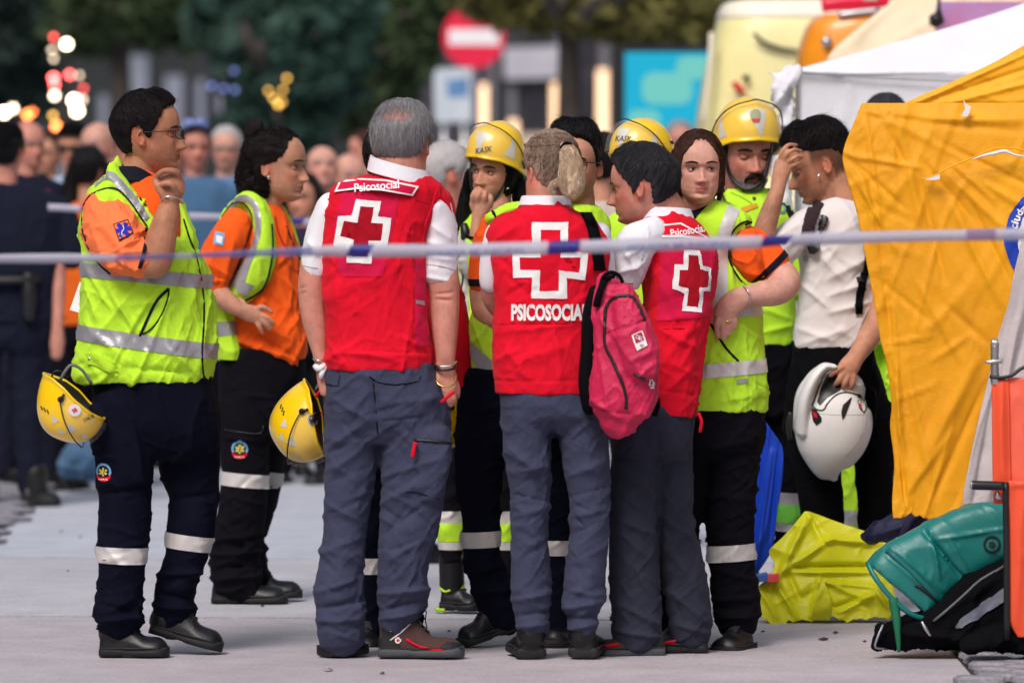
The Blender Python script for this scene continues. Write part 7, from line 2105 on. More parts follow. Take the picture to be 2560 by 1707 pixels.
# ------------------------------------------------------------------ sheets and canvas
def sheet(fr, name, rows_, m, folds=(), noise=(), nu=90, nv=110, thick=8, parent=None, hem=0):
    """hanging cloth: rows (y, xl, xr, dyl, dyr)"""
    a = catmull(rows_, 6)
    ys = np.linspace(0, len(a) - 1, nv)
    R = np.stack([np.interp(ys, np.arange(len(a)), a[:, k]) for k in range(5)], 1)
    U = np.linspace(0, 1, nu)
    X = R[:, 1:2] + (R[:, 2:3] - R[:, 1:2]) * U[None]
    Yp = np.repeat(R[:, 0:1], nu, 1)
    if hem:
        w_ = np.linspace(0, 1, nv)[:, None] ** 6
        q_ = np.stack([X[-1] / 34, X[-1] * 0, X[-1] * 0], 1)
        Yp = Yp + w_ * hem * (vnoise(q_, 5) + .5 * vnoise(q_ * 3, 6))[None]
    D = R[:, 3:4] + (R[:, 4:5] - R[:, 3:4]) * U[None]
    Xf, Yf = X.ravel(), Yp.ravel()
    disp = np.zeros(len(Xf))
    for f in folds:
        dist, t = seg_dist(Xf, Yf, (f[0], f[1]), (f[2], f[3]))
        disp += f[5] * np.exp(-(dist / f[4]) ** 2) * np.sqrt(np.clip(4 * t * (1 - t), 0, 1) * .85 + .15)
    for q in noise:
        wx, wz, ang, amp, seed = q[:5]
        ca, sa = math.cos(math.radians(ang)), math.sin(math.radians(ang))
        pp = np.stack([(Xf * ca + Yf * sa) / wx, (-Xf * sa + Yf * ca) / wz, Xf * 0], 1)
        pp = pp + .3 * np.stack([vnoise(pp * .7, seed + 7), vnoise(pp * .7 + 9, seed + 8), pp[:, 0] * 0], 1)
        msk = q[5](Xf, Yf) if len(q) > 5 else 1
        disp += msk * amp * (ridge(pp, seed) - .45)
    s = fr.s
    front = np.stack([(Xf - CX) / s - fr.o.x, (D.ravel() - disp) / s, HC - (Yf - YH) / s - fr.o.z], 1)
    back = front + np.array([0, thick / s, 0])
    V = np.vstack([front, back]); n = len(front)
    Fc = []
    for i in range(nv - 1):
        for j in range(nu - 1):
            p = i * nu + j
            Fc.append((p, p + nu, p + nu + 1, p + 1))
            Fc.append((n + p, n + p + 1, n + p + nu + 1, n + p + nu))
    def side(idx):
        for a_, b_ in zip(idx[:-1], idx[1:]): Fc.append((a_, b_, n + b_, n + a_))
    side([i * nu for i in range(nv)][::-1]); side([i * nu + nu - 1 for i in range(nv)]); side(list(range(nu))); side([(nv - 1) * nu + j for j in range(nu)][::-1])
    return fr.obj(name, (V, Fc), m, parent)

CANVAS = mat('orange_canvas', (.84, .385, .004), rough=.62, var=.16, vscale=3, bump=.12, bscale=90, bump2=.12, b2scale=9, spec=.35, color2=(.70, .29, .005))
CANVAS2 = mat('bright_orange_canvas', (.86, .40, .005), rough=.6, var=.08, vscale=3, bump=.15, bscale=90, bump2=.2, b2scale=6)
GREYCAN = mat('grey_canvas', (.50, .45, .46), rough=.7, var=.12, bump=.2, bscale=80, bump2=.3, b2scale=7)
TENTW = mat('white_tent_fabric', (.72, .72, .80), rough=.65, var=.05, bump=.1, bscale=40, bump2=.15, b2scale=3)
TENTC = mat('cream_tent_fabric', (.80, .66, .46), rough=.65, var=.10, bump2=.15, b2scale=3)

fr = Frame('canvas_sheet', 'large orange-yellow crumpled canvas hanging at the right with a blue ringed emblem', 'tarpaulin', 18.3, 2330)
ff = [(2330, 350, 2580, 470, 7, -9), (2380, 410, 2480, 500, 6, 8), (2440, 450, 2600, 540, 9, 8), (2300, 400, 2440, 560, 8, -8), (2360, 430, 2560, 620, 10, 9), (2300, 460, 2360, 700, 9, -8), (2380, 520, 2500, 760, 10, 9), (2420, 500, 2520, 700, 6, -8), (2250, 330, 2300, 560, 10, 8), (2200, 300, 2270, 420, 8, -8), (2150, 420, 2210, 700, 9, 7), (2190, 560, 2240, 900, 9, -8), (2230, 760, 2260, 1180, 8, 9), (2215, 900, 2240, 1250, 6, -8), (2260, 900, 2330, 1200, 12, 7), (2300, 1180, 2440, 900, 14, 9), (2340, 1240, 2460, 960, 10, -8), (2270, 1230, 2380, 1080, 8, 6), (2360, 760, 2470, 860, 9, -6), (2290, 700, 2400, 900, 10, 6), (2330, 900, 2420, 840, 7, 5), (2160, 290, 2560, 330, 8, -6), (2300, 300, 2560, 300, 10, 8), (2170, 275, 2420, 400, 9, 6), (2120, 380, 2200, 560, 8, 6), (2250, 1100, 2265, 1260, 5, -9), (2112, 386, 2300, 420, 6, 8), (2112, 390, 2260, 520, 6, -7), (2120, 420, 2250, 640, 5, 6), (2160, 262, 2200, 560, 6, 6), (2180, 600, 2300, 640, 5, 5), (2200, 700, 2320, 800, 6, -5), (2215, 860, 2330, 840, 5, 5), (2160, 500, 2290, 560, 5, -5), (2240, 1000, 2340, 960, 5, 5), (2238, 950, 2250, 1100, 5, 8)]
cs = sheet(fr, 'canvas', [(258, 2156, 2560, 20, -10), (300, 2138, 2640, 5, -30), (383, 2107, 2660, 0, -40), (450, 2118, 2660, -6, -50), (537, 2143, 2660, -8, -55), (656, 2166, 2660, -10, -60), (758, 2186, 2650, -8, -60), (846, 2201, 2640, -6, -55), (919, 2219, 2620, -4, -50), (1011, 2230, 2600, -2, -40), (1066, 2227, 2580, 0, -30), (1157, 2237, 2560, 0, -20), (1248, 2232, 2540, 0, -10), (1292, 2234, 2420, 0, -6)], CANVAS, ff,
           [(70, 300, 22, 6, 101), (60, 340, -20, 2.5, 102), (22, 60, 24, 1.2, 103), (10, 34, -10, 2.0, 104, lambda X, Y: np.exp(-((X - 2240 - .02 * Y) / 26) ** 2)), (24, 60, 60, 4, 105, lambda X, Y: (Y > 250) & (X < 2230))], nu=110, nv=140, hem=9)
T = bvh_of(cs)
fr.decal('emblem_ring', T, frame_polys(disc(2641, 596, 134, 60), disc(2641, 596, 101, 60)), mat('blue_emblem', (.004, .045, .42), rough=.6, bump2=.2, b2scale=9), off=.008)
fr.decal('emblem_field', T, [disc(2641, 596, 101, 60)], WHITEP, off=.008)
fr.text('emblem_lettering', T, 'ciuda', WHITEP, 2641, 596, 20, 68, off=.011, arc=(115, -62), bold=.03)
# seam flap with white lining and tabs
fr.cord('white_lining', [(2424, 400, -66, 1), (2448, 391, -68, 3), (2480, 384, -68, 5), (2506, 379, -70, 5), (2530, 388, -70, 3), (2575, 395, -70, 2)], 6, WHITEC)
fr.cord('flap_hem', [(2296, 448, -44, 1.5), (2330, 440, -48, 2), (2372, 418, -54, 2), (2420, 398, -60, 2), (2460, 380, -66, 2), (2500, 370, -70, 2), (2580, 380, -72, 2)], 2, CANVAS2)
fr.obj('white_tab', (np.array([fr.M(x, y, z) for z in (-56, -50) for x, y in ((2306, 449), (2330, 442), (2344, 436), (2346, 448), (2326, 451))]), [(0, 1, 2, 3, 4), (9, 8, 7, 6, 5)] + [(i, i + 5, (i + 1) % 5 + 5, (i + 1) % 5) for i in range(5)]), WHITEC, smooth=False)
fr.obj('white_tab', (np.array([fr.M(x, y, z) for z in (-36, -30) for x, y in ((2404, 250), (2412, 262), (2424, 268), (2416, 292), (2398, 292), (2410, 274))]), [(0, 1, 2, 3, 4, 5), (11, 10, 9, 8, 7, 6)] + [(i, i + 6, (i + 1) % 6 + 6, (i + 1) % 6) for i in range(6)]), WHITEC, smooth=False)

fr = Frame('tent_side', 'bright orange canvas tent side rising to the upper right corner', 'tent', 18.9, 2450)
sheet(fr, 'canvas', [(112, 2566, 2800, 60, 60), (160, 2480, 2800, 50, 50), (210, 2370, 2800, 40, 40), (265, 2254, 2800, 30, 30), (330, 2200, 2800, 30, 30), (600, 2300, 2800, 30, 30), (1100, 2330, 2800, 30, 30), (1520, 2330, 2800, 30, 30)], CANVAS2, [(2270, 268, 2600, 120, 6, 7), (2300, 262, 2640, 150, 7, -6), (2330, 270, 2640, 190, 7, 7), (2270, 262, 2600, 262, 5, -5)], [(140, 40, 24, 3, 106)], nu=70, nv=90)

fr = Frame('canvas_flap', 'pale grey canvas flap hanging beside the orange stretcher', 'tent', 17.95, 2500)
sheet(fr, 'canvas', [(600, 2556, 2700, 0, 0), (690, 2533, 2700, -6, 0), (750, 2523, 2690, -8, 0), (846, 2494, 2670, -10, 0), (950, 2470, 2650, -10, 0), (1051, 2446, 2630, -10, 0), (1150, 2425, 2610, -10, 0), (1248, 2408, 2600, -8, 0), (1420, 2400, 2600, -8, 0), (1500, 2400, 2600, -8, 0)], GREYCAN,
      [(2590, 600, 2470, 1100, 14, 12), (2560, 700, 2440, 1250, 10, -12), (2540, 800, 2470, 1270, 10, 10), (2500, 900, 2430, 1270, 6, -8), (2600, 700, 2520, 1000, 12, -8)], [(40, 200, 18, 5, 107)], nu=60, nv=110)

# ------------------------------------------------------------------ stretcher standing on end
STR_O = mat('orange_vinyl', (.80, .085, .030), rough=.5, var=.10, vscale=4, bump=.1, bscale=60, bump2=.15, b2scale=8)
STR_P = mat('salmon_vinyl', (.85, .13, .075), rough=.5, var=.10, vscale=4, bump=.1, bscale=60, bump2=.15, b2scale=8)
fr = Frame('stretcher', 'orange vinyl stretcher standing on end at the right edge with black grip', 'stretcher', 17.3, 2530)
sheet(fr, 'vinyl_sleeve', [(948, 2480, 2522, 0, -6), (1000, 2481, 2524, 0, -6), (1100, 2482, 2526, 0, -6), (1210, 2484, 2528, 0, -6), (1260, 2486, 2528, 0, -6)], STR_O, [(2501, 950, 2506, 1210, 14, 14)], [(30, 120, 0, 2, 111)], nu=20, nv=40, thick=14)
sheet(fr, 'vinyl_panel', [(944, 2520, 2700, -2, 4), (1000, 2522, 2700, -2, 4), (1100, 2524, 2700, -2, 4), (1200, 2526, 2700, -2, 4), (1260, 2526, 2700, -2, 4)], STR_P, [(2530, 960, 2600, 1100, 20, 5)], [(50, 120, 20, 3, 112)], nu=30, nv=40, thick=6)
sheet(fr, 'vinyl_panel', [(1200, 2520, 2700, -26, -20), (1260, 2522, 2700, -26, -20), (1400, 2524, 2700, -26, -20), (1520, 2524, 2700, -26, -20), (1560, 2528, 2700, -26, -20), (1592, 2545, 2700, -24, -20)], STR_O, [(2560, 1200, 2540, 1560, 12, 6), (2524, 1212, 2600, 1205, 8, 5)], [(40, 160, 10, 4, 113)], nu=30, nv=60, thick=8)
fr.cord('edge_binding', [(2474, 941, -8), (2500, 944, -12), (2530, 938, -10), (2560, 918, -6), (2640, 900, 0)], 5, BLACKP)
fr.cord('steel_pole', [(2487, 858, 0, 11), (2487, 900, 0, 10), (2488, 942, 0, 11), (2490, 960, 4, 11)], 11, METAL)
fr.cord('pole_pin', [(2464, 905, -4, 5), (2480, 904, -8, 6), (2500, 902, -8, 5), (2504, 903, -6, 7)], 5, METAL)
fr.cord('pole_collar', [(2480, 858, 0, 13), (2494, 858, 0, 13)], 6, METAL)
fr.cord('black_frame', [(2512, 1204, -30, 8), (2514, 1300, -30, 8), (2516, 1450, -30, 8), (2517, 1598, -30, 8)], 8, BLACKP)
fr.cord('grip', [(2428, 1211, -34, 12), (2434, 1211, -34, 13), (2470, 1212, -34, 13), (2508, 1213, -34, 12)], 12, BLACKP)
fr.cord('grip_end', [(2425, 1210, -34, 11), (2430, 1211, -34, 11)], 11, METAL)
fr.cord('hinge', [(2492, 1226, -20, 6), (2494, 1240, -20, 8), (2504, 1246, -20, 6)], 6, METAL)

# ------------------------------------------------------------------ bags and heaps on the ground
TEAL = mat('teal_vinyl', (.003, .155, .145), rough=.42, var=.14, vscale=5, bump=.08, bscale=60, bump2=.22, b2scale=7, spec=.5)
fr = Frame('teal_bag', 'teal vinyl rescue bag lying open towards the left over a black backpack', 'bag', 17.75, 2380)
bagm = fr.skin('bag_body', [fr.tube([(2640, 1325, 10, 66, 50), (2520, 1328, 10, 76, 54), (2440, 1348, 8, 88, 58), (2385, 1372, 4, 90, 60), (2335, 1400, 0, 92, 62), (2290, 1432, -6, 100, 64), (2262, 1458, -8, 106, 66), (2248, 1474, -8, 107, 66)], n=40, e=3.4, rnd=False)], TEAL, .0055, 1,
                     [(2310, 1322, 2400, 1440, 7, -9), (2322, 1325, 2345, 1440, 6, 7), (2345, 1345, 2510, 1320, 5, 5), (2226, 1380, 2350, 1484, 3, -4), (2238, 1374, 2360, 1476, 3, 3), (2214, 1388, 2338, 1494, 3, 3), (2370, 1345, 2420, 1430, 5, 5), (2300, 1320, 2420, 1455, 4, -5)], [(120, 90, 40, 3, 115)])
T = bvh_of(bagm)
fr.cord('mouth_binding', [(2166, 1402, -60, 7), (2185, 1440, -84, 7), (2225, 1490, -92, 7), (2275, 1530, -90, 7), (2330, 1548, -70, 7)], 7, TEAL)
fr.line('handle_slot', T, [(2284, 1458), (2300, 1466), (2330, 1490), (2352, 1510)], 4.5, BLACKP, off=.001)
fr.line('binding_strap', T, [(2216, 1372), (2270, 1420), (2330, 1480), (2362, 1516)], 9, mat('teal_strap', (.003, .12, .115), rough=.5), off=.0)
fr.decal('round_mark', T, frame_polys(disc(2477, 1358, 22, 24), disc(2477, 1358, 16, 24)), BLACKP, off=.004)
fr.decal('round_mark_star', T, [disc(2477, 1358, 9, 5)], BLACKP, off=.004)
fr.cord('loose_strap', [(2228, 1490, -90, 12), (2236, 1540, -100, 11), (2240, 1590, -104, 7), (2242, 1622, -104, 4)], 8, mat('green_webbing', (.004, .13, .06), rough=.8))
fr = Frame('black_backpack', 'black backpack with grey reflective stripe lying under the teal bag', 'backpack', 17.7, 2400)
bk = fr.skin('bag_body', [fr.tube([(2204, 1600, 0, 20, 40), (2260, 1588, 6, 38, 70), (2330, 1570, 10, 56, 84), (2410, 1545, 14, 84, 90), (2480, 1520, 14, 108, 90), (2580, 1500, 14, 120, 90)], n=28, e=2.4), fr.tube([(2206, 1566, -20, 16, 26), (2196, 1600, -20, 14, 30), (2190, 1616, -20, 10, 30)], n=14)], BLACKC, .008, 3,
                   [(2330, 1545, 2500, 1440, 7, 9), (2300, 1580, 2500, 1600, 9, 8), (2220, 1570, 2330, 1590, 8, 8), (2400, 1590, 2560, 1560, 10, 9)], [(50, 90, 50, 8, 117)])
T = bvh_of(bk)
fr.decal('reflective_stripe', T, [[(2384, 1562), (2396, 1544), (2450, 1502), (2512, 1462), (2512, 1494), (2460, 1528), (2400, 1566)]], mat('dull_reflective', (.13, .15, .20), rough=.5), off=.006)
fr.line('piping', T, [(2330, 1548), (2400, 1490), (2450, 1446), (2510, 1412)], 4, mat('grey_piping', (.10, .11, .13), rough=.6), off=.002)
fr.line('piping', T, [(2206, 1560), (2192, 1590), (2188, 1616), (2220, 1620)], 3, SILVER, off=.001)
fr.cord('buckle', [(2300, 1548, -80, 4), (2310, 1566, -84, 5), (2322, 1584, -84, 3)], 4, METAL)
fr.cord('zip_pull', [(2436, 1578, -90, 4), (2460, 1590, -94, 4)], 4, METAL)
fr = Frame('dark_cloth', 'crumpled black cloth on the ground below the stretcher', 'cloth', 17.35, 2500)
fr.skin('cloth', [fr.tube([(2420, 1614, 0, 16, 40), (2480, 1600, 0, 28, 60), (2540, 1598, 0, 32, 60), (2620, 1600, 0, 32, 60)], n=20)], BLACKC, .008, 2, (), [(40, 60, 30, 10, 119)])

YELT = mat('yellow_tarpaulin', (.66, .66, .006), rough=.45, var=.14, vscale=4, bump=.08, bscale=60, bump2=.1, b2scale=8, spec=.4, color2=(.54, .56, .008))
fr = Frame('yellow_tarpaulin', 'crumpled acid-yellow tarpaulin heaped on the road left of the teal bag', 'tarpaulin', 19.15, 2050)
hf = [(1950, 1440, 2020, 1300, 10, 20), (2024, 1290, 2060, 1360, 8, -16), (1960, 1430, 2080, 1350, 8, 16), (2070, 1350, 2200, 1360, 9, 18), (1990, 1420, 2200, 1420, 8, -22), (1985, 1430, 2190, 1432, 7, 18), (1930, 1440, 1990, 1540, 8, 18), (1975, 1440, 2000, 1500, 7, -16), (2052, 1450, 2030, 1540, 8, 20), (2056, 1450, 2080, 1530, 6, -16), (2100, 1530, 2190, 1480, 8, 20), (2080, 1520, 2150, 1500, 7, -18), (2190, 1475, 2222, 1520, 7, 14), (1900, 1470, 1940, 1540, 8, 12), (2050, 1455, 2200, 1470, 6, 12), (2000, 1500, 2060, 1470, 10, -10)]
sheet(fr, 'sheet', [(1284, 2018, 2030, 90, 90), (1310, 1994, 2100, 70, 80), (1345, 1962, 2200, 56, 66), (1380, 1926, 2236, 46, 50), (1410, 1938, 2236, 34, 40), (1440, 1930, 2232, 20, 26), (1470, 1896, 2236, 0, 8), (1500, 1890, 2240, -14, -8), (1530, 1896, 2234, -24, -18), (1552, 1908, 2222, -30, -24)], YELT, hf, [(110, 80, 25, 14, 121), (60, 50, -30, 4, 122)], nu=100, nv=90, thick=10, hem=14)
sheet(fr, 'turned_fold', [(1548, 2030, 2072, -50, -50), (1520, 2030, 2078, -64, -64), (1480, 2042, 2070, -60, -60), (1450, 2052, 2060, -46, -46)], YELT, [], [(20, 30, 20, 5, 124)], nu=16, nv=20, thick=5)
sheet(fr, 'sheet_corner', [(1338, 2240, 2296, 60, 60), (1352, 2232, 2290, 56, 56), (1368, 2226, 2270, 52, 52)], YELT, [], [(20, 14, 20, 6, 125)], nu=16, nv=12, thick=5)

fr = Frame('navy_bag', 'navy and black kit bag behind the yellow tarpaulin', 'bag', 18.9, 2300)
nb = fr.skin('bag_body', [fr.tube([(2170, 1345, 10, 16, 30), (2220, 1325, 10, 34, 50), (2300, 1310, 10, 46, 60), (2400, 1300, 10, 56, 60), (2480, 1300, 10, 60, 60)], n=22)], mat('navy_nylon', (.008, .01, .05), rough=.6, bump2=.3), .008, 3, [(2180, 1340, 2400, 1262, 8, 8), (2200, 1370, 2400, 1330, 8, 7)], [(40, 50, 30, 5, 127)])
fr.cord('carry_strap', [(2250, 1340, -60, 8), (2264, 1310, -66, 10), (2280, 1290, -60, 10), (2330, 1272, -56, 9), (2400, 1262, -56, 9)], 9, mat('dark_purple_webbing', (.02, .015, .05), rough=.8))
fr.cord('blue_panel', [(2250, 1358, -54, 12), (2300, 1340, -60, 14), (2370, 1320, -60, 12)], 12, mat('royal_nylon', (.01, .015, .28), rough=.5))
fr.cord('zip_tab', [(2238, 1340, -64, 5), (2240, 1344, -64, 6)], 5, METAL)

fr = Frame('blue_cloth', 'royal blue plastic sheet hanging between the brown haired woman and the moustached man', 'sheet', 19.3, 1910)
sheet(fr, 'sheet', [(1050, 1895, 1912, 0, 0), (1090, 1880, 1940, 0, 0), (1124, 1872, 1958, 0, 0), (1200, 1866, 1956, -4, 0), (1286, 1860, 1943, -8, 0), (1371, 1852, 1932, -12, 0), (1434, 1850, 1895, -14, 0), (1450, 1850, 1888, -14, 0)], mat('blue_plastic', (.006, .05, .48), rough=.4, var=.12, bump2=.3, b2scale=7), [(1930, 1130, 1890, 1420, 7, 10), (1905, 1080, 1880, 1400, 6, -10), (1945, 1140, 1925, 1350, 5, -8)], [(24, 160, 8, 6, 129)], nu=36, nv=70, thick=5)
fr = Frame('first_aid_packet', 'small flat blue and red packet at the edge of the yellow tarpaulin', 'packet', 19.2, 1918, py=1446)
for nm, x0, x1, m_ in (('blue_part', 1890, 1918, mat('packet_blue', (.06, .14, .42))), ('red_part', 1918, 1946, mat('packet_red', (.75, .08, .08)))):
    fr.obj(nm, (np.array([fr.M(x, y, z) for z in (-60, 20) for x, y in ((x0, 1452), (x1, 1449), (x1, 1431), (x0, 1437))]), [(0, 1, 2, 3), (7, 6, 5, 4), (0, 4, 5, 1), (1, 5, 6, 2), (2, 6, 7, 3), (3, 7, 4, 0)]), m_, smooth=False)

# ------------------------------------------------------------------ cordon tapes
TAPEW = mat('tape_white', (.48, .48, .60), rough=.4, var=.05)
TAPEB = mat('tape_blue', (.018, .018, .22), rough=.4, var=.05)
TAPEP = mat('tape_faded_blue', (.16, .17, .42), rough=.4, var=.1)
for m_, al in ((TAPEW, .74), (TAPEP, .6), (TAPEB, .9)):   # thin translucent film
    m_.node_tree.nodes['Principled BSDF'].inputs['Alpha'].default_value = al
def tape(label, d, pts, segs, group=None, text=False):
    """pts (x,y,halfheight px, twist deg); segs [(x0,x1,mat)]"""
    fr = Frame('cordon_tape', label, 'barrier tape', d, pts[0][0], group, py=pts[0][1])
    a = catmull(pts, 24)
    def at(x):
        return [np.interp(x, a[:, 0], a[:, k]) for k in (1, 2, 3)]
    V, Fc, mats = [], [], []
    base = None
    for (x0, x1, m) in segs:
        n = max(3, int((x1 - x0) / 12))
        V, Fc = [], []
        for i in range(n + 1):
            x = x0 + (x1 - x0) * i / n
            y, h, tw = at(x)
            t = math.radians(tw)
            cy_, cd = math.cos(t) * h, math.sin(t) * h
            sl = 8 if m is TAPEB else 0
            for sgn in (-1, 1):
                V.append(fr.M(x + sl * -sgn, y + sgn * cy_, sgn * cd))
            for sgn in (-1, 1):
                V.append(fr.M(x + sl * -sgn, y + sgn * cy_, sgn * cd + 1.0))
        for i in range(n):
            p = i * 4
            Fc += [(p, p + 1, p + 5, p + 4), (p + 2, p + 6, p + 7, p + 3), (p, p + 4, p + 6, p + 2), (p + 1, p + 3, p + 7, p + 5)]
        fr.obj('tape_length', (np.array(V), Fc), m, smooth=True)
    return fr
tp = tape('blue and white police tape stretched in front of the group, out of focus', 14.4,
     [(-40, 647, 12, 30), (150, 646, 13, 20), (300, 645, 11, 40), (450, 640, 10, 50), (620, 634, 12, 40), (790, 628, 14, 25), (920, 627, 17, 10), (1100, 626, 16, 0), (1280, 622, 17, -5), (1500, 616, 17, 0), (1700, 609, 17, 5), (1860, 606, 17, 10), (1950, 602, 16, 35), (2010, 598, 16, 20), (2150, 594, 15, 10), (2350, 589, 14, 10), (2600, 585, 17, 10)],
     [(-40, 290, TAPEW), (290, 440, TAPEP), (440, 480, TAPEW), (480, 780, TAPEP), (780, 870, TAPEW), (870, 928, TAPEB), (928, 1370, TAPEW), (1370, 1450, TAPEB), (1450, 1905, TAPEW), (1905, 1975, TAPEB), (1975, 2415, TAPEW), (2415, 2490, TAPEP), (2490, 2600, TAPEW)])
# faded print on the tape
def tape_print(fr, s, x, y, w, h, ang):
    cu = bpy.data.curves.new('t', 'FONT'); cu.body = s; cu.offset = .02
    to = bpy.data.objects.new('t', cu); COL.objects.link(to)
    me = bpy.data.meshes.new_from_object(to.evaluated_get(bpy.context.evaluated_depsgraph_get()))
    bpy.data.objects.remove(to); bpy.data.curves.remove(cu)
    co = np.array([v.co[:] for v in me.vertices]); x0, x1, y0, y1 = co[:, 0].min(), co[:, 0].max(), co[:, 1].min(), co[:, 1].max()
    t = math.radians(ang)
    for v in me.vertices:
        u = (v.co.x - (x0 + x1) / 2) / (x1 - x0) * w; q = (v.co.y - (y0 + y1) / 2) / (y1 - y0) * h
        v.co = Vector(fr.M(x + u * math.cos(t) + q * math.sin(t), y + u * math.sin(t) - q * math.cos(t), -5))
    me.materials.append(TAPEP); me.name = 'print'
    link(bpy.data.objects.new('print', me), fr.root)
tape_print(tp, 'POLICIA MUNICIPAL', 1190, 630, 250, 14, -2)
tape_print(tp, 'POLICIA MUNICIPAL', 1700, 614, 260, 14, -2.5)
tape('second blue and white tape in front of the crowd', 25.4, [(120, 518, 9, 0), (300, 528, 9, 10), (450, 540, 10, 5), (600, 545, 9, 20), (800, 556, 9, 0), (1000, 566, 9, 0)],
     [(120, 200, TAPEW), (200, 330, TAPEP), (330, 420, TAPEW), (420, 470, TAPEB), (470, 560, TAPEW), (560, 640, TAPEP), (640, 720, TAPEW), (720, 760, TAPEB), (760, 800, TAPEW), (800, 860, TAPEB), (860, 1000, TAPEW)])
# ------------------------------------------------------------------ onlookers
def crowd(cx, top, s, yaw, label, skin, hair, hairm, shirt, trouser=NAVYB, pitch=0, sleeve=None, glasses_=False, cap=None, bag=None, wide=1.0, face=True, hgt=None, arms=True):
    d = F / s
    fr = Frame('person', label, 'person', d, cx, 'onlookers and officers behind the group')
    g = fr.ground
    k = s
    H = .238 * k
    hd = Head(fr, cx, top + H * .5 + 2, H, yaw=yaw, pitch=pitch, wide=1.02)
    y = lambda m_: top + m_ * k       # metres below the crown
    tot = (g - top) / k
    hip = tot * .50
    body = hd.body_parts()
    body.append(fr.tube([(cx, y(.20), 0, .055 * k), (cx, y(.30), 0, .06 * k), (cx, y(.5), 0, .10 * k, .08 * k), (cx, y(hip), 0, .10 * k, .08 * k)], n=12))
    if arms:
        for sx in (-1, 1):
            body.append(fr.tube([(cx + sx * .20 * k, y(.42), 0, .045 * k), (cx + sx * .235 * k, y(.60), 0, .042 * k), (cx + sx * .245 * k, y(.74), -.02 * k, .037 * k), (cx + sx * .245 * k, y(.92), -.06 * k, .027 * k), (cx + sx * .245 * k, y(1.0), -.07 * k, .036 * k, .024 * k), (cx + sx * .24 * k, y(1.07), -.07 * k, .028 * k, .02 * k)], n=12))
    b = fr.skin('body', body, skin, .010, 2, dec=.35)
    hd.face_tint(b, red=.5)
    if face:
        hd.brows(hairm or H_DARK, b, .024)
        hd.eyes(b, skin, look=0)
    if hairm:
        hd.hair(hairm, b, SHORT if hair != 'bald' else [(0, 1.2), (60, 1.2), (80, .62), (100, .62), (140, .56), (180, .52), ], (lambda ad, z, sg: .045) if hair != 'bald' else (lambda ad, z, sg: .02 - .2 * np.clip((z - .66) / .06, 0, 1)), seed=int(cx) % 97, strands=250 if hair != 'bald' else 60, flow=(.4, -.5), slen=.12)
    if hair == 'long':
        hd.locks([[(cx - .07 * k, y(.10), .02 * k, .04 * k, .07 * k), (cx - .09 * k, y(.25), .02 * k, .05 * k, .07 * k), (cx - .08 * k, y(.42), .0, .04 * k, .06 * k)], [(cx + .07 * k, y(.10), .02 * k, .04 * k, .07 * k), (cx + .09 * k, y(.25), .02 * k, .05 * k, .07 * k), (cx + .08 * k, y(.42), .0, .04 * k, .06 * k)], [(cx, y(.08), .03 * k, .08 * k, .06 * k), (cx, y(.25), .05 * k, .09 * k, .06 * k), (cx, y(.40), .06 * k, .07 * k, .05 * k)]], hairm, b, name='long_hair', strands=60, voxel=.012)
    if cap is not None:
        hd.helmet(b, m=cap, name='cap', top=1.09, wf=.46, wb=.50, ws=.36, rim=[(0, .80), (60, .76), (100, .68), (180, .60)], visor=False, knobs=False, vent=False)
    if glasses_:
        glasses(hd, b, BLACKP, lens_w=.12, lens_h=.07)
        for sx in (-1, 1):
            fr.obj('dark_lens', (hd.W(np.array([(sx * .135 + dx, .43, .475 + dz) for dx, dz in ((-.11, -.06), (.11, -.06), (.11, .06), (-.11, .06))])), [(0, 1, 2, 3)]), BLACKP, b)
    w = .235 * k * wide
    sh = fr.skin('shirt', [fr.loft([(cx - .08 * k, cx + .08 * k, y(.27), .06 * k), (cx - w * .8, cx + w * .8, y(.32), .09 * k), (cx - w, cx + w, y(.38), .11 * k), (cx - w * .95, cx + w * .95, y(.5), .125 * k), (cx - w * .84, cx + w * .84, y(.7), .125 * k), (cx - w * .86, cx + w * .86, y(hip + .04), .13 * k)], n=22)] +
                 [fr.tube([(cx + sx * w * .82, y(.38), 0, .06 * k), (cx + sx * (w + .01 * k), y(.5), 0, .062 * k), (cx + sx * (w + .015 * k), y(.62), 0, .06 * k)], n=14) for sx in (-1, 1)], shirt, .014, 3, (), [(.08 * k, .16 * k, 20, .006 * k, int(cx) % 50)], dec=.4)
    tr = fr.skin('trousers', [fr.loft([(cx - w * .82, cx + w * .82, y(hip - .03), .12 * k), (cx - w * .84, cx + w * .84, y(hip + .1), .12 * k), (cx - w * .7, cx + w * .7, y(hip + .16), .1 * k)], n=18)] +
                 [fr.tube([(cx + sx * .10 * k, y(hip + .05), 0, .095 * k), (cx + sx * .105 * k, y(hip + .4), 0, .075 * k), (cx + sx * .11 * k, g - .08 * k, 0, .06 * k)], n=14) for sx in (-1, 1)], trouser, .017, 3, (), [(.06 * k, .10 * k, 40, .008 * k, 7)], dec=.4)
    for sx in (-1, 1):
        yy = math.radians(yaw)
        fr.shoe((cx + sx * .11 * k - math.sin(yy) * .06 * k, g, math.cos(yy) * .06 * k), (cx + sx * .11 * k + math.sin(yy) * .2 * k, g, -math.cos(yy) * .2 * k), width=.1 * k, high=.1 * k, toe_h=.055 * k, sole_h=.025 * k)
    return fr, hd, sh
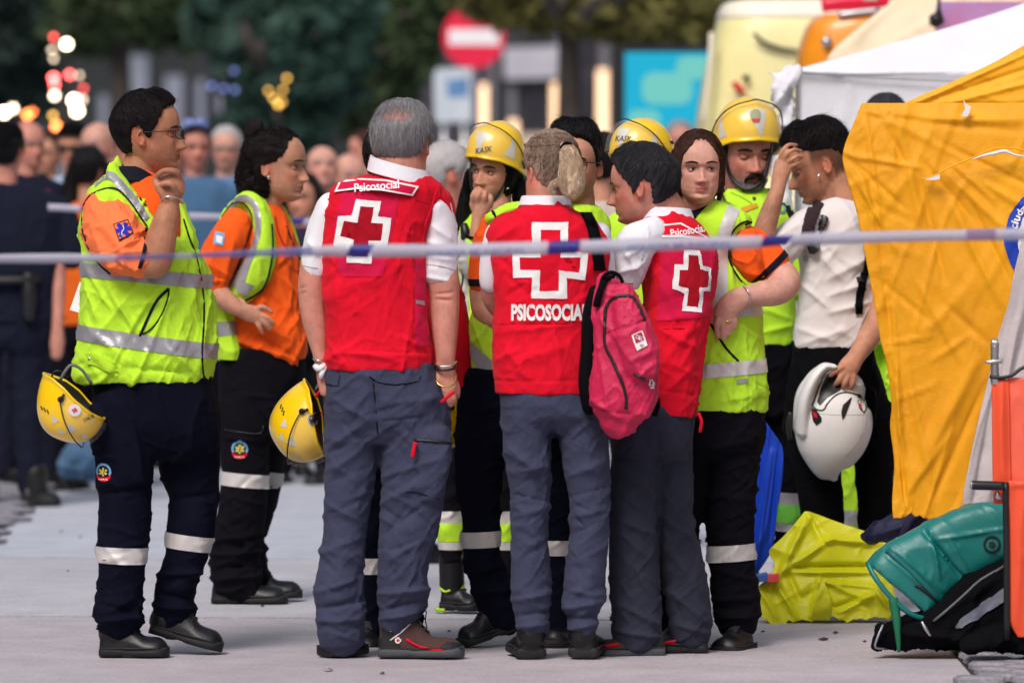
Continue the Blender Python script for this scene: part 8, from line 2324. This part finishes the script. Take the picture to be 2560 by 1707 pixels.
DENIM = cloth('denim_blue', (.06, .14, .26)); LBLUE = cloth('pale_blue_shirt', (.30, .42, .58)); PURPLE = cloth('dark_purple_top', (.02, .014, .04)); PNAVY = cloth('police_navy', (.006, .008, .022), sheen=0.0); PATT = cloth('cream_blouse', (.5, .42, .36)); BROWNC = cloth('brown_shirt', (.06, .035, .03)); MAROON = cloth('maroon_shirt', (.16, .01, .02)); DORANGE = cloth('deep_orange_top', (.70, .12, .01))
fr, hd, sh = crowd(14, 312, 540, 172, 'police officer in dark navy uniform and black cap at the left edge, back turned', SK_PINK, 'short', H_BLACK, PNAVY, PNAVY, cap=BLACKC, face=False, wide=1.25)
fr.cord('holster', [(76, 680, -70, 16), (78, 740, -74, 20), (78, 800, -74, 14)], 18, BLACKP)
fr.cord('duty_belt', [(-110, 690, -40, 12), (-60, 696, -76, 12), (20, 700, -84, 12), (90, 696, -70, 12), (112, 690, 0, 12)], 12, BLACKP)
fr.skin('boots', [fr.tube([(84, 1180, 0, 36), (84, 1232, 0, 34), (92, 1252, -4, 36, 30), (132, 1258, -6, 26, 24)], n=14), fr.tube([(-38, 1180, 0, 34), (-38, 1250, 0, 34)], n=14)], LEATHER, .012, 2)
fr, hd, sh = crowd(70, 300, 505, 35, 'ruddy bald officer in navy shirt with a red badge, behind the capped officer', SK_PINK, 'bald', H_GREY, PNAVY, PNAVY)
fr.decal('red_badge', bvh_of(sh), [disc(118, 496, 18)], cloth('badge_red', (.7, .03, .14)), off=.01)
crowd(184, 312, 470, -12, 'man in dark cap and sunglasses with pale blue shirt behind the lime-vested man', SK_WARM, 'short', H_DARK, LBLUE, glasses_=True, cap=BLACKC, face=False)
crowd(246, 304, 480, -35, 'bald pink-faced onlooker between the capped man and the dark haired man', SK_FAIR, 'bald', H_GREY, MAROON)
crowd(222, 366, 512, 160, 'woman with long black hair in orange top, seen from behind', SK_WARM, 'long', H_BLACK, DORANGE, face=False)
fr, hd, sh = crowd(488, 312, 472, 12, 'man in denim shirt with sunglasses pushed up on his dark hair', SK_PINK, 'short', H_DARK, DENIM)
fr.cord('raised_sunglasses', [(462, 318, -40, 8), (478, 308, -50, 11), (490, 310, -52, 6), (504, 306, -50, 11), (520, 318, -40, 8)], 9, mat('blue_lens', (.2, .28, .6), rough=.15))
fr, hd, sh = crowd(566, 316, 462, -6, 'white haired man with glasses and blue shirt left of the topknot woman', SK_FAIR, 'short', H_WHITE, cloth('mid_blue_shirt', (.10, .20, .36)))
glasses(hd, fr.root.children[0], BLACKP)
fr.decal('green_badge', bvh_of(sh), [disc(592, 500, 14, 16, .8)], cloth('badge_green', (.05, .35, .15)), off=.01)
crowd(806, 362, 485, 8, 'bald man looking upwards in dark shirt, right of the topknot woman', SK_FAIR, 'bald', H_GREY, cloth('dusky_shirt', (.03, .025, .05)), pitch=-16)
crowd(872, 382, 472, 25, 'bald onlooker close to the grey haired man\'s left shoulder', SK_FAIR, 'bald', H_GREY, PURPLE)
crowd(912, 326, 430, -70, 'brown haired onlooker looking left behind the grey haired man', SK_PINK, 'short', H_BROWN, BROWNC, face=False)
crowd(758, 432, 500, -20, 'dark haired girl in dark purple top in front of the bald man', SK_WARM, 'long', H_DARK, PURPLE)
crowd(1116, 356, 640, 118, 'woman with loose silver grey hair between the balding man and the yellow helmet', SK_PINK, 'long', H_WHITE, BLACKC, face=False)
crowd(1502, 332, 620, 176, 'woman with long brown hair in cream blouse behind the rucksack strap', SK_WARM, 'long', H_DARK, PATT, face=False)
crowd(1700, 302, 430, 10, 'grey haired onlooker just visible between the two right-hand helmets', SK_PINK, 'short', H_GREY, BROWNC)
crowd(330, 322, 470, 0, 'onlooker in red behind the lime-vested man\'s shoulder', SK_PINK, 'short', H_BROWN, MAROON)
crowd(120, 330, 440, -20, 'onlooker in black jacket with brown hair near the red badge officer', SK_WARM, 'short', H_BROWN, BLACKC)
crowd(285, 338, 450, 20, 'grey haired onlooker in dusky purple behind the man with glasses', SK_PINK, 'short', H_GREY, PURPLE)
crowd(430, 345, 430, -30, 'red faced man in brown shirt left of the raised sunglasses', SK_PINK, 'short', H_DARK, BROWNC)
crowd(700, 350, 420, 15, 'fair onlooker in pale blue shirt behind the topknot woman\'s face', SK_FAIR, 'short', H_BROWN, LBLUE)
# dark bag on the ground far left and the pale blue sack
fr = Frame('blue_sack', 'pale blue sack on the ground beyond the held helmet', 'bag', 27.5, 215)
fr.skin('sack', [fr.tube([(165, 1175, 0, 30, 50), (200, 1150, 0, 50, 60), (240, 1160, 0, 44, 56), (275, 1185, 0, 20, 40)], n=16)], cloth('steel_blue_cloth', (.10, .20, .34)), .015, 3, (), [(40, 40, 30, 8, 9)])

# ------------------------------------------------------------------ vehicles and tents at the right
def rounded_box(fr, rows_, m, name, e=5, n=28, parent=None):
    return fr.obj(name, fr.loft(rows_, n=n, k=3, e=e), m, parent)
AMB = mat('ambulance_yellow', (.82, .75, .36), rough=.35, var=.05, coat=.4)
AMBT = mat('ambulance_cream', (.82, .76, .62), rough=.4, var=.06)
ORV = mat('vehicle_orange', (.80, .27, .01), rough=.35, var=.05, coat=.4)
fr = Frame('ambulance', 'pale yellow ambulance with black curved trim behind the two helmets', 'ambulance', 31.0, 2000)
rounded_box(fr, [(1742, 2400, 440, 260), (1738, 2400, 330, 260), (1752, 2400, 230, 258), (1768, 2398, 150, 254), (1782, 2390, 90, 246), (1792, 2380, 50, 236)], AMB, 'body')
rounded_box(fr, [(1790, 2380, 52, 238), (1796, 2378, 30, 230), (1810, 2360, 12, 215), (1850, 2320, 4, 190)], AMBT, 'roof')
rounded_box(fr, [(1740, 2400, 1080, 258), (1738, 2400, 800, 260), (1742, 2400, 436, 260)], AMB, 'lower_body')
fr.cord('black_trim', [(1872, 92, -262, 5), (1900, 116, -264, 6), (1940, 130, -264, 6), (1994, 138, -264, 5)], 6, BLACKP)
fr.cord('red_chevron', [(1822, 212, -264, 8), (1834, 224, -264, 9), (1850, 238, -264, 6)], 8, RED)
fr.cord('marker_lamp', [(1854, 196, -262, 9), (1854, 206, -264, 9)], 9, BLACKP)
fr.cord('roof_strip', [(1770, 90, -230, 6), (1764, 180, -250, 6), (1748, 320, -256, 6)], 5, AMBT)
for x in (1840, 2280):
    fr.obj('wheel', tube_world([fr.M(x, 1080, -250), fr.M(x, 1080, -180)], .36, 24), BLACKP)
fr.obj('rear_window', (np.array([fr.M(x, y, -262) for x, y in ((1830, 300), (1960, 300), (1960, 420), (1830, 420))] + [fr.M(x, y, -256) for x, y in ((1830, 300), (1960, 300), (1960, 420), (1830, 420))]), [(0, 1, 2, 3), (7, 6, 5, 4), (0, 4, 5, 1), (1, 5, 6, 2), (2, 6, 7, 3), (3, 7, 4, 0)]), BLACKP, smooth=False)
fr = Frame('orange_vehicle', 'orange emergency vehicle roof with red light bar between ambulance and tents', 'van', 27.5, 2250)
rounded_box(fr, [(1992, 2560, 420, 170), (1990, 2560, 180, 170), (2000, 2560, 110, 165), (2020, 2555, 60, 155), (2050, 2540, 40, 140)], ORV, 'body')
fr.cord('roof_rail', [(2086, 44, -150, 9), (2130, 38, -152, 9), (2190, 32, -152, 9)], 9, METAL)
fr.cord('round_lamp', [(2056, 110, -168, 14), (2056, 110, -174, 14)], 14, METAL)
LBAR = mat('light_bar_red', (.45, .005, .03), rough=.2, emit=(.8, .02, .08), estr=.25)
fr.cord('light_bar', [(2048, 18, -100, 20), (2100, 12, -100, 22), (2160, 8, -100, 22), (2215, 6, -100, 18)], 20, LBAR)
fr.cord('light_bar_lens', [(2150, 0, -118, 10), (2185, 0, -120, 10)], 10, mat('lamp_white', (.8, .7, .75), rough=.2))
for x in (2100, 2440):
    fr.obj('wheel', tube_world([fr.M(x, 1180, -165), fr.M(x, 1180, -110)], .36, 24), BLACKP)
rounded_box(fr, [(1990, 2560, 1180, 168), (1990, 2560, 800, 170), (1992, 2560, 418, 170)], ORV, 'lower_body')

fr = Frame('cream_tent', 'cream tent roof with pink and purple panel at the top right', 'tent', 24.5, 2330)
sheet(fr, 'roof', [(-60, 2330, 2800, 90, 90), (0, 2238, 2800, 60, 60), (60, 2160, 2800, 30, 30), (140, 2072, 2800, 0, 0), (200, 2080, 2800, 0, 0), (480, 2090, 2800, 0, 0), (1290, 2090, 2800, 0, 0)], TENTC, [(2240, 0, 2090, 140, 10, 8)], [(140, 60, -40, 8, 131)], nu=40, nv=70)
sheet(fr, 'printed_panel', [(4, 2345, 2790, 40, 40), (30, 2340, 2790, 30, 30), (70, 2340, 2790, 10, 10), (110, 2320, 2790, -10, -10)], mat('mauve_fabric', (.42, .12, .25), rough=.6, var=.4, vscale=3, color2=(.30, .22, .50)), [], [(60, 40, 20, 4, 132)], nu=30, nv=14)
fr.cord('guy_knot', [(2344, -20, -20, 4), (2344, 28, -30, 6), (2338, 50, -34, 20), (2328, 68, -34, 10)], 8, BLACKP)
fr = Frame('white_tent', 'white pavilion tent with sagging roof behind the orange canvas', 'tent', 21.6, 2250)
sheet(fr, 'roof', [(-50, 2700, 2900, 220, 220), (9, 2560, 2900, 180, 180), (60, 2400, 2900, 130, 130), (120, 2190, 2900, 70, 70), (174, 1990, 2900, 0, 0), (186, 1984, 2900, -6, -6)], TENTW, [(1990, 180, 2600, 205, 4, 4)], [(200, 60, 14, 5, 133)], nu=70, nv=30)
sheet(fr, 'side_wall', [(184, 1988, 2900, -6, -6), (230, 1990, 2900, 2, 2), (400, 1986, 2900, 4, 4), (700, 1984, 2900, 4, 4), (1440, 1984, 2900, 4, 4)], TENTW, [(2100, 190, 2110, 480, 4, 3)], [(60, 260, 4, 5, 134)], nu=70, nv=50)
fr.cord('valance_rope', [(1988, 180, -14), (2040, 184, -14), (2200, 196, -14), (2420, 206, -14)], 2.2, SILVER)
fr.cord('corner_pole', [(1992, 170, -8, 5), (1992, 400, -8, 5), (1990, 1430, -8, 5)], 5, METAL)
fr.cord('corner_cap', [(1986, 172, -16, 6), (1990, 188, -16, 7)], 6, BLACKP)
fr = Frame('bundled_curtain', 'gathered grey-white tent curtain tied at the tent corner', 'tent curtain', 21.2, 1950)
fr.skin('curtain', [fr.tube([(1990, 180, 0, 20, 20), (1966, 200, 0, 30, 26), (1956, 232, 0, 30, 26), (1962, 262, 0, 24, 24), (1968, 290, 0, 20, 22), (1956, 330, 0, 22, 22), (1950, 420, 0, 26, 24), (1960, 560, 0, 30, 26), (1960, 800, 0, 34, 28), (1960, 1400, 0, 34, 28)], n=20), fr.tube([(1940, 190, 0, 14, 14), (1930, 180, 0, 6, 6)], n=10)], TENTW, .012, 2, [(1976, 200, 1930, 280, 6, 10), (1990, 220, 1950, 300, 6, -10)], [(14, 80, 20, 7, 135)])
fr.cord('roll_end', [(1966, 318, -26, 16), (1964, 330, -28, 16)], 16, mat('dark_tube', (.05, .06, .12), rough=.5))
# ------------------------------------------------------------------ street furniture and far street
fr = Frame('no_entry_sign', 'round red no entry sign with white bar on a grey pole, out of focus', 'road sign', 52.0, 1190)
SIGNR = mat('sign_red', (.75, .012, .06), rough=.4, var=.03); SIGNW = mat('sign_white', (.85, .80, .84), rough=.4, var=.03)
def plate(fr, name, poly, m, dy0, dy1):
    n = len(poly)
    V = np.array([fr.M(x, y, dy0) for x, y in poly] + [fr.M(x, y, dy1) for x, y in poly])
    return fr.obj(name, (V, [tuple(range(n)), tuple(range(2 * n - 1, n - 1, -1))] + [(i, i + n, (i + 1) % n + n, (i + 1) % n) for i in range(n)]), m, smooth=False)
plate(fr, 'disc', disc(1184, 94, 78, 48), SIGNR, -4, 0)
plate(fr, 'bar', [(1122, 74), (1248, 74), (1248, 114), (1122, 114)], SIGNW, -6, -4.5)
fr.cord('pole', [(1190, 20, 6, 9), (1190, 500, 6, 9), (1190, 880, 6, 9)], 9, mat('grey_paint', (.12, .12, .17), rough=.5))
fr = Frame('information_sign', 'pale blue and white information board left of the no entry sign pole', 'sign', 50.0, 1128)
plate(fr, 'board', [(1084, 190), (1092, 172), (1180, 170), (1180, 306), (1086, 306)], mat('board_white', (.50, .56, .62), rough=.5, var=.2, vscale=2), -4, 0)
plate(fr, 'blue_map', [(1116, 200), (1170, 196), (1172, 240), (1120, 246)], mat('board_blue', (.12, .26, .50), rough=.5, var=.2), -5.5, -4.5)
fr.cord('post', [(1110, 300, 4, 7), (1110, 900, 4, 7)], 7, METAL)
fr.cord('post', [(1160, 300, 4, 7), (1160, 900, 4, 7)], 7, METAL)
fr = Frame('advertising_screen', 'black framed street screen glowing cyan left of the ambulance', 'screen', 42.0, 1650)
plate(fr, 'housing', [(1528, 112), (1800, 112), (1800, 900), (1528, 900)], BLACKP, 0, 30)
SCR = mat('screen_cyan', (.0, .1, .2), rough=.3, emit=(.004, .38, .52), estr=.62)
plate(fr, 'screen', [(1562, 132), (1776, 132), (1776, 560), (1562, 560)], SCR, -3, -.5)
SCR2 = mat('screen_pale', (.0, .1, .1), rough=.3, emit=(.20, .58, .52), estr=.6)
def blob(x0, y0, x1, y1, r=18, n=6):
    pts = []
    for cx_, cy_, a0 in ((x1 - r, y0 + r, -90), (x1 - r, y1 - r, 0), (x0 + r, y1 - r, 90), (x0 + r, y0 + r, 180)):
        for i in range(n + 1):
            a = math.radians(a0 + 90 * i / n); pts.append((cx_ + r * math.cos(a), cy_ + r * math.sin(a)))
    return pts
plate(fr, 'speech_shape', blob(1604, 182, 1730, 262, 30), SCR2, -5, -3.5)
plate(fr, 'speech_shape', blob(1690, 142, 1776, 200, 24), SCR2, -6.5, -5.2)
plate(fr, 'speech_shape', blob(1570, 276, 1650, 330, 20), SCR2, -5, -3.5)

# shop front with warm lit strips
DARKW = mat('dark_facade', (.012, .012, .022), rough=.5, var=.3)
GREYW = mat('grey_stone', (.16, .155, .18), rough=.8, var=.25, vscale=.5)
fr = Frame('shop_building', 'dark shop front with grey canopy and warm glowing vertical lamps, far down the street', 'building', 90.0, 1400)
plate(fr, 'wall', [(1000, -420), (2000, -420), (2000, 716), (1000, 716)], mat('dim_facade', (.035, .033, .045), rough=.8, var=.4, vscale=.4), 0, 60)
plate(fr, 'canopy', [(1258, 122), (1400, 116), (1402, 196), (1262, 200)], mat('canopy_grey', (.42, .41, .47), rough=.6), -40, -2)
for x0, y0, x1, y1 in ((1236, 205, 1268, 620), (1306, 196, 1368, 620), (1420, 200, 1486, 620), (1310, 20, 1384, 112), (1190, 0, 1250, 110), (1410, 0, 1480, 160)):
    plate(fr, 'shop_window', [(x0, y0), (x1, y0), (x1, y1), (x0, y1)], DARKW, -6, -1)
for x0, x1, y0 in ((1270, 1290, 210), (1392, 1408, 60), (1500, 1522, 30), (1224, 1238, 30)):
    plate(fr, 'stone_pier', [(x0, y0), (x1, y0), (x1, 620), (x0, 620)], GREYW, -14, -1)
WARM = mat('warm_lamp', (.8, .6, .4), rough=.5, emit=(1.0, .60, .34), estr=1.15)
for x0, x1, y0 in ((1198, 1218, 212), (1272, 1294, 302), (1379, 1410, 208), (1494, 1518, 176)):
    plate(fr, 'strip_lamp', [(x0, y0), (x1, y0), (x1, 520), (x0, 520)], WARM, -22, -15)
plate(fr, 'pale_sign', [(1300, 336), (1372, 336), (1372, 372), (1300, 372)], mat('sign_cream', (.6, .5, .4)), -20, -8)

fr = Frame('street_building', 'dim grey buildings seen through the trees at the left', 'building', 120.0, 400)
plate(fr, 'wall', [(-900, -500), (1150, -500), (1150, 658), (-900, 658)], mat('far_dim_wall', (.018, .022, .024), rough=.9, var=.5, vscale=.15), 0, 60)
PALE = mat('pale_render', (.19, .21, .27), rough=.8, var=.3, vscale=.3)
for x0, y0, x1, y1 in ((298, 140, 372, 320), (414, 190, 460, 330), (492, 200, 512, 320), (250, 240, 270, 320), (545, 230, 560, 330), (-40, 330, 200, 460), (590, 260, 640, 330)):
    plate(fr, 'pale_pier', [(x0, y0), (x1, y0), (x1, y1), (x0, y1)], PALE, -12, -1)
for x0, y0, x1, y1 in ((380, 210, 410, 340), (465, 210, 490, 330), (516, 240, 545, 330), (275, 250, 297, 330)):
    plate(fr, 'window', [(x0, y0), (x1, y0), (x1, y1), (x0, y1)], DARKW, -8, -1)

# lamp masts: out-of-focus signal and warning lights
def lamp_mast(label, d, x, lamps, top, cat='traffic light', group=None):
    fr = Frame('signal_mast', label, cat, d, x, group)
    fr.cord('pole', [(x, top, 0), (x, 400, 0), (x, fr.ground, 0)], 4, BLACKP)
    for i, (lx, ly, r, c, e) in enumerate(lamps):
        m = bpy.data.materials.new('lamp_glow'); m.use_nodes = True
        b = m.node_tree.nodes['Principled BSDF']; b.inputs['Emission Color'].default_value = (*c, 1); b.inputs['Emission Strength'].default_value = e; b.inputs['Base Color'].default_value = (*c, 1)
        lp = fr.obj('lamp', tube_world([fr.M(lx, ly, -12), fr.M(lx, ly, -6)], r / fr.s, 14), m)
        fr.obj('lamp_housing', tube_world([fr.M(lx, ly, -5), fr.M(lx, ly, 4)], (r + 2) / fr.s, 12), BLACKP, lp)
        fr.cord('bracket', [(lx, ly, 2), (x, ly + 4, 2)], 1.5, BLACKP, lp)
W1, R1, O1, Y1, B1 = (1., .78, .55), (1., .10, .09), (1., .22, .05), (1., .55, .10), (.18, .24, .62)
lamp_mast('cluster of white and red signal lights on a mast above the crowd at the left', 50, 160, [(168, 112, 9, W1, 16), (136, 94, 5, R1, 6), (132, 126, 5, W1, 3), (136, 148, 5, W1, 3), (136, 196, 8, R1, 14), (138, 214, 7, R1, 10), (138, 240, 8, W1, 7), (176, 188, 7, R1, 10), (200, 190, 5, W1, 2.5), (210, 222, 5, R1, 4), (187, 252, 11, W1, 13), (194, 278, 11, W1, 13), (208, 250, 6, W1, 3), (134, 290, 6, Y1, 3), (142, 316, 8, O1, 9)], 80)
lamp_mast('warm white and orange lights at the far left edge above the capped officer', 50, 40, [(12, 282, 10, W1, 13), (34, 272, 8, W1, 7), (70, 288, 8, O1, 9), (84, 280, 5, O1, 6)], 255)
lamp_mast('small golden lights in the dark trees above the topknot woman', 52, 700, [(718, 197, 5, Y1, 2.6), (708, 226, 5, Y1, 2.2), (672, 228, 5, Y1, 2.2), (684, 246, 5, Y1, 3), (696, 262, 6, Y1, 3), (706, 256, 5, Y1, 2)], 180)
lamp_mast('blue lights beside the dark trees left of the topknot woman', 52, 560, [(530, 216, 6, B1, 1.2), (560, 222, 6, B1, 1.0), (586, 178, 6, B1, .7), (588, 226, 6, B1, 1.0)], 165)

# ------------------------------------------------------------------ trees
LEAF = []
for i, c in enumerate([(.016, .040, .026), (.030, .052, .024), (.055, .060, .022), (.012, .028, .022)]):
    LEAF.append(mat('leaf_green', c, rough=.7, var=.5, vscale=1.5) if False else None)
def leaf_mat(name, c):
    return mat(name, c, rough=.75, var=.5, vscale=.8)
LG = [leaf_mat('leaf_blue_green', (.022, .062, .046)), leaf_mat('leaf_green', (.045, .075, .028)), leaf_mat('leaf_olive', (.13, .12, .03)), leaf_mat('leaf_dark', (.016, .036, .030))]
BARK = mat('bark', (.05, .04, .035), rough=.9, var=.3, bump=.5, bscale=20)
def tree(label, d, x, crown, m, leaves, trunk_r=.2, seed=1, leafsz=.16, trunk_top=None):
    """crown: list of (x,y,rx,ry) pixel ellipses"""
    fr = Frame('tree', label, 'tree', d, x, 'street trees behind the crowd')
    rg = np.random.default_rng(seed)
    s = fr.s
    tt = trunk_top if trunk_top is not None else crown[0][1]
    tr = [tube_world([fr.M(x, fr.ground, 0), fr.M(x + 4, (fr.ground + tt) / 2, 0), fr.M(x, tt, 0)], [trunk_r, trunk_r * .75, trunk_r * .4], 10, 3)]
    for c in crown:
        tr.append(tube_world([fr.M(x, min(tt + 120, fr.ground - 50), 0), fr.M((x + c[0]) / 2, (tt + c[1]) / 2 + 20, rg.uniform(-1, 1) * s), fr.M(c[0], c[1], rg.uniform(-1, 1) * s)], [trunk_r * .4, trunk_r * .3, trunk_r * .12], 8, 3))
    fr.obj('trunk', join(tr), BARK)
    V, Fc = [], []
    tot = sum(c[2] * c[3] for c in crown)
    for c in crown:
        n = int(leaves * c[2] * c[3] / tot)
        # clumps then leaves
        nc = max(6, n // 40)
        cc = rg.normal(size=(nc, 3)); cc /= np.linalg.norm(cc, axis=1)[:, None]; cc *= rg.uniform(.3, 1, (nc, 1)) ** .5
        k_ = rg.integers(0, nc, n)
        p = cc[k_] + rg.normal(size=(n, 3)) * .13
        X = c[0] + p[:, 0] * c[2]; Y = c[1] + p[:, 2] * c[3]; D = p[:, 1] * (c[2] + c[3]) / 2
        ctr = np.stack([(X - CX) / s - fr.o.x, D / s, HC - (Y - YH) / s], 1)
        a = rg.normal(size=(n, 3)); a /= np.linalg.norm(a, axis=1)[:, None]
        b = np.cross(a, rg.normal(size=(n, 3))); b /= np.linalg.norm(b, axis=1)[:, None]
        sz = leafsz * rg.uniform(.6, 1.3, (n, 1))
        q = np.stack([ctr - a * sz, ctr + b * sz * .5, ctr + a * sz, ctr - b * sz * .5], 1).reshape(-1, 3)
        o0 = sum(len(v) for v in V)
        V.append(q)
        Fc += [(o0 + 4 * i, o0 + 4 * i + 1, o0 + 4 * i + 2, o0 + 4 * i + 3) for i in range(n)]
    fr.obj('crown', (np.vstack(V), Fc), m, smooth=False)
tree('dark blue-green street tree left of the signal lights', 66, 40, [(20, 60, 160, 150), (-80, 150, 120, 120), (120, 20, 110, 90), (40, 220, 90, 60)], LG[3], 9000, seed=1)
tree('dark street tree above the man with glasses', 62, 300, [(300, 10, 150, 80), (200, 60, 90, 70), (420, 10, 130, 90)], LG[1], 9000, seed=2)
tree('big blue-green tree behind the topknot woman', 58, 660, [(660, 110, 120, 130), (740, 200, 140, 120), (600, 50, 120, 90), (800, 90, 130, 110), (700, 300, 130, 70)], LG[0], 16000, seed=3)
tree('olive green tree left of the no entry sign', 60, 930, [(880, 60, 140, 100), (960, 140, 110, 110), (900, 230, 110, 90), (1020, 40, 100, 80)], LG[1], 11000, seed=4, trunk_r=.3)
tree('olive tree overhanging the shop front', 46, 1420, [(1300, -30, 160, 80), (1480, -10, 160, 70), (1262, -8, 46, 24), (1400, 26, 70, 30), (1620, 30, 150, 60), (1700, -20, 150, 80)], LG[2], 11000, seed=5, trunk_r=.0 + .16, trunk_top=-60)
tree('dark tree beyond the ambulance', 70, 1900, [(1700, 20, 200, 100), (1900, -20, 200, 100), (2150, -40, 220, 110)], LG[3], 8000, seed=6)
